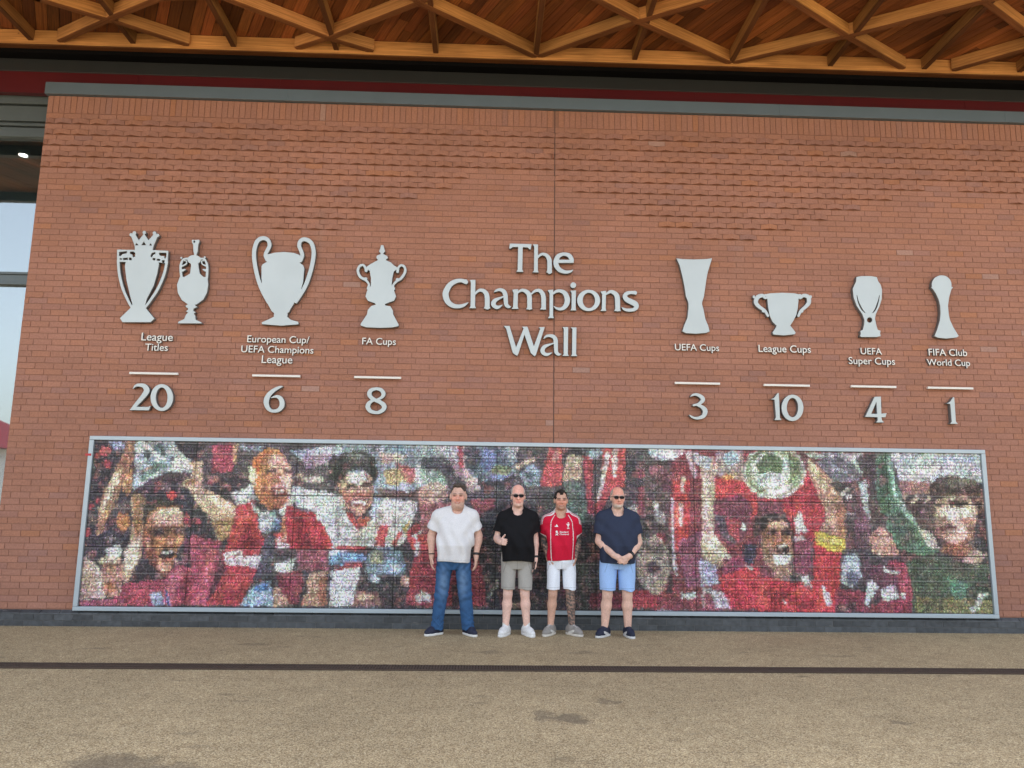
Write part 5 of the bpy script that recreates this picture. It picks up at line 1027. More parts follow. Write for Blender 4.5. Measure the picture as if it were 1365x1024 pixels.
'crown_cup': [[[-4400,4834],[-4404,4830],[-4408,4823],[-4409,4820],[-4409,4813],[-4407,4806],[-4406,4803],[-4400,4796],[-4395,4793],[-4444,4714],[-4447,4712],[-4494,4783],[-4488,4794],[-4487,4797],[-4486,4804],[-4488,4811],[-4491,4817],[-4495,4822],[-4499,4825],[-4502,4827],[-4508,4828],[-4515,4828],[-4521,4826],[-4527,4821],[-4530,4816],[-4532,4810],[-4532,4799],[-4534,4797],[-4538,4799],[-4544,4802],[-4548,4803],[-4554,4803],[-4560,4800],[-4563,4798],[-4566,4794],[-4569,4788],[-4570,4782],[-4569,4775],[-4568,4771],[-4563,4765],[-4560,4762],[-4553,4758],[-4547,4757],[-4545,4755],[-4493,4638],[-4491,4635],[-4484,4584],[-4486,4582],[-4702,4581],[-4705,4579],[-4693,4448],[-4695,4441],[-4695,4434],[-4681,4344],[-4675,4308],[-4667,4271],[-4657,4231],[-4640,4175],[-4621,4119],[-4608,4083],[-4592,4047],[-4576,4013],[-4549,3962],[-4512,3897],[-4496,3871],[-4469,3832],[-4468,3829],[-4584,3698],[-4586,3695],[-4551,3644],[-4548,3643],[-4207,3650],[-4163,3698],[-4165,3701],[-4278,3827],[-4279,3830],[-4276,3833],[-4243,3882],[-4201,3954],[-4165,4017],[-4155,4037],[-4140,4071],[-4131,4091],[-4117,4131],[-4104,4168],[-4093,4205],[-4078,4265],[-4074,4282],[-4069,4316],[-4057,4430],[-4058,4437],[-4062,4443],[-4066,4578],[-4068,4581],[-4260,4586],[-4263,4590],[-4253,4647],[-4220,4753],[-4218,4757],[-4211,4758],[-4205,4761],[-4200,4767],[-4198,4771],[-4196,4778],[-4197,4784],[-4200,4791],[-4205,4798],[-4210,4801],[-4215,4803],[-4218,4803],[-4225,4803],[-4230,4800],[-4234,4798],[-4237,4799],[-4238,4800],[-4237,4807],[-4238,4814],[-4241,4821],[-4246,4827],[-4253,4832],[-4259,4833],[-4266,4833],[-4272,4831],[-4278,4826],[-4280,4823],[-4282,4820],[-4283,4813],[-4282,4803],[-4278,4795],[-4272,4789],[-4273,4786],[-4323,4717],[-4326,4715],[-4382,4790],[-4380,4792],[-4374,4795],[-4371,4798],[-4369,4802],[-4366,4807],[-4366,4811],[-4366,4817],[-4369,4824],[-4371,4827],[-4378,4834],[-4384,4837],[-4388,4837],[-4394,4837]],[[-4381,4694],[-4384,4691],[-4407,4647],[-4406,4646],[-4355,4647],[-4352,4647],[-4351,4648]],[[-4472,4672],[-4486,4645],[-4485,4644],[-4482,4642],[-4450,4643],[-4447,4644],[-4446,4646],[-4469,4671]],[[-4296,4673],[-4311,4646],[-4310,4644],[-4307,4644],[-4278,4645],[-4277,4647],[-4293,4670]],[[-4589,4562],[-4674,4548],[-4677,4546],[-4672,4499],[-4669,4496],[-4650,4499],[-4633,4523],[-4630,4524],[-4580,4536],[-4579,4538],[-4582,4561],[-4583,4563]],[[-4506,4560],[-4541,4556],[-4542,4552],[-4538,4529],[-4535,4526],[-4509,4520],[-4500,4490],[-4498,4486],[-4496,4485],[-4478,4491],[-4474,4489],[-4471,4497],[-4473,4500],[-4473,4504],[-4475,4537],[-4477,4541],[-4500,4559],[-4503,4561]],[[-4229,4560],[-4266,4547],[-4270,4546],[-4283,4508],[-4283,4505],[-4267,4487],[-4265,4490],[-4249,4523],[-4226,4537],[-4226,4540],[-4227,4557]],[[-4181,4551],[-4182,4548],[-4168,4517],[-4165,4515],[-4113,4510],[-4111,4509],[-4110,4506],[-4104,4479],[-4103,4476],[-4101,4473],[-4085,4503],[-4089,4550],[-4091,4554]],[[-4547,4479],[-4547,4478],[-4548,4475],[-4543,4448],[-4540,4446],[-4509,4449],[-4509,4452],[-4518,4479]],[[-4591,4474],[-4619,4471],[-4620,4470],[-4621,4466],[-4617,4446],[-4560,4450],[-4559,4451],[-4561,4475],[-4562,4477]],[[-4251,4482],[-4253,4459],[-4252,4455],[-4223,4451],[-4220,4453],[-4218,4480],[-4219,4480]],[[-4660,4467],[-4661,4465],[-4661,4462],[-4660,4452],[-4659,4449],[-4658,4448],[-4636,4449],[-4635,4449],[-4636,4466],[-4638,4467]],[[-4199,4470],[-4201,4467],[-4200,4450],[-4197,4448],[-4159,4447],[-4158,4448],[-4157,4451],[-4158,4468],[-4161,4471]],[[-4109,4456],[-4134,4453],[-4136,4451],[-4131,4424],[-4128,4423],[-4121,4422],[-4118,4420],[-4106,4419],[-4103,4422],[-4102,4456],[-4102,4456]],[[-4658,4419],[-4659,4418],[-4644,4332],[-4632,4275],[-4624,4242],[-4612,4203],[-4595,4150],[-4582,4114],[-4561,4061],[-4546,4028],[-4528,3992],[-4480,3904],[-4464,3878],[-4455,3866],[-4452,3862],[-4450,3875],[-4451,3879],[-4487,3980],[-4550,4181],[-4588,4363],[-4584,4417],[-4582,4420],[-4576,4420],[-4573,4421],[-4576,4421],[-4586,4420]],[[-4173,4425],[-4175,4424],[-4168,4400],[-4179,4280],[-4209,4122],[-4210,4118],[-4280,3945],[-4290,3876],[-4290,3872],[-4289,3871],[-4266,3909],[-4223,3986],[-4196,4036],[-4179,4073],[-4158,4123],[-4139,4180],[-4122,4238],[-4109,4291],[-4101,4338],[-4093,4412],[-4096,4415],[-4100,4415],[-4105,4417],[-4112,4417],[-4121,4418],[-4125,4420],[-4131,4420]]],
'league_cup_old': [[[-3780,4732],[-3783,4730],[-3786,4725],[-3786,4718],[-3785,4712],[-3782,4707],[-3782,4701],[-3764,4667],[-3754,4580],[-3739,4536],[-3742,4534],[-3754,4533],[-3767,4530],[-3776,4527],[-3786,4523],[-3795,4518],[-3803,4511],[-3815,4496],[-3831,4497],[-3850,4494],[-3866,4489],[-3878,4482],[-3884,4476],[-3890,4468],[-3895,4458],[-3901,4446],[-3908,4421],[-3912,4404],[-3913,4394],[-3913,4380],[-3913,4367],[-3908,4327],[-3904,4300],[-3893,4244],[-3897,4241],[-3923,4140],[-3904,4034],[-3846,3942],[-3772,3891],[-3769,3888],[-3782,3881],[-3786,3878],[-3791,3871],[-3797,3870],[-3800,3869],[-3800,3867],[-3794,3864],[-3791,3861],[-3787,3855],[-3784,3851],[-3776,3846],[-3766,3842],[-3760,3826],[-3760,3822],[-3785,3799],[-3757,3786],[-3782,3756],[-3797,3703],[-3798,3700],[-3865,3666],[-3870,3646],[-3870,3645],[-3867,3643],[-3577,3648],[-3576,3649],[-3577,3652],[-3585,3665],[-3656,3696],[-3657,3700],[-3665,3742],[-3685,3775],[-3665,3788],[-3662,3791],[-3695,3807],[-3695,3830],[-3694,3834],[-3693,3834],[-3665,3848],[-3662,3850],[-3651,3868],[-3664,3868],[-3666,3870],[-3670,3877],[-3678,3883],[-3674,3887],[-3659,3891],[-3656,3893],[-3582,3955],[-3544,4042],[-3535,4149],[-3549,4228],[-3546,4234],[-3545,4239],[-3545,4299],[-3548,4359],[-3550,4376],[-3552,4393],[-3555,4406],[-3559,4419],[-3566,4436],[-3573,4452],[-3581,4466],[-3590,4478],[-3597,4486],[-3606,4492],[-3601,4494],[-3598,4496],[-3596,4499],[-3595,4503],[-3595,4509],[-3596,4513],[-3600,4517],[-3603,4519],[-3606,4520],[-3613,4519],[-3616,4517],[-3619,4513],[-3620,4509],[-3620,4505],[-3617,4498],[-3621,4498],[-3630,4500],[-3640,4501],[-3662,4501],[-3672,4511],[-3680,4517],[-3693,4524],[-3709,4530],[-3713,4533],[-3700,4581],[-3700,4676],[-3688,4703],[-3690,4710],[-3688,4713],[-3687,4720],[-3687,4723],[-3690,4730],[-3693,4733],[-3697,4735],[-3703,4737],[-3706,4736],[-3713,4734],[-3764,4732],[-3767,4734],[-3774,4735]],[[-3757,4723],[-3760,4721],[-3763,4718],[-3764,4715],[-3765,4711],[-3765,4705],[-3761,4698],[-3758,4695],[-3754,4693],[-3751,4693],[-3748,4695],[-3745,4697],[-3743,4702],[-3742,4705],[-3743,4712],[-3744,4715],[-3747,4719],[-3750,4722],[-3753,4723]],[[-3905,4502],[-3908,4499],[-3910,4495],[-3910,4488],[-3908,4485],[-3906,4481],[-3900,4478],[-3894,4478],[-3891,4479],[-3888,4482],[-3886,4485],[-3885,4489],[-3886,4495],[-3887,4499],[-3891,4502],[-3896,4504],[-3902,4504]],[[-3829,4470],[-3839,4469],[-3848,4467],[-3852,4466],[-3854,4463],[-3858,4462],[-3835,4461],[-3828,4458],[-3824,4453],[-3820,4443],[-3819,4430],[-3820,4420],[-3824,4409],[-3830,4402],[-3839,4395],[-3851,4388],[-3879,4374],[-3882,4371],[-3880,4343],[-3842,4350],[-3839,4350],[-3835,4348],[-3833,4345],[-3831,4342],[-3830,4339],[-3831,4334],[-3833,4332],[-3837,4329],[-3861,4312],[-3867,4310],[-3874,4312],[-3874,4311],[-3869,4284],[-3859,4244],[-3859,4244],[-3837,4245],[-3773,4290],[-3769,4384],[-3774,4417],[-3787,4424],[-3801,4434],[-3808,4441],[-3814,4450],[-3817,4457],[-3820,4467],[-3822,4470]],[[-3651,4474],[-3652,4471],[-3652,4464],[-3654,4457],[-3658,4447],[-3666,4437],[-3679,4426],[-3680,4423],[-3675,4386],[-3652,4293],[-3602,4250],[-3579,4250],[-3578,4251],[-3578,4254],[-3577,4315],[-3578,4317],[-3584,4318],[-3591,4321],[-3618,4337],[-3620,4341],[-3621,4344],[-3621,4347],[-3619,4352],[-3616,4355],[-3613,4355],[-3581,4352],[-3579,4355],[-3581,4378],[-3583,4382],[-3613,4395],[-3626,4403],[-3633,4408],[-3640,4415],[-3645,4424],[-3649,4437],[-3650,4447],[-3650,4454],[-3649,4457],[-3647,4461],[-3644,4464],[-3640,4465],[-3634,4467],[-3618,4468],[-3622,4470],[-3623,4471],[-3632,4474]],[[-3863,4458],[-3866,4454],[-3871,4445],[-3876,4428],[-3881,4401],[-3878,4398],[-3856,4408],[-3847,4413],[-3840,4419],[-3836,4426],[-3835,4436],[-3837,4446],[-3840,4447],[-3853,4448],[-3860,4450],[-3861,4452]],[[-3608,4459],[-3611,4458],[-3614,4455],[-3630,4452],[-3634,4451],[-3634,4444],[-3631,4434],[-3627,4428],[-3620,4421],[-3608,4414],[-3591,4408],[-3588,4407],[-3587,4408],[-3595,4432],[-3602,4448]]],
'big_eared_cup': [[[-2907,4804],[-2927,4798],[-2943,4792],[-2957,4783],[-2967,4775],[-2973,4769],[-2983,4757],[-2989,4747],[-2995,4736],[-3004,4711],[-3009,4692],[-3014,4667],[-3019,4635],[-3021,4602],[-3021,4570],[-3019,4538],[-3014,4502],[-3008,4466],[-2998,4416],[-2989,4377],[-2978,4335],[-2960,4275],[-2948,4236],[-2935,4201],[-2921,4166],[-2903,4124],[-2886,4089],[-2870,4057],[-2846,4015],[-2795,3932],[-2792,3929],[-2786,3924],[-2740,3849],[-2727,3825],[-2697,3803],[-2695,3801],[-2695,3797],[-2695,3755],[-2697,3752],[-2756,3720],[-2840,3679],[-2839,3676],[-2836,3658],[-2833,3655],[-2596,3640],[-2385,3662],[-2382,3664],[-2387,3692],[-2388,3696],[-2390,3697],[-2477,3718],[-2480,3720],[-2525,3756],[-2527,3759],[-2526,3805],[-2509,3817],[-2507,3819],[-2495,3854],[-2459,3919],[-2449,3941],[-2445,3940],[-2441,3936],[-2438,3934],[-2431,3932],[-2424,3932],[-2421,3934],[-2417,3937],[-2414,3941],[-2356,4039],[-2332,4084],[-2312,4127],[-2300,4155],[-2289,4185],[-2279,4216],[-2269,4252],[-2259,4291],[-2249,4335],[-2240,4378],[-2233,4417],[-2226,4467],[-2221,4506],[-2219,4539],[-2218,4572],[-2218,4590],[-2219,4608],[-2222,4633],[-2226,4651],[-2232,4680],[-2237,4694],[-2245,4715],[-2252,4730],[-2258,4740],[-2269,4755],[-2284,4769],[-2295,4777],[-2305,4784],[-2319,4791],[-2330,4796],[-2341,4799],[-2354,4803],[-2365,4804],[-2375,4804],[-2385,4803],[-2396,4800],[-2409,4795],[-2419,4790],[-2429,4782],[-2438,4772],[-2445,4761],[-2452,4746],[-2456,4732],[-2458,4717],[-2458,4696],[-2457,4685],[-2455,4674],[-2450,4660],[-2445,4648],[-2422,4599],[-2416,4581],[-2414,4574],[-2413,4567],[-2416,4553],[-2419,4563],[-2420,4565],[-2422,4567],[-2497,4593],[-2500,4593],[-2624,4602],[-2733,4590],[-2820,4565],[-2822,4568],[-2820,4575],[-2794,4635],[-2789,4648],[-2785,4662],[-2782,4677],[-2783,4698],[-2785,4713],[-2790,4730],[-2798,4748],[-2809,4766],[-2820,4778],[-2832,4787],[-2848,4796],[-2866,4802],[-2876,4804],[-2887,4805],[-2897,4805]],[[-2887,4750],[-2893,4749],[-2907,4746],[-2917,4742],[-2923,4738],[-2930,4733],[-2936,4727],[-2940,4723],[-2946,4712],[-2954,4689],[-2960,4668],[-2963,4650],[-2966,4629],[-2968,4611],[-2969,4585],[-2968,4571],[-2966,4539],[-2960,4492],[-2950,4443],[-2938,4389],[-2922,4329],[-2905,4273],[-2892,4234],[-2874,4186],[-2871,4188],[-2872,4192],[-2880,4248],[-2890,4408],[-2876,4433],[-2824,4467],[-2832,4471],[-2838,4474],[-2842,4477],[-2847,4484],[-2851,4495],[-2866,4523],[-2872,4541],[-2873,4556],[-2872,4570],[-2870,4581],[-2867,4592],[-2860,4609],[-2840,4657],[-2833,4675],[-2832,4682],[-2832,4690],[-2833,4704],[-2836,4715],[-2841,4726],[-2846,4733],[-2852,4739],[-2859,4743],[-2869,4748],[-2880,4749]],[[-2375,4749],[-2386,4747],[-2391,4744],[-2396,4741],[-2400,4737],[-2404,4729],[-2407,4719],[-2409,4708],[-2408,4697],[-2407,4686],[-2403,4675],[-2377,4618],[-2368,4593],[-2364,4579],[-2363,4568],[-2363,4554],[-2364,4547],[-2369,4525],[-2378,4500],[-2381,4487],[-2384,4482],[-2387,4477],[-2394,4471],[-2401,4469],[-2411,4468],[-2412,4466],[-2365,4428],[-2351,4389],[-2356,4211],[-2373,4129],[-2374,4125],[-2371,4122],[-2348,4179],[-2333,4222],[-2320,4269],[-2305,4330],[-2289,4405],[-2280,4463],[-2273,4527],[-2271,4574],[-2271,4589],[-2273,4614],[-2275,4628],[-2279,4650],[-2283,4664],[-2290,4685],[-2295,4696],[-2301,4708],[-2308,4717],[-2315,4725],[-2323,4731],[-2334,4737],[-2348,4744],[-2358,4747],[-2369,4749]]],
'lidded_cup': [[[-1396,4723],[-1398,4721],[-1406,4677],[-1420,4641],[-1417,4637],[-1394,4609],[-1398,4605],[-1443,4582],[-1445,4579],[-1450,4550],[-1448,4546],[-1426,4525],[-1526,4465],[-1567,4432],[-1570,4422],[-1581,4442],[-1588,4453],[-1594,4460],[-1603,4466],[-1613,4469],[-1627,4469],[-1640,4467],[-1650,4463],[-1657,4459],[-1664,4454],[-1670,4447],[-1677,4436],[-1683,4425],[-1687,4414],[-1691,4400],[-1693,4389],[-1693,4378],[-1692,4368],[-1689,4353],[-1686,4343],[-1679,4325],[-1674,4315],[-1665,4300],[-1658,4290],[-1652,4283],[-1646,4277],[-1635,4269],[-1621,4262],[-1590,4249],[-1579,4242],[-1567,4231],[-1558,4221],[-1550,4210],[-1544,4200],[-1542,4193],[-1543,4186],[-1553,4157],[-1555,4146],[-1554,4139],[-1552,4136],[-1550,4132],[-1544,4129],[-1543,4125],[-1550,4114],[-1566,4043],[-1537,3990],[-1534,3986],[-1444,3955],[-1440,3951],[-1434,3940],[-1436,3937],[-1438,3936],[-1487,3921],[-1530,3867],[-1536,3811],[-1608,3690],[-1612,3669],[-1612,3665],[-1536,3642],[-1366,3638],[-1214,3647],[-1139,3665],[-1136,3669],[-1137,3690],[-1138,3693],[-1208,3818],[-1213,3864],[-1214,3867],[-1245,3919],[-1248,3922],[-1306,3931],[-1310,3933],[-1317,3946],[-1314,3948],[-1287,3960],[-1203,3995],[-1181,4052],[-1207,4122],[-1210,4129],[-1208,4132],[-1201,4137],[-1198,4140],[-1196,4147],[-1196,4151],[-1199,4160],[-1209,4183],[-1210,4186],[-1209,4190],[-1207,4197],[-1199,4208],[-1190,4219],[-1177,4232],[-1164,4244],[-1157,4248],[-1134,4260],[-1120,4270],[-1107,4285],[-1092,4307],[-1076,4336],[-1068,4354],[-1064,4365],[-1062,4376],[-1060,4390],[-1061,4408],[-1064,4419],[-1069,4437],[-1073,4444],[-1079,4453],[-1086,4460],[-1091,4465],[-1100,4471],[-1107,4474],[-1118,4477],[-1128,4478],[-1135,4477],[-1145,4473],[-1155,4466],[-1165,4456],[-1176,4441],[-1181,4430],[-1185,4437],[-1220,4457],[-1262,4497],[-1332,4527],[-1306,4550],[-1302,4553],[-1310,4578],[-1314,4582],[-1363,4606],[-1368,4609],[-1344,4639],[-1342,4643],[-1354,4678],[-1368,4722],[-1369,4723],[-1372,4723]],[[-1635,4434],[-1642,4430],[-1645,4426],[-1650,4419],[-1655,4404],[-1659,4390],[-1659,4379],[-1658,4369],[-1654,4354],[-1648,4340],[-1641,4326],[-1631,4312],[-1625,4305],[-1616,4298],[-1591,4286],[-1582,4292],[-1574,4293],[-1567,4292],[-1564,4291],[-1559,4289],[-1556,4285],[-1553,4281],[-1551,4275],[-1553,4267],[-1554,4264],[-1553,4260],[-1540,4246],[-1530,4232],[-1522,4218],[-1517,4208],[-1515,4197],[-1514,4190],[-1514,4183],[-1515,4172],[-1514,4168],[-1512,4172],[-1507,4179],[-1505,4183],[-1507,4279],[-1526,4375],[-1551,4392],[-1553,4389],[-1551,4382],[-1552,4375],[-1554,4371],[-1557,4366],[-1560,4363],[-1567,4360],[-1574,4360],[-1581,4362],[-1586,4367],[-1591,4374],[-1592,4381],[-1593,4399],[-1601,4416],[-1610,4431],[-1615,4436],[-1618,4437],[-1625,4437]],[[-1134,4443],[-1140,4439],[-1145,4435],[-1150,4429],[-1153,4424],[-1154,4417],[-1155,4409],[-1156,4373],[-1158,4366],[-1162,4362],[-1165,4359],[-1172,4357],[-1179,4357],[-1186,4360],[-1190,4365],[-1192,4369],[-1193,4376],[-1189,4398],[-1191,4402],[-1194,4398],[-1221,4375],[-1222,4372],[-1237,4286],[-1240,4203],[-1240,4196],[-1238,4193],[-1236,4200],[-1233,4207],[-1225,4222],[-1215,4236],[-1193,4262],[-1191,4265],[-1192,4269],[-1193,4276],[-1190,4283],[-1187,4287],[-1183,4290],[-1176,4292],[-1169,4293],[-1166,4292],[-1161,4291],[-1155,4287],[-1145,4294],[-1136,4306],[-1121,4328],[-1110,4346],[-1101,4364],[-1096,4378],[-1094,4393],[-1095,4411],[-1099,4425],[-1102,4431],[-1106,4436],[-1116,4443],[-1123,4445],[-1127,4446]]],
'tall_cup': [[[2409,4641],[2408,4640],[2446,4549],[2480,4397],[2501,4276],[2519,4138],[2543,4071],[2549,4038],[2547,3971],[2530,3851],[2492,3767],[2462,3677],[2463,3675],[2464,3674],[2508,3652],[2641,3647],[2772,3662],[2775,3663],[2812,3681],[2814,3684],[2796,3757],[2764,3839],[2741,3975],[2726,4035],[2728,4066],[2754,4143],[2794,4387],[2814,4473],[2872,4651],[2869,4653],[2800,4642],[2650,4632],[2485,4633]]],
'two_handled_cup': [[[3744,4212],[3628,4203],[3571,4193],[3568,4190],[3558,4192],[3552,4192],[3545,4189],[3538,4183],[3532,4188],[3525,4191],[3519,4193],[3512,4194],[3502,4193],[3485,4191],[3465,4186],[3455,4181],[3445,4176],[3438,4171],[3430,4164],[3424,4157],[3418,4149],[3417,4150],[3415,4160],[3412,4167],[3409,4170],[3405,4171],[3402,4172],[3399,4171],[3395,4170],[3392,4166],[3390,4163],[3387,4156],[3386,4149],[3388,4140],[3391,4134],[3394,4131],[3397,4129],[3400,4129],[3404,4130],[3406,4126],[3401,4109],[3398,4096],[3397,4079],[3399,4066],[3403,4056],[3408,4046],[3417,4033],[3426,4023],[3444,4006],[3464,3990],[3477,3982],[3497,3972],[3498,3971],[3497,3964],[3499,3957],[3502,3952],[3505,3949],[3509,3947],[3515,3944],[3522,3944],[3528,3945],[3532,3944],[3538,3935],[3561,3892],[3565,3888],[3569,3887],[3575,3886],[3579,3887],[3585,3891],[3589,3896],[3591,3902],[3590,3909],[3569,3955],[3558,3975],[3550,3985],[3537,3997],[3499,4022],[3488,4031],[3472,4047],[3462,4060],[3454,4073],[3452,4080],[3453,4090],[3456,4101],[3461,4111],[3466,4120],[3470,4125],[3476,4131],[3493,4140],[3503,4144],[3513,4147],[3532,4128],[3539,4124],[3545,4122],[3552,4122],[3559,4123],[3565,4126],[3572,4131],[3573,4130],[3574,4127],[3576,4100],[3582,4009],[3595,3909],[3629,3827],[3681,3774],[3659,3734],[3625,3687],[3624,3683],[3635,3659],[3638,3657],[3769,3648],[3911,3667],[3914,3669],[3925,3690],[3923,3693],[3859,3781],[3899,3839],[3944,3920],[3966,4004],[3979,4096],[3984,4136],[3986,4139],[3993,4135],[3999,4133],[4006,4132],[4012,4132],[4019,4135],[4026,4139],[4047,4158],[4050,4159],[4060,4158],[4070,4156],[4079,4152],[4086,4148],[4089,4145],[4091,4135],[4092,4118],[4091,4105],[4088,4091],[4084,4084],[4079,4076],[4068,4064],[4044,4038],[4010,4009],[3999,3999],[3989,3986],[3979,3971],[3973,3958],[3956,3917],[3955,3910],[3956,3904],[3958,3900],[3961,3898],[3968,3895],[3974,3895],[3981,3898],[3986,3904],[4010,3951],[4023,3954],[4032,3959],[4035,3962],[4037,3966],[4039,3973],[4039,3979],[4041,3983],[4070,4003],[4103,4032],[4117,4045],[4129,4059],[4133,4065],[4138,4076],[4143,4089],[4146,4106],[4147,4116],[4147,4130],[4147,4147],[4152,4151],[4156,4157],[4157,4160],[4159,4170],[4158,4177],[4154,4184],[4151,4187],[4148,4189],[4144,4189],[4141,4188],[4138,4186],[4134,4183],[4131,4183],[4124,4189],[4119,4193],[4108,4199],[4099,4202],[4089,4205],[4072,4207],[4062,4207],[4046,4205],[4035,4200],[4025,4192],[4022,4192],[4018,4198],[4013,4201],[4009,4202],[4002,4202],[3999,4202],[3989,4197],[3930,4210],[3781,4214]],[[3554,4162],[3551,4160],[3553,4155],[3557,4157],[3560,4160],[3557,4162]],[[4001,4172],[3998,4170],[4004,4165],[4007,4165],[4010,4170],[4008,4172]]],
'super_cup': [[[4815,4458],[4759,4447],[4751,4388],[4700,4286],[4706,4172],[4738,4063],[4805,3952],[4830,3872],[4821,3818],[4801,3747],[4798,3744],[4768,3730],[4767,3727],[4771,3692],[4759,3663],[4761,3660],[4772,3651],[4774,3649],[4778,3649],[4980,3653],[5029,3667],[5031,3669],[5023,3697],[5032,3736],[5030,3738],[4999,3748],[4996,3751],[4984,3795],[4970,3894],[4984,3956],[5038,4057],[5075,4158],[5087,4282],[5073,4350],[5044,4395],[5029,4450],[5026,4452],[4959,4463],[4824,4460]],[[4751,4202],[4748,4199],[4752,4151],[4755,4125],[4765,4086],[4779,4048],[4791,4022],[4797,4013],[4804,4003],[4815,3992],[4839,3969],[4842,3966],[4845,3968],[4846,3969],[4846,3972],[4819,4010],[4808,4029],[4796,4055],[4784,4084],[4774,4109],[4768,4128],[4763,4151],[4754,4199]],[[5048,4209],[5046,4206],[5030,4154],[5021,4128],[4994,4062],[4982,4036],[4973,4020],[4941,3974],[4941,3971],[4943,3969],[4947,3970],[4974,3997],[4983,4007],[4990,4017],[4996,4027],[5006,4047],[5021,4086],[5032,4121],[5038,4141],[5052,4206],[5051,4207]],[[4892,3910],[4886,3907],[4879,3903],[4874,3899],[4869,3892],[4866,3886],[4864,3879],[4863,3873],[4864,3867],[4866,3860],[4870,3854],[4872,3851],[4879,3846],[4885,3843],[4891,3842],[4897,3842],[4904,3843],[4910,3845],[4916,3848],[4920,3852],[4925,3858],[4929,3865],[4931,3871],[4932,3878],[4932,3884],[4930,3890],[4927,3897],[4923,3901],[4917,3906],[4911,3909],[4905,3911],[4898,3911]]],
'globe_cup': [[[5872,4495],[5859,4492],[5846,4487],[5832,4482],[5822,4476],[5812,4470],[5799,4460],[5789,4450],[5781,4441],[5773,4430],[5766,4418],[5760,4406],[5756,4393],[5753,4380],[5751,4367],[5751,4357],[5752,4341],[5751,4338],[5743,4334],[5739,4331],[5764,4303],[5796,4247],[5825,4173],[5840,4086],[5837,3986],[5820,3889],[5778,3775],[5735,3685],[5735,3682],[5775,3661],[5882,3651],[5885,3651],[6020,3667],[6052,3688],[6052,3691],[5994,3799],[5954,3901],[5945,3978],[5944,4088],[5968,4203],[6006,4308],[6008,4311],[6031,4338],[6027,4340],[6009,4347],[6013,4363],[6014,4380],[6014,4396],[6012,4409],[6006,4425],[6000,4438],[5992,4451],[5982,4462],[5970,4473],[5959,4480],[5946,4487],[5933,4491],[5920,4494],[5904,4496],[5888,4496]]]}
def plate(name, loops, parent, y0=-.062, depth=.064):
    cu = bpy.data.curves.new('outline', 'CURVE'); cu.dimensions = '2D'; cu.fill_mode = 'BOTH'; cu.extrude = depth/2; cu.bevel_depth = .0022; cu.bevel_resolution = 0; cu.offset = -.002
    for lp in loops:
        sp = cu.splines.new('POLY'); sp.points.add(len(lp)-1); sp.use_cyclic_u = True
        for p, (x, z) in zip(sp.points, lp): p.co = (x/1000, z/1000, 0, 1)
    return curve_to_mesh(name, cu, parent, y0+depth/2)
def curve_to_mesh(name, cu, parent, yc, loc=None, scale=(1, 1), mats=None):
    tmp = bpy.data.objects.new('tmp', cu); COL.objects.link(tmp); dg = bpy.context.evaluated_depsgraph_get(); dg.update()
    me = bpy.data.meshes.new_from_object(tmp.evaluated_get(dg)); bpy.data.objects.remove(tmp); bpy.data.curves.remove(cu)
    lx, lz = loc or (0, 0)
    for v in me.vertices: x, y, z = v.co; v.co = (lx+x*scale[0], yc-z, lz+y*scale[1])
    me.materials.clear()
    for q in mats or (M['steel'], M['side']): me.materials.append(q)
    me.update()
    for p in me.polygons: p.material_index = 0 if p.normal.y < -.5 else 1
    o = bpy.data.objects.new(name, me)
    if parent: o.location = -parent.location
    return link(o, parent)
root = empty('title_lettering', (.33, 0, 3.9), 'large silver letters on the brick wall reading The Champions Wall', 'lettering')
for k in ['T', 'h_a', 'e', 'C', 'h_b', 'a_a', 'm', 'p', 'i', 'o', 'n', 's', 'W', 'a_b', 'l_a', 'l_b']:
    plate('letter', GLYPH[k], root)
for k, nm, lab in [('crown_cup', 'trophy_plaque', 'silver cut-out of a crowned trophy with straight handles, leftmost on the wall'),
                   ('league_cup_old', 'trophy_plaque', 'small silver cut-out of a scroll handled urn with a figure on its lid'),
                   ('big_eared_cup', 'trophy_plaque', 'silver cut-out of a cup with two tall looping ear handles'),
                   ('lidded_cup', 'trophy_plaque', 'silver cut-out of a lidded cup with small curled handles on a wide base'),
                   ('tall_cup', 'trophy_plaque', 'silver cut-out of a tall narrow waisted vase without handles'),
                   ('two_handled_cup', 'trophy_plaque', 'silver cut-out of a low wide bowl with two curved handles'),
                   ('super_cup', 'trophy_plaque', 'silver cut-out of a rounded goblet with a hole through its stem'),
                   ('globe_cup', 'trophy_plaque', 'silver cut-out of a ball on a flared column, rightmost on the wall')]:
    lp = GLYPH[k]; xs = [p[0] for l in lp for p in l]; zs = [p[1] for l in lp for p in l]
    r = empty(nm, ((min(xs)+max(xs))/2000, 0, min(zs)/1000), lab, 'trophy sign', 'silver trophy cut-outs on the brick wall')
    plate('face_plate', lp, r)
for ks, lab in [(('2', '0_a'), 'silver number 20 under the League Titles caption'), (('6',), 'silver number 6 under the European Cup caption'), (('8',), 'silver number 8 under the FA Cups caption'), (('3',), 'silver number 3 under the UEFA Cups caption'),
                (('1_a', '0_b'), 'silver number 10 under the League Cups caption'), (('4',), 'silver number 4 under the UEFA Super Cups caption'), (('1_b',), 'silver number 1 under the FIFA Club World Cup caption')]:
    lp = sum([GLYPH[k] for k in ks], []); xs = [p[0] for l in lp for p in l]; zs = [p[1] for l in lp for p in l]
    r = empty('number_sign', ((min(xs)+max(xs))/2000, 0, min(zs)/1000), lab, 'number', 'silver numbers below the captions')
    for k in ks: plate('digit', GLYPH[k], r)
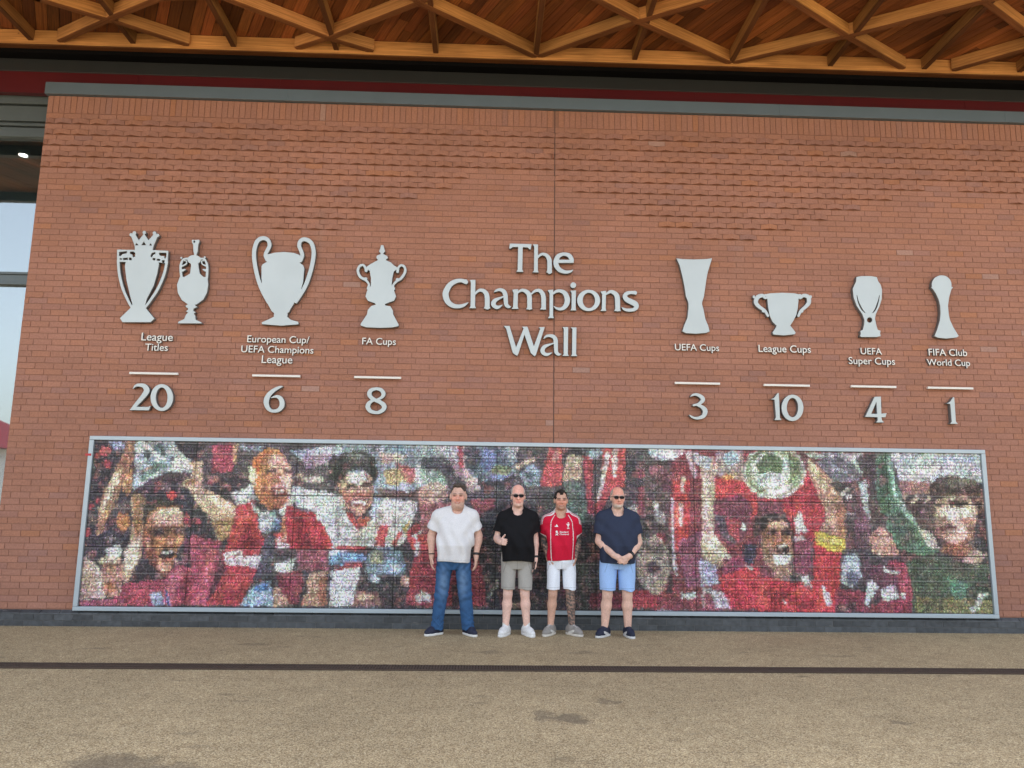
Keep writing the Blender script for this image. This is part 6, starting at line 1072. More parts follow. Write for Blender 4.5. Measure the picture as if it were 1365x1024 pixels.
def text_plate(s, parent, x0, x1, z, y0=-.032, depth=.034, name='caption_line'):
    cu = bpy.data.curves.new('text', 'FONT'); cu.body = s; cu.size = 1; cu.extrude = .5; cu.resolution_u = 4
    cu.space_character = 1.0
    tmp = bpy.data.objects.new('tmp', cu); COL.objects.link(tmp); bpy.context.view_layer.update()
    xs = [v[0] for v in tmp.bound_box]; w = max(xs)-min(xs); xmin = min(xs); COL.objects.unlink(tmp); bpy.data.objects.remove(tmp)
    k = (x1-x0)/w; cu.extrude = depth/2; cu.offset = .004
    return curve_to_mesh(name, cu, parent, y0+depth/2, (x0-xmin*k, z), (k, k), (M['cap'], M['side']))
CAPS = [('small white caption reading League Titles', [('League', -4.314, -3.931, 3.425), ('Titles', -4.258, -3.981, 3.298)]),
('small white caption reading European Cup/ UEFA Champions League', [('European Cup/', -3.013, -2.245, 3.429), ('UEFA Champions', -3.078, -2.186, 3.3), ('League', -2.817, -2.44, 3.169)]),
('small white caption reading FA Cups', [('FA Cups', -1.585, -1.165, 3.431)]),
('small white caption reading UEFA Cups', [('UEFA Cups', 2.371, 2.938, 3.435)]),
('small white caption reading League Cups', [('League Cups', 3.448, 4.123, 3.436)]),
('small white caption reading UEFA Super Cups', [('UEFA', 4.772, 5.047, 3.432), ('Super Cups', 4.608, 5.21, 3.301)]),
('small white caption reading FIFA Club World Cup', [('FIFA Club', 5.661, 6.164, 3.434), ('World Cup', 5.628, 6.191, 3.303)])]
for lab, lines in CAPS:
    r = empty('caption_lettering', ((lines[0][1]+lines[0][2])/2, 0, lines[-1][3]), lab, 'lettering', 'small white captions under the trophies')
    for s, x0, x1, z in lines: text_plate(s, r, x0, x1, z)
BARS = [('thin white bar above the number 20', -4.416, -3.825, 3.009),
('thin white bar above the number 6', -2.917, -2.329, 3.007),
('thin white bar above the number 8', -1.663, -1.082, 3.01),
('thin white bar above the number 3', 2.357, 2.932, 3.011),
('thin white bar above the number 10', 3.49, 4.081, 3.006),
('thin white bar above the number 4', 4.612, 5.197, 3.01),
('thin white bar above the number 1, rightmost bar', 5.605, 6.197, 3.01)]
for lab, x0, x1, z in BARS:
    b = MB(); b.box(x0, x1, -.05, -.018, z-.013, z+.013); b.box(x0+.1, x0+.12, -.018, .004, z-.008, z+.008); b.box(x1-.12, x1-.1, -.018, .004, z-.008, z+.008)
    tag(b.build('divider_bar', M['cap'], None, .002), lab, 'bar', 'white divider bars above the numbers')

# ------------------------------------------------------------------ people: distance fields turned into skins
class SDF:
    def __init__(s, lo, hi, h):
        s.lo = np.array(lo, np.float32); s.h = h; n = np.ceil((np.array(hi)-lo)/h).astype(int)+1; s.n = n
        s.ax = [np.float32(s.lo[i]+np.arange(n[i])*h) for i in range(3)]; s.d = np.full(tuple(n), .5, np.float32)
    def _sl(s, lo, hi):
        r = []
        for i in range(3):
            a = int(max(0, math.floor((lo[i]-s.lo[i])/s.h))); b = int(min(s.n[i], math.ceil((hi[i]-s.lo[i])/s.h)+1))
            if b <= a: return None
            r.append(slice(a, b))
        return tuple(r)
    def put(s, lo, hi, fn, k, op):
        m = k+.04; q = s._sl(np.array(lo)-m, np.array(hi)+m)
        if q is None: return
        X = s.ax[0][q[0]][:, None, None]; Y = s.ax[1][q[1]][None, :, None]; Z = s.ax[2][q[2]][None, None, :]
        e = fn(X, Y, Z); a = s.d[q]
        if op == 'sub':
            e = -e
            if k > 0: t = np.clip(.5-.5*(e-a)/k, 0, 1); s.d[q] = e+(a-e)*t+k*t*(1-t)
            else: s.d[q] = np.maximum(a, e)
        else:
            if k > 0: t = np.clip(.5+.5*(e-a)/k, 0, 1); s.d[q] = e+(a-e)*t-k*t*(1-t)
            else: s.d[q] = np.minimum(a, e)
    def cone(s, p, q, ra, rb=None, k=.02, op='add', flat=False, sq=(1, 1)):
        rb = ra if rb is None else rb; p = np.array(p, float); q = np.array(q, float); v = q-p; L2 = float(v@v)+1e-9; L = math.sqrt(L2); R = max(ra, rb)
        def fn(X, Y, Z):
            t = ((X-p[0])*v[0]+(Y-p[1])*v[1]+(Z-p[2])*v[2])/L2; tc = np.clip(t, 0, 1)
            d = np.sqrt(((X-p[0]-tc*v[0])/sq[0])**2+((Y-p[1]-tc*v[1])/sq[1])**2+(Z-p[2]-tc*v[2])**2)-(ra+tc*(rb-ra))
            if flat: d = np.maximum(d, np.maximum(-t, t-1)*L)
            return d
        s.put(np.minimum(p, q)-R*max(sq), np.maximum(p, q)+R*max(sq), fn, k, op); return s
    def ell(s, c, r, k=.02, op='add'):
        c = np.array(c, float); r = np.array(r, float)*np.array((getattr(s, 'xs', 1.), 1, 1))
        def fn(X, Y, Z):
            a = np.sqrt(((X-c[0])/r[0])**2+((Y-c[1])/r[1])**2+((Z-c[2])/r[2])**2)
            b = np.sqrt(((X-c[0])/r[0]**2)**2+((Y-c[1])/r[1]**2)**2+((Z-c[2])/r[2]**2)**2)+1e-6
            return a*(a-1)/b
        s.put(c-r, c+r, fn, k, op); return s
    def loft(s, rows, k=.02, op='add', pw=2.3):
        "rows of (z, cx, cy, rx, ry): a stack of rounded sections"
        A = np.array(sorted(rows)); zz = np.linspace(A[0, 0], A[-1, 0], 60)
        R = max(A[:, 3].max(), A[:, 4].max())
        def fn(X, Y, Z):
            g = [np.interp(Z, A[:, 0], A[:, i]) for i in range(1, 5)]
            d = (((np.abs(X-g[0])/g[2])**pw+(np.abs(Y-g[1])/g[3])**pw)**(1/pw)-1)*np.minimum(g[2], g[3])
            return np.maximum(d, np.maximum(A[0, 0]-Z, Z-A[-1, 0]))
        s.put((A[:, 1].min()-R, A[:, 2].min()-R, A[0, 0]), (A[:, 1].max()+R, A[:, 2].max()+R, A[-1, 0]), fn, k, op); return s
    def rbox(s, c, hw, r, k=.004, op='add', rot=0):
        c = np.array(c, float); hw = np.array(hw, float); cs, sn = math.cos(rot), math.sin(rot); m = float(np.linalg.norm(hw))
        def fn(X, Y, Z):
            x, y, z = X-c[0], Y-c[1], Z-c[2]; x, y = x*cs+y*sn, -x*sn+y*cs
            qx, qy, qz = np.abs(x)-hw[0]+r, np.abs(y)-hw[1]+r, np.abs(z)-hw[2]+r
            return np.sqrt(np.maximum(qx, 0)**2+np.maximum(qy, 0)**2+np.maximum(qz, 0)**2)+np.minimum(np.maximum(qx, np.maximum(qy, qz)), 0)-r
        s.put(c-m, c+m, fn, k, op); return s
    def warp(s, fn):
        "adds cloth folds: fn(X, Y, Z) in metres"
        s.d += fn(s.ax[0][:, None, None], s.ax[1][None, :, None], s.ax[2][None, None, :]).astype(np.float32); return s
    def mesh(s):
        d = s.d; d[0] = d[-1] = .1; d[:, 0] = d[:, -1] = .1; d[:, :, 0] = d[:, :, -1] = .1
        ins = d < 0; nx, ny, nz = d.shape
        c = [ins[i:nx-1+i, j:ny-1+j, k:nz-1+k] for i in (0, 1) for j in (0, 1) for k in (0, 1)]
        al = np.logical_and.reduce(c); an = np.logical_or.reduce(c); act = np.argwhere(an & ~al)
        idx = np.full((nx-1, ny-1, nz-1), -1, np.int32); idx[tuple(act.T)] = np.arange(len(act))
        P = np.zeros((len(act), 3)); N = np.zeros(len(act)); cor = [(i, j, k) for i in (0, 1) for j in (0, 1) for k in (0, 1)]
        val = {o: d[act[:, 0]+o[0], act[:, 1]+o[1], act[:, 2]+o[2]] for o in cor}
        for a in cor:
            for ax in range(3):
                if a[ax]: continue
                b = list(a); b[ax] = 1; b = tuple(b); va, vb = val[a], val[b]; m = (va < 0) != (vb < 0)
                t = np.where(m, va/np.where(m, va-vb, 1), 0); q = np.tile(np.array(a, float), (len(act), 1)); q[:, ax] += t
                P[m] += q[m]; N[m] += 1
        V = (act+P/N[:, None])*s.h+s.lo
        F = []
        for ax in range(3):
            u, w = [(1, 2), (2, 0), (0, 1)][ax]
            sl = [slice(1, -1)]*3; A = ins[tuple(slice(0, -1) if i == ax else slice(1, -1) for i in range(3))]; B = ins[tuple(slice(1, None) if i == ax else slice(1, -1) for i in range(3))]
            e = np.argwhere(A != B); off = np.array([0 if i == ax else 1 for i in range(3)]); e = e+off
            st = A[tuple((e-off).T)]
            du = np.zeros(3, int); du[u] = 1; dw = np.zeros(3, int); dw[w] = 1
            q = np.stack([idx[tuple((e-du-dw).T)], idx[tuple((e-dw).T)], idx[tuple(e.T)], idx[tuple((e-du).T)]], 1)
            q[~st] = q[~st][:, ::-1]; F.append(q)
        F = np.concatenate(F); F = F[(F >= 0).all(1)]
        return V, F
    def object(s, name, mat, parent=None, color=(1, 1, 1), smooth=1, origin=None):
        V, F = s.mesh(); me = bpy.data.meshes.new(name)
        nb = V.copy()
        for _ in range(smooth):                        # gentle relaxing so the grid does not show
            acc = np.zeros_like(nb); cnt = np.zeros(len(nb))
            for a, b in ((0, 1), (1, 2), (2, 3), (3, 0)):
                np.add.at(acc, F[:, a], nb[F[:, b]]); np.add.at(cnt, F[:, a], 1); np.add.at(acc, F[:, b], nb[F[:, a]]); np.add.at(cnt, F[:, b], 1)
            nb = nb*.5+.5*acc/np.maximum(cnt, 1)[:, None]
        V = nb
        me.vertices.add(len(V)); me.vertices.foreach_set('co', V.ravel().astype(np.float32)); me.loops.add(F.size); me.loops.foreach_set('vertex_index', F.ravel().astype(np.int32))
        me.polygons.add(len(F)); me.polygons.foreach_set('loop_start', (np.arange(len(F))*4).astype(np.int32)); me.update(calc_edges=True); me.validate()
        me.polygons.foreach_set('use_smooth', np.ones(len(me.polygons), bool))
        set_colors(me, color(V) if callable(color) else np.tile(np.array(color), (len(V), 1))); me.materials.append(mat)
        o = bpy.data.objects.new(name, me); link(o, parent); return o

def folds(seed, amp, n=9, f=(18, 45), stretch=(1, 1, .35)):
    r = np.random.default_rng(seed); W = [(r.normal(size=3)*np.array(stretch), r.uniform(*f), r.uniform(0, 6.28), r.uniform(.4, 1)) for _ in range(n)]
    def fn(X, Y, Z):
        t = 0
        for v, k, p, a in W:
            v = v/np.linalg.norm(v/np.array(stretch)); t = t+a*np.sin(k*(v[0]*X+v[1]*Y+v[2]*Z)+p)
        return amp*t/math.sqrt(n)
    return fn
def mixc(c, k, m): return c*(1-m[:, None])+np.array(k)*m[:, None]
def ellm(V, c, r, soft=.35):
    d = np.sqrt((((V-np.array(c))/np.array(r))**2).sum(1)); return np.clip((1+soft-d)/soft, 0, 1)
def speck(V, f, seed=0):
    r = np.random.default_rng(seed); t = 0
    for _ in range(7): k = r.normal(size=3); t = t+np.sin(f*r.uniform(.6, 1.6)*(V@(k/np.linalg.norm(k)))+r.uniform(0, 6.28))
    return t/2.6

def hand(S, w, d, n, curl=.35, thumb=.5, size=1., fist=False):
    "w wrist, d direction of the fingers, n palm-side normal; the thumb leaves on d x n"
    w = np.array(w, float); d = np.array(d, float); d /= np.linalg.norm(d); n = np.array(n, float); n -= d*(n@d); n /= np.linalg.norm(n); t = np.cross(d, n)
    z = size
    for o in (-.026, -.009, .009, .026): S.cone(w+d*.005*z+t*o*.55*z, w+d*.088*z+t*o*z, .0155*z, .0125*z, k=.012)
    S.cone(w-d*.03*z, w+d*.02*z, .0265*z, .026*z, k=.02, sq=(1, 1))
    for o, L in ((.029, .068), (.010, .078), (-.010, .072), (-.028, .056)):
        p = w+d*.088*z+t*o*z; a = .25 if not fist else 1.2; r = .0092*z
        for j, f in enumerate((.45, .32, .26)):
            q = p+(d*math.cos(a)+n*math.sin(a))*L*f*z; S.cone(p, q, r, r*.93, k=.003); p = q; r *= .93; a += curl if not fist else 1.25
    p = w+d*.028*z+t*.026*z; v = d*math.cos(thumb*1.2)+t*math.sin(thumb*1.2)+n*.28; v /= np.linalg.norm(v)
    q = p+v*.042*z; S.cone(p, q, .0145*z, .0115*z, k=.012); v2 = v+d*.35; v2 /= np.linalg.norm(v2); S.cone(q, q+v2*.034*z, .0112*z, .0095*z, k=.004)

def person(X, Y, scl, label, H, chin, sw, sz, head_x, face, arms, legs, shirt, below, shoes, skin, cx=0., hairstyle=None, glasses=False, beard=None, tattoo=(), straps=(), smile=False, tilt=0.):
    """One man. arms: per side shoulder/elbow/wrist/hand; legs: hip, knee, ankle, toe direction per side."""
    for q in arms: q['sh'] = (q['sh'][0], q['sh'][1], q['sh'][2]-.026)
    S = SDF((-.48, -.42, -.01), (.48, .30, H+.03), .0058)
    hs = (H-chin)/.235; hw = face.get('w', 1.)
    def hp(x, y, z): return (head_x+x*hs*hw+(z-.1)*tilt*hs, -.035+y*hs, chin+z*hs)
    def he(c, r, k=.02, op='add'): S.ell(hp(*c), np.array(r)*hs*np.array((hw, 1, 1)), k*hs, op)
    def hc(a, b, ra, rb, k=.01, op='add'): S.cone(hp(*a), hp(*b), ra*hs, rb*hs, k*hs, op)
    # trunk
    S.loft([(.78, cx, 0, .13, .09), (.92, cx, .01, .15, .105), (1.05, cx, -.01, .145, .11), (1.2, cx, 0, .155, .105), (sz-.06, cx, .01, .165, .09), (sz, cx, .012, .13, .07)], k=.02)
    [S.cone((cx*.5+head_x*.5+s1*.04, .014, sz+.045), (a['sh'][0], .01, a['sh'][2]), .046, .046, k=.03) for s1, a in zip((-1, 1), arms)]; S.cone((cx, .015, sz), (head_x, .005, chin+.05), .068, .060, k=.035)
    # head and face
    he((0, .02, .147), (.074, .094, .088)); he((0, -.018, .088), (.061, .074, .086), .03); he((0, -.03, .034), face.get('jaw', (.052, .056, .040)), .03)
    hc((0, -.086, .122), (0, -.112, .082), .008, .0135, .012); he((.012, -.098, .078), (.010, .012, .008), .008); he((-.012, -.098, .078), (.010, .012, .008), .008)
    hc((-.046, -.072, .128), (-.012, -.088, .131), .010, .010, .014); hc((.046, -.072, .128), (.012, -.088, .131), .010, .010, .014)
    for sx in (-1, 1):
        he((sx*.038, -.062, .082), (.024, .024, .022), .022); he((sx*.031, -.098, .113), (.015, .014, .011), .010, 'sub'); he((sx*.030, -.071, .114), (.0135, .0135, .0125), .002)
        he((sx*.076, .012, .104), (.010, .022, .033), .010); he((sx*.082, .006, .104), (.006, .012, .02), .006, 'sub')
    hc((-.021, -.088, .050), (.021, -.088, .050), .0075, .0075, .006); hc((-.018, -.087, .041), (.018, -.087, .041), .0085, .0085, .006); he((0, -.075, .014), (.022, .018, .016), .018)
    hc((-.026, -.094, .0455), (.026, -.094, .0455), .0028, .0028, .003, 'sub')
    if face.get('chin2'): he((0, -.02, .005), (.055, .05, .035), .03)
    # arms and hands
    for a in arms:
        sh, el, wr = [np.array(a[k], float) for k in ('sh', 'el', 'wr')]; r = a.get('r', 1.)
        S.cone(sh, el, .052*r, .043*r, k=.03); m = el+(wr-el)*.28; S.cone(el, m, .042*r, .045*r, k=.02); S.cone(m, wr, .045*r, .0285*r, k=.02)
        hand(S, wr+(np.array(a['hd'])*.012), a['hd'], a['hn'], a.get('curl', .35), a.get('thumb', .5), a.get('hs', 1.05), a.get('fist', False))
    for g in legs:
        hip, kn, an = [np.array(g[k], float) for k in ('hip', 'kn', 'an')]; r = g.get('r', 1.)
        S.cone(hip, kn, .082*r, .056*r, k=.03); c1 = kn+(an-kn)*.32+np.array((0, .012, 0)); S.cone(kn, c1, .052*r, .059*r, k=.02); S.cone(c1, an, .058*r, .037*r, k=.02)
        t = np.array(g['toe'], float); t /= np.linalg.norm(t); S.cone(an, (an[0], an[1], .05), .037, .036, k=.01); S.cone((an[0]-t[0]*.03, an[1]-t[1]*.03, .05), (an[0]+t[0]*.15, an[1]+t[1]*.15, .045), .034, .030, k=.01)
    sk = np.array(skin)
    def col(V):
        c = np.tile(sk, (len(V), 1)); n = speck(V, 60, 3); c *= (1+.05*n)[:, None]
        L = (V-np.array(hp(0, 0, 0)))/hs/np.array((hw, 1, 1))
        hd = L[:, 2] > -.03
        red = np.array((sk[0]*1.12, sk[1]*.72, sk[2]*.66))
        for q, rr, k in [((0, -.09, .085), (.03, .04, .03), .5), ((.04, -.07, .08), (.03, .03, .028), .55), ((-.04, -.07, .08), (.03, .03, .028), .55)]+([((0, -.03, .20), (.08, .10, .06), face.get('burn', 0.))] if face.get('burn') else []):
            c = mixc(c, red, ellm(L, q, rr, .6)*k*hd)
        c = mixc(c, (sk[0]*.72, sk[1]*.36, sk[2]*.34), ellm(L, (0, -.094, .0455), (.026, .018, .011), .4)*.75*hd)
        if smile: c = mixc(c, (.50, .42, .37), ellm(L, (0, -.098, .047), (.015, .012, .0035), .3)*.7*hd)
        for sx in (-1, 1):
            c = mixc(c, (sk[0]*.4, sk[1]*.3, sk[2]*.28), ellm(L, (sx*.031, -.083, .114), (.018, .02, .008), .5)*.6*hd);  # eye-socket shade painted into the skin colour
            c = mixc(c, (.03, .025, .02), ellm(L, (sx*.030, -.086, .114), (.010, .012, .0045), .4)*.8*hd); c = mixc(c, np.array(face.get('brow', (.16, .11, .08))), ellm(L, (sx*.031, -.085, .133), (.021, .02, .006), .5)*.8*hd)
        if beard is not None:
            b, k, zt = beard; m = np.clip((zt-L[:, 2])/.02, 0, 1)*np.clip((L[:, 2]+.022)/.015, 0, 1)*np.clip((.005-L[:, 1])/.03, 0, 1)*(1-ellm(L, (0, -.095, .0455), (.022, .02, .008), .4))
            c = mixc(c, b, np.clip(m*k*(1+.25*speck(V, 420, 5)), 0, 1)*hd)
        for p, q, r in tattoo:
            p, q = np.array(p), np.array(q); v = q-p; t = np.clip(((V-p)@v)/(v@v), 0, 1); dd = np.linalg.norm(V-p-t[:, None]*v, axis=1)
            ink = np.clip(.74+.30*speck(V, 130, 9)+.22*speck(V, 260, 10), .35, .94)*(dd < r); c = mixc(c, (.075, .075, .075), ink)
        return np.clip(c, 0, 1)
    root = S.object('person', M['skin'], None, col); root.location = (X, Y, 0); root.scale = scl
    tag(root, label, 'person', 'men standing in front of the mosaic')
    # hair
    if hairstyle:
        T = SDF(np.array(hp(-.12, -.15, -.02)), np.array(hp(.12, .15, .30)), .0045); T.xs = hw; hairstyle(T, hp, hs); T.object('hair', M['hair'], root, hairstyle.color, 1)
    # clothes
    g = shirt; T = SDF((-.48, -.34, g['hem']-.06), (.48, .27, chin+.06), .0058)
    T.loft([(z, cx+dx, dy, rx, ry) for z, dx, dy, rx, ry in g['rows']], k=.02)
    [T.cone((cx*.5+head_x*.5+s1*.045, .012, sz+.040), (a['sh'][0], .01, a['sh'][2]+.006), .062, .068, k=.035) for s1, a in zip((-1, 1), arms)]; T.cone((cx, .012, sz), (head_x, .008, sz+.08), .088, .072, k=.03)
    for a in arms:
        sh, el = np.array(a['sh'], float), np.array(a['el'], float); e = sh+(el-sh)*a.get('slv', .62); T.ell(sh+np.array((0, 0, -.005)), (.073, .076, .072), .03); T.cone(sh+(el-sh)*.06, e, .073, a.get('slr', .074), k=.03, flat=True)
    fd = g.get('fold', 1); hem = g['hem']
    if fd: T.warp(folds(g.get('seed', 1), .0075*fd, 8, (12, 34), (1, 1, .28))); T.warp(lambda x, y, z: .011*fd*np.sin(34*(np.abs(x-cx)-.55*z)+2*np.sin(7*z)+g.get('seed', 1))*np.clip((z-1.02)*4, 0, 1)*np.clip((1.34-z)*6, 0, 1)*np.clip((np.abs(x-cx)-.04)*10, 0, 1)); T.warp(lambda x, y, z: .015*fd*np.sin(40*x+5*np.sin(5*z)+7*z+g.get('seed', 1))*np.clip(1.15-np.abs(z-hem-.08)*3.4, 0, 1))
    T.put((-.5, -.4, hem-.2), (.5, .4, hem), lambda x, y, z: np.maximum(np.abs(x)-.6, z-hem-.008*np.sin(11*x+g.get('seed', 1))-.006*np.sin(23*y))+0*y, 0, 'sub')
    nr = g.get('neck', .066)
    T.cone((head_x*.8+cx*.2, -.012, sz-.01), (head_x, -.03, sz+.2), nr, nr+.02, k=.006, op='sub'); T.ell((head_x*.7+cx*.3, -.075, sz+.03), (nr*.9, .06, g.get('drop', .045)), .01, 'sub')
    if g.get('vee'): T.cone((cx*.4+head_x*.6, -.16, sz-g['vee']), (cx*.3+head_x*.7, -.14, sz+.09), .003, .068, k=.004, op='sub')
    so = T.object(g['name'], M['cloth'], root, g['color'](V_ctx(cx, sz, arms)) if callable(g['color']) else hemmed(g['color'], hem), 2)
    # trousers or shorts
    b = below; T = SDF((-.42, -.30, b['end']-.05), (.42, .26, b['top']+.05), .0058)
    T.loft([(z, cx*.7+dx, dy, rx, ry) for z, dx, dy, rx, ry in b['rows']], k=.02)
    for gl in legs:
        hip, kn, an = [np.array(gl[k], float) for k in ('hip', 'kn', 'an')]
        if b['end'] > .3:
            t = (hip[2]-b['end'])/(hip[2]-kn[2]); e = hip+(kn-hip)*t; T.cone(hip, e+np.array((0, 0, -.04)), b['r'][0], b['r'][1], k=.008)
        else:
            T.cone(hip, kn, b['r'][0], b['r'][1], k=.02); e = kn+(an-kn)*((kn[2]-b['end'])/(kn[2]-an[2])); T.cone(kn, e+np.array((0, -.005, -.03)), b['r'][1], b['r'][2], k=.02)
    T.put((-.5, -.4, b['end']-.2), (.5, .4, b['end']), lambda x, y, z: (z-b['end']-.004*np.sin(30*x))+0*y+0*x, 0, 'sub')
    T.warp(folds(b.get('seed', 4), .0045, 9, (20, 55), (1, 1, .6)))
    if b['end'] < .3:
        T.warp(lambda x, y, z: .0036*np.sin(80*z+40*x+9*np.sin(14*x+11*z))*np.clip((.36-z)*5, 0, 1)+.0028*np.sin(120*z-60*x+5*np.sin(21*x))*np.clip((.30-z)*6, 0, 1)+.005*np.sin(70*z-35*np.abs(x))*np.clip(1-np.abs(z-.47)*7, 0, 1)+.006*np.sin(60*(z-np.abs(x)*1.3))*np.clip(1-np.abs(z-.76)*8, 0, 1))
    else: T.warp(lambda x, y, z: .005*np.sin(38*np.abs(x)+12*z)*np.clip((.72-z)*6, 0, 1))
    T.object(b['name'], M['cloth'], root, b['color'], 2)
    # shoes
    for gl in legs:
        an = np.array(gl['an'], float); t = np.array(gl['toe'], float)[:2]; t /= np.linalg.norm(t); nrm = np.array((-t[1], t[0]))
        heel = an[:2]-t*.055; toe = an[:2]+t*.150; mid = an[:2]+t*.09
        def P(p, z): return (p[0], p[1], z)
        T = SDF((an[0]-.28, an[1]-.3, -.005), (an[0]+.28, an[1]+.25, .19), .0048)
        T.cone(P(heel, .045), P(heel, .075), .040, .037, k=.02); T.cone(P(heel, .05), P(mid, .05), .040, .047, k=.02); T.cone(P(mid, .048), P(toe, .040), .047, .036, k=.02); T.cone(P(an[:2], .06), P(an[:2]-t*.012, .112), .046, .042, k=.025); T.cone(P(an[:2]+t*.02, .085), P(mid+t*.02, .062), .036, .030, k=.02)
        T.cone(P(an[:2], .10), P(an[:2]-t*.01, .16), .033, .034, k=.004, op='sub')
        T.put((an[0]-.3, an[1]-.4, -.05), (an[0]+.3, an[1]+.4, .022), lambda x, y, z: (z-.022)+0*x+0*y, 0, 'sub')
        fr = (an, t, nrm); sh = T.object('shoe', M['shoe'], root, (lambda V, fr=fr: shoes['color'](V, *fr)), 1)
        T = SDF((an[0]-.28, an[1]-.3, -.008), (an[0]+.28, an[1]+.25, .06), .0048)
        T.cone(P(heel, .016), P(mid, .016), .043, .049, k=.004); T.cone(P(mid, .016), P(toe, .016), .049, .039, k=.004)
        T.put((an[0]-.3, an[1]-.4, .029), (an[0]+.3, an[1]+.4, .2), lambda x, y, z: (.029-z)+0*x+0*y, 0, 'sub'); T.put((an[0]-.3, an[1]-.4, -.2), (an[0]+.3, an[1]+.4, .001), lambda x, y, z: (z-.001)+0*x+0*y, 0, 'sub')
        T.object('sole', M['rubber'], sh, shoes['sole'], 1)
        if shoes.get('sock'):
            T = SDF((an[0]-.09, an[1]-.09, .08), (an[0]+.09, an[1]+.09, .2), .005); T.cone(P(an[:2], .08), P(an[:2], shoes['sock']), .0395, .0405, k=.004, flat=True); T.object('sock', M['cloth'], root, (.72, .72, .70), 1)
    if glasses:
        m = MB()
        for sx in (-1, 1):
            q = [hp(sx*.031+dx, -.113+abs(dx+sx*.02)*.25*0+.004*abs(dx)/.02, .113+dz) for dx, dz in ((-.026, .014), (-.010, .017), (.012, .017), (.027, .013), (.024, -.010), (.008, -.017), (-.014, -.016), (-.025, -.006))]
            q2 = [(x, y+.005, z) for x, y, z in q]; n = 8; m.add(q+q2, [tuple(range(n))[::-1], tuple(range(n, 2*n))]+[(i, (i+1) % n, n+(i+1) % n, n+i) for i in range(n)])
            m.tube([hp(sx*.058, -.108, .122), hp(sx*.078, -.06, .122), hp(sx*.082, .02, .118)], .0035*hs, 6)
        m.tube([hp(-.008, -.114, .120), hp(.008, -.114, .120)], .004*hs, 6); o = m.build('sunglasses', M['glassy'], None); o.parent = root
    for p, d, r, w in straps:
        p = np.array(p, float); d = np.array(d, float); d /= np.linalg.norm(d)
        T = SDF(p-.07, p+.07, .0042); T.cone(p-d*w/2, p+d*w/2, r+.0045, k=.002, flat=True); T.object('watch' if w > .018 else 'bracelet', M['strap'], root, (.02, .02, .022), 1)
    return root, so
def hemmed(k, hem):
    def f(V):
        c = np.tile(np.array(k), (len(V), 1)); return c*(1-.22*(np.abs(V[:, 2]-hem-.026) < .0035))[:, None]
    return f
def short_lines(V, c, end):
    "fly, pocket slits and hem stitching"
    x, z = V[:, 0], V[:, 2]; fr = V[:, 1] < 0; m = ((np.abs(x) < .0035) & (z > .72) & fr) | ((np.abs(np.abs(x)-(.150-.32*(z-.78))) < .004) & (z > .72) & (z < .87) & fr) | (np.abs(z-end-.028) < .0035)
    return c*(1-.30*m)[:, None]
class V_ctx:
    def __init__(s, cx, sz, arms): s.cx, s.sz, s.arms = cx, sz, arms

# hair shapes -------------------------------------------------------
def make_hair(fn, col):
    def h(T, hp, hs): fn(T, hp, hs)
    h.color = lambda V: np.clip(np.tile(np.array(col), (len(V), 1))*(1+.3*speck(V, 260, 2))[:, None], 0, 1); return h
def cut(T, hp, p, q, r1, r2, hs): T.cone(hp(*p), hp(*q), r1*hs, r2*hs, k=.01, op='sub')
def hair_full(T, hp, hs):                 # brushed back greying hair
    T.ell(hp(0, .026, .152), np.array((.0765, .095, .088))*hs, .01); T.ell(hp(0, -.02, .218), np.array((.055, .050, .020))*hs, .025)
    T.ell(hp(0, -.12, .120), np.array((.070, .088, .098))*hs, .010, 'sub'); T.ell(hp(0, -.05, .03), np.array((.1, .10, .075))*hs, .01, 'sub')
    T.warp(folds(21, .0032*hs, 8, (90, 200), (1, .3, 1)))
def hair_short_sides(T, hp, hs):          # cropped white sides
    T.ell(hp(0, .028, .145), np.array((.079, .094, .090))*hs, .01); T.ell(hp(0, -.09, .15), np.array((.075, .085, .14))*hs, .012, 'sub'); T.ell(hp(0, -.03, .245), np.array((.064, .10, .05))*hs, .01, 'sub'); T.ell(hp(0, -.03, .03), np.array((.1, .10, .06))*hs, .01, 'sub')
    T.warp(folds(22, .003*hs, 8, (90, 200)))
def hair_quiff(T, hp, hs):                # dark short hair with receding temples
    T.ell(hp(0, .026, .15), np.array((.080, .096, .094))*hs, .01); T.ell(hp(0, -.045, .222), np.array((.040, .042, .026))*hs, .02); T.ell(hp(0, -.062, .208), np.array((.022, .03, .03))*hs, .02)
    T.ell(hp(0, -.125, .12), np.array((.066, .085, .078))*hs, .012, 'sub'); T.ell(hp(.045, -.085, .19), np.array((.026, .05, .036))*hs, .01, 'sub'); T.ell(hp(-.045, -.085, .19), np.array((.026, .05, .036))*hs, .01, 'sub'); T.ell(hp(0, -.04, .025), np.array((.1, .11, .075))*hs, .01, 'sub')
    T.warp(folds(23, .005*hs, 8, (90, 220), (1, .4, 1)))

def shirt_rows(hem, sz, hemw, hemd, belw, beld, chw, chd, bz=1.02):
    return [(hem-.03, 0, -.005, hemw, hemd), (hem+.08, 0, -.015, hemw*1.0+.004, hemd+.006), (bz, 0, -.022, belw, beld), (1.18, 0, -.012, (belw+chw)/2+.004, (beld+chd)/2), (sz-.11, 0, 0, chw, chd), (sz-.04, 0, .008, chw*.90, chd*.80), (sz+.01, 0, .012, chw*.60, chd*.66), (sz+.05, 0, .012, .095, .078)]

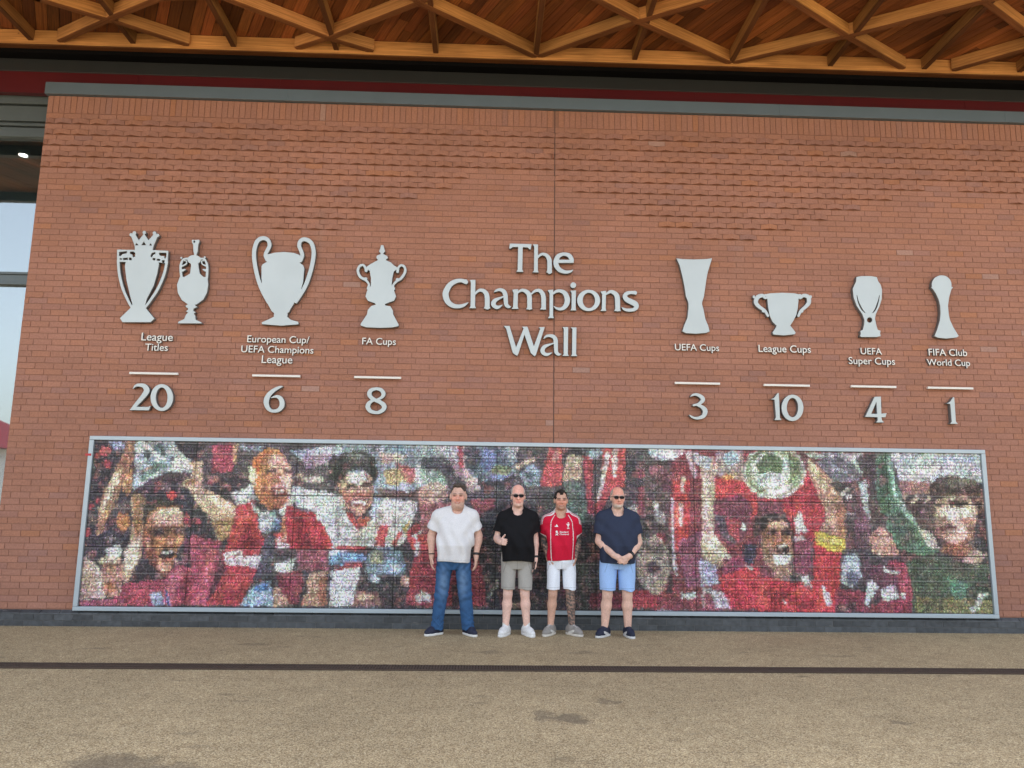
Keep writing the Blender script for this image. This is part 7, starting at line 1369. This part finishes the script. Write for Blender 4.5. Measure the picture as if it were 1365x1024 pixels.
# --- man in white
P1 = dict(arms=[dict(sh=(-.185, .01, 1.375), el=(-.272, .045, 1.125), wr=(-.262, -.005, .905), hd=(.03, -.12, -1), hn=(1, .1, 0), r=1.12, slv=.66, slr=.082),
                dict(sh=(.245, .01, 1.375), el=(.325, .045, 1.125), wr=(.300, -.02, .905), hd=(.0, -.18, -1), hn=(-1, .15, 0), r=1.12, slv=.66, slr=.082, thumb=-.5)],
          legs=[dict(hip=(-.085, .0, .84), kn=(-.128, -.015, .45), an=(-.172, .02, .09), toe=(-.75, -.72, 0), r=1.1), dict(hip=(.125, .0, .84), kn=(.172, -.015, .45), an=(.218, .02, .09), toe=(.55, -.85, 0), r=1.1)])
def jeans_color(V):
    c = np.tile(np.array((.040, .105, .235)), (len(V), 1)); f = np.zeros(len(V))
    for x in (-.10, .14): f = np.maximum(f, np.exp(-((V[:, 0]-x)/.05)**2-((V[:, 2]-.6)/.17)**2)*(V[:, 1] < -.02))
    c = mixc(c, (.16, .26, .41), f*.75); c = mixc(c, (.025, .05, .11), np.clip(.3*speck(V, 75, 8), 0, .5)); return c
def shoe_col(main, side=None, lace=None):
    def f(V, an, t, nrm):
        c = np.tile(np.array(main), (len(V), 1)); u = (V[:, :2]-an[:2])@t; w = np.abs((V[:, :2]-an[:2])@nrm)
        if side is not None: c = mixc(c, side, ((w > .036) & (u > -.02) & (u < .10) & (V[:, 2] < .07) & (np.abs(V[:, 2]-.03-.35*u) < .014)).astype(float))
        if lace is not None: c = mixc(c, lace, ((w < .016) & (u > .03) & (u < .11) & (np.sin(u*330) > .1) & (V[:, 2] > .06)).astype(float))
        return c
    return f
SKIN = (.52, .275, .19)
person(-.372, -.45, (.915, .95, .984), 'man in a white V neck T-shirt and blue jeans', 1.725, 1.458, .205, 1.392, .058, dict(w=1.16, jaw=(.060, .058, .046), chin2=True, brow=(.2, .15, .12)), P1['arms'], P1['legs'],
       dict(name='tshirt', hem=.83, rows=shirt_rows(.83, 1.385, .206, .152, .224, .176, .212, .135), color=(.70, .70, .72), vee=.085, neck=.07, seed=3, fold=1.15),
       dict(name='jeans', top=.93, end=.062, rows=[(.74, -.0, .0, .15, .10), (.82, .0, .0, .205, .132), (.93, .0, 0, .20, .135)], r=(.108, .083, .073), color=jeans_color, seed=6),
       dict(color=shoe_col((.022, .026, .05), None, (.05, .055, .09)), sole=(.72, .71, .69)), (.66, .41, .325), cx=.03, hairstyle=make_hair(hair_full, (.075, .058, .048)), beard=((.42, .31, .26), .4, .065), smile=True,
       straps=[((-.2625, -.001, .912), (.03, -.12, -1), .042, .012), ((.302, -.012, .918), (-.02, -.2, -1), .042, .028)], tilt=.05)

# --- man in black
A2 = [dict(sh=(-.175, .01, 1.385), el=(-.248, .03, 1.105), wr=(-.212, -.205, 1.075), hd=(.25, -.80, .05), hn=(.95, .25, -.1), fist=True, thumb=.75, r=1.0, slv=.70, slr=.082),
      dict(sh=(.185, .01, 1.385), el=(.222, .05, 1.10), wr=(.225, -.015, .89), hd=(.02, -.16, -1), hn=(-1, .25, 0), curl=.5, r=1.0, slv=.68, slr=.082, thumb=-.4)]
L2 = [dict(hip=(-.098, .0, .86), kn=(-.108, -.015, .47), an=(-.128, .02, .10), toe=(-.40, -.92, 0)), dict(hip=(.097, .0, .86), kn=(.100, -.015, .47), an=(.128, .02, .10), toe=(.40, -.92, 0))]
def grey_short(V): return short_lines(V, np.tile(np.array((.38, .365, .34)), (len(V), 1)), .525)
person(.374, -.44, (.94, .96, .977), 'bald man in sunglasses with a black T-shirt and grey shorts', 1.742, 1.482, .195, 1.385, .003, dict(burn=.5, brow=(.4, .32, .28)), A2, L2,
       dict(name='tshirt', hem=.85, rows=shirt_rows(.85, 1.385, .205, .15, .215, .17, .215, .132), color=(.011, .011, .013), neck=.062, drop=.032, seed=8),
       dict(name='shorts', top=.95, end=.525, rows=[(.76, 0, .0, .14, .10), (.84, 0, .0, .192, .128), (.95, 0, 0, .19, .13)], r=(.094, .090), color=grey_short, seed=9),
       dict(color=shoe_col((.70, .70, .70)), sole=(.74, .74, .73), sock=.145), (.76, .50, .42), hairstyle=make_hair(hair_short_sides, (.42, .38, .34)), glasses=True,
       straps=[((.226, -.008, .90), (.02, -.16, -1), .037, .026)])

# --- man in the red football shirt
A3 = [dict(sh=(-.165, .01, 1.325), el=(-.205, .085, 1.07), wr=(-.158, .0, .895), hd=(.28, -.25, -1), hn=(1, .2, .2), curl=.2, r=.93, slv=.72, slr=.076),
      dict(sh=(.165, .01, 1.325), el=(.215, .085, 1.07), wr=(.170, .0, .895), hd=(-.28, -.25, -1), hn=(-1, .2, .2), curl=.2, r=.93, slv=.72, slr=.076, thumb=-.5)]
L3 = [dict(hip=(-.084, .0, .84), kn=(-.098, -.015, .46), an=(-.118, .03, .10), toe=(-.50, -.87, 0), r=.93), dict(hip=(.09, .0, .84), kn=(.110, -.015, .46), an=(.136, .03, .10), toe=(.55, -.84, 0), r=.93)]
RED = (.56, .014, .045)
def kit(ctx):
    def f(V):
        c = np.tile(np.array(RED), (len(V), 1)); wh = np.array((.72, .70, .71)); x = V[:, 0]; z = V[:, 2]; fr = V[:, 1] < .0
        # raglan piping, side piping
        ax = np.abs(x); pz = 1.30-(ax-.100)*.0
        curve = .126+.010*np.cos((z-1.10)*8)-.050*np.clip((z-1.28)/.1, 0, 1)**1.5
        c = mixc(c, wh, ((np.abs(ax-curve) < .0042) & fr & (z < 1.37)).astype(float))
        # shoulder stripes
        for off in (-.050, -.028, -.006): c = mixc(c, wh, ((np.abs(V[:, 1]-.012-off) < .0065) & (z > 1.24+.0*ax) & (ax > .085) & (ax < .30) & (z > 1.355-.62*(ax-.08))).astype(float))
        c = mixc(c, wh, ((z > ctx.sz+.062)).astype(float))
        for a in ctx.arms:
            sh, el = np.array(a['sh']), np.array(a['el']); v = el-sh; t = ((V-sh)@v)/(v@v); d = np.linalg.norm(V-sh-np.clip(t, 0, 1)[:, None]*v, axis=1)
            c = mixc(c, wh, ((t > a['slv']-.10) & (d < .11) & (ax > .14) & (np.sign(x) == np.sign(sh[0]))).astype(float))
        return c
    return f
def pale_short(V): return short_lines(V, np.tile(np.array((.78, .82, .90)), (len(V), 1)), .515)
tats = [((-.19, .05, 1.2), (-.205, .085, 1.07), .075), ((-.205, .085, 1.07), (-.165, .01, .925), .07), ((.19, .05, 1.2), (.215, .085, 1.07), .075), ((.215, .085, 1.07), (.177, .01, .925), .07), ((.110, -.015, .47), (.134, .03, .16), .085)]
p3, kit_shirt = person(.887, -.40, (.97, .97, .992), 'tattooed man in a red football shirt and white shorts', 1.655, 1.435, .18, 1.335, -.005, dict(w=1.12, brow=(.06, .045, .035), jaw=(.049, .054, .040)), A3, L3,
       dict(name='football_shirt', hem=.855, rows=shirt_rows(.855, 1.335, .168, .125, .172, .135, .178, .122), color=kit, neck=.062, drop=.03, seed=12, fold=.8),
       dict(name='shorts', top=.94, end=.515, rows=[(.75, 0, .0, .12, .09), (.83, .005, .0, .170, .118), (.94, .005, 0, .165, .12)], r=(.084, .079), color=pale_short, seed=13),
       dict(color=shoe_col((.27, .25, .23), (.68, .66, .62), (.6, .58, .55)), sole=(.64, .60, .54)), (.60, .36, .27), hairstyle=make_hair(hair_quiff, (.022, .017, .015)), tattoo=tats, beard=((.2, .12, .09), .25, .06), smile=True)

# --- man in navy
A4 = [dict(sh=(-.175, .01, 1.36), el=(-.222, .0, 1.065), wr=(-.072, -.195, .915), hd=(.88, -.30, -.42), hn=(-.2, .9, -.2), curl=.35, r=1.1, slv=.70, slr=.084, thumb=-.4, hs=1.0),
      dict(sh=(.205, .01, 1.36), el=(.256, .0, 1.06), wr=(.116, -.20, .915), hd=(-.88, -.34, -.40), hn=(.1, .9, .2), curl=.4, r=1.1, slv=.70, slr=.084, thumb=.4, hs=1.0)]
L4 = [dict(hip=(-.112, .0, .84), kn=(-.128, -.015, .46), an=(-.158, .02, .10), toe=(-.62, -.78, 0), r=1.08), dict(hip=(.108, .0, .84), kn=(.112, -.015, .46), an=(.122, .02, .10), toe=(.14, -.99, 0), r=1.08)]
def blue_short(V): return short_lines(V, np.tile(np.array((.34, .52, .86)), (len(V), 1)), .515)
person(1.535, -.47, (.955, .96, 1.0), 'man with a white goatee in a navy T-shirt and light blue shorts', 1.690, 1.452, .20, 1.36, .004, dict(w=1.06, burn=.75, brow=(.45, .38, .33), jaw=(.054, .058, .043)), A4, L4,
       dict(name='tshirt', hem=.825, rows=shirt_rows(.825, 1.36, .212, .16, .222, .182, .215, .138), color=(.034, .043, .075), neck=.068, drop=.035, seed=17, fold=1.1),
       dict(name='shorts', top=.93, end=.515, rows=[(.75, 0, .0, .14, .10), (.82, -.005, .01, .194, .130), (.93, -.005, .01, .185, .130)], r=(.104, .099), color=blue_short, seed=18),
       dict(color=shoe_col((.018, .022, .045), (.62, .62, .62), (.03, .035, .06)), sole=(.60, .60, .60)), (.70, .45, .36), hairstyle=make_hair(hair_short_sides, (.45, .36, .30)), glasses=True, beard=((.62, .56, .50), .92, .038),
       straps=[((.126, -.186, .924), (-.62, -.58, -.42), .042, .034)], cx=.015)

# the phone held by the man in black
def phone():
    T = SDF((-.06, -.03, -.10), (.06, .03, .10), .004); T.rbox((0, 0, 0), (.036, .0055, .072), .004); o = T.object('mobile_phone', M['strap'], None, (.02, .02, .02), 1)
    o.location = (.374+.208, -.44-.044, .755); o.rotation_euler = (.12, .1, math.radians(62)); tag(o, 'dark mobile phone in the lowered hand of the man in black', 'phone')
phone()

# --- crest, maker's mark and sponsor on the red shirt
bpy.context.view_layer.update()
def on_shirt(name, polys, mat, ox, oz, sc, parent=None, subdiv=True):
    "lays flat marks given as 2-D triangles/polygons on the front of the shirt"
    me = kit_shirt.data; bv = BVHTree.FromPolygons([v.co[:] for v in me.vertices], [p.vertices[:] for p in me.polygons])
    V, F = [], []
    for poly in polys:
        n = len(V)
        for x, z in poly:
            px, pz = ox+x*sc, oz+z*sc; hit = bv.ray_cast(Vector((px, -1, pz)), Vector((0, 1, 0))); y = hit[0].y if hit[0] else -.13; V.append((px, y-.0035, pz))
        F.append(tuple(range(n, len(V))))
    o = mesh_obj(name, V, F, mat); o.parent = kit_shirt; return o
def text_tris(s):
    cu = bpy.data.curves.new('t', 'FONT'); cu.body = s; cu.size = 1; cu.resolution_u = 2; cu.offset = .015; tmp = bpy.data.objects.new('tmp', cu); COL.objects.link(tmp); dg = bpy.context.evaluated_depsgraph_get(); dg.update()
    me = bpy.data.meshes.new_from_object(tmp.evaluated_get(dg)); bpy.data.objects.remove(tmp); bpy.data.curves.remove(cu)
    v = [(p.co.x, p.co.y) for p in me.vertices]; w = max(p[0] for p in v); t = [[(v[i][0]/w, v[i][1]/w) for i in p.vertices] for p in me.polygons]; bpy.data.meshes.remove(me); return t
on_shirt('sponsor_print', [[(x, z+.17) for x, z in t] for t in text_tris('Standard')]+[[(x*1.06, z-.06) for x, z in t] for t in text_tris('Chartered')], M['white'], -.032, 1.148, .105)
ribbon = [[(-.5,.9),(0,1),(.4,.75),(.25,.5),(-.1,.62),(-.25,.45)],[(-.5,.9),(-.25,.45),(.1,.2),(-.1,0),(-.55,.35)],[(.1,.2),(-.25,.45),(.0,.55),(.5,.2),(.45,-.2),(.2,-.1)],[(.45,-.2),(.2,-.1),(-.1,-.35),(-.05,-.6),(.25,-.5)],[(-.55,-.1),(-.3,-.05),(-.1,-.35),(-.05,-.6),(-.45,-.4)],[(.0,-.5),(.3,-.5),(.55,-.85),(.25,-.85)],[(-.45,-.4),(-.15,-.5),(-.3,-.85),(-.6,-.85)]]
on_shirt('sponsor_mark', ribbon, M['white'], -.062, 1.160, .030)
on_shirt('maker_mark', [[(-.9,-.5),(-.55,-.5),(-.40,-.22),(-.72,-.02)],[(-.42,-.5),(-.06,-.5),(.18,-.05),(-.3,.28)] ,[(.08,-.5),(.9,-.5),(.2,.72),(-.12,.52)]], M['white'], -.066, 1.245, .024)
on_shirt('club_crest', [[(-.1,1.0),(.25,1.1),(.5,.95),(.25,.9),(.2,.7),(-.05,.75)],[(-.05,.75),(.2,.7),(.35,.2),(.2,-.3),(-.15,-.2),(-.2,.3)],[(-.2,.3),(-.15,-.1),(-.55,.45),(-.5,.75)],[(.3,.35),(.3,-.1),(.6,.5),(.65,.85)],[(-.15,-.2),(.0,-.25),(-.05,-.6),(-.3,-.62),(-.12,-.5)],[(.05,-.25),(.2,-.3),(.25,-.6),(.02,-.62),(.12,-.5)],[(-.45,-.75),(.5,-.75),(.5,-.88),(-.45,-.88)],[(-.35,-.95),(-.15,-.95),(-.15,-1.1),(-.35,-1.1)],[(-.05,-.95),(.12,-.95),(.12,-1.1),(-.05,-1.1)],[(.2,-.95),(.4,-.95),(.4,-1.1),(.2,-1.1)]], M['white'], .072, 1.248, .034)
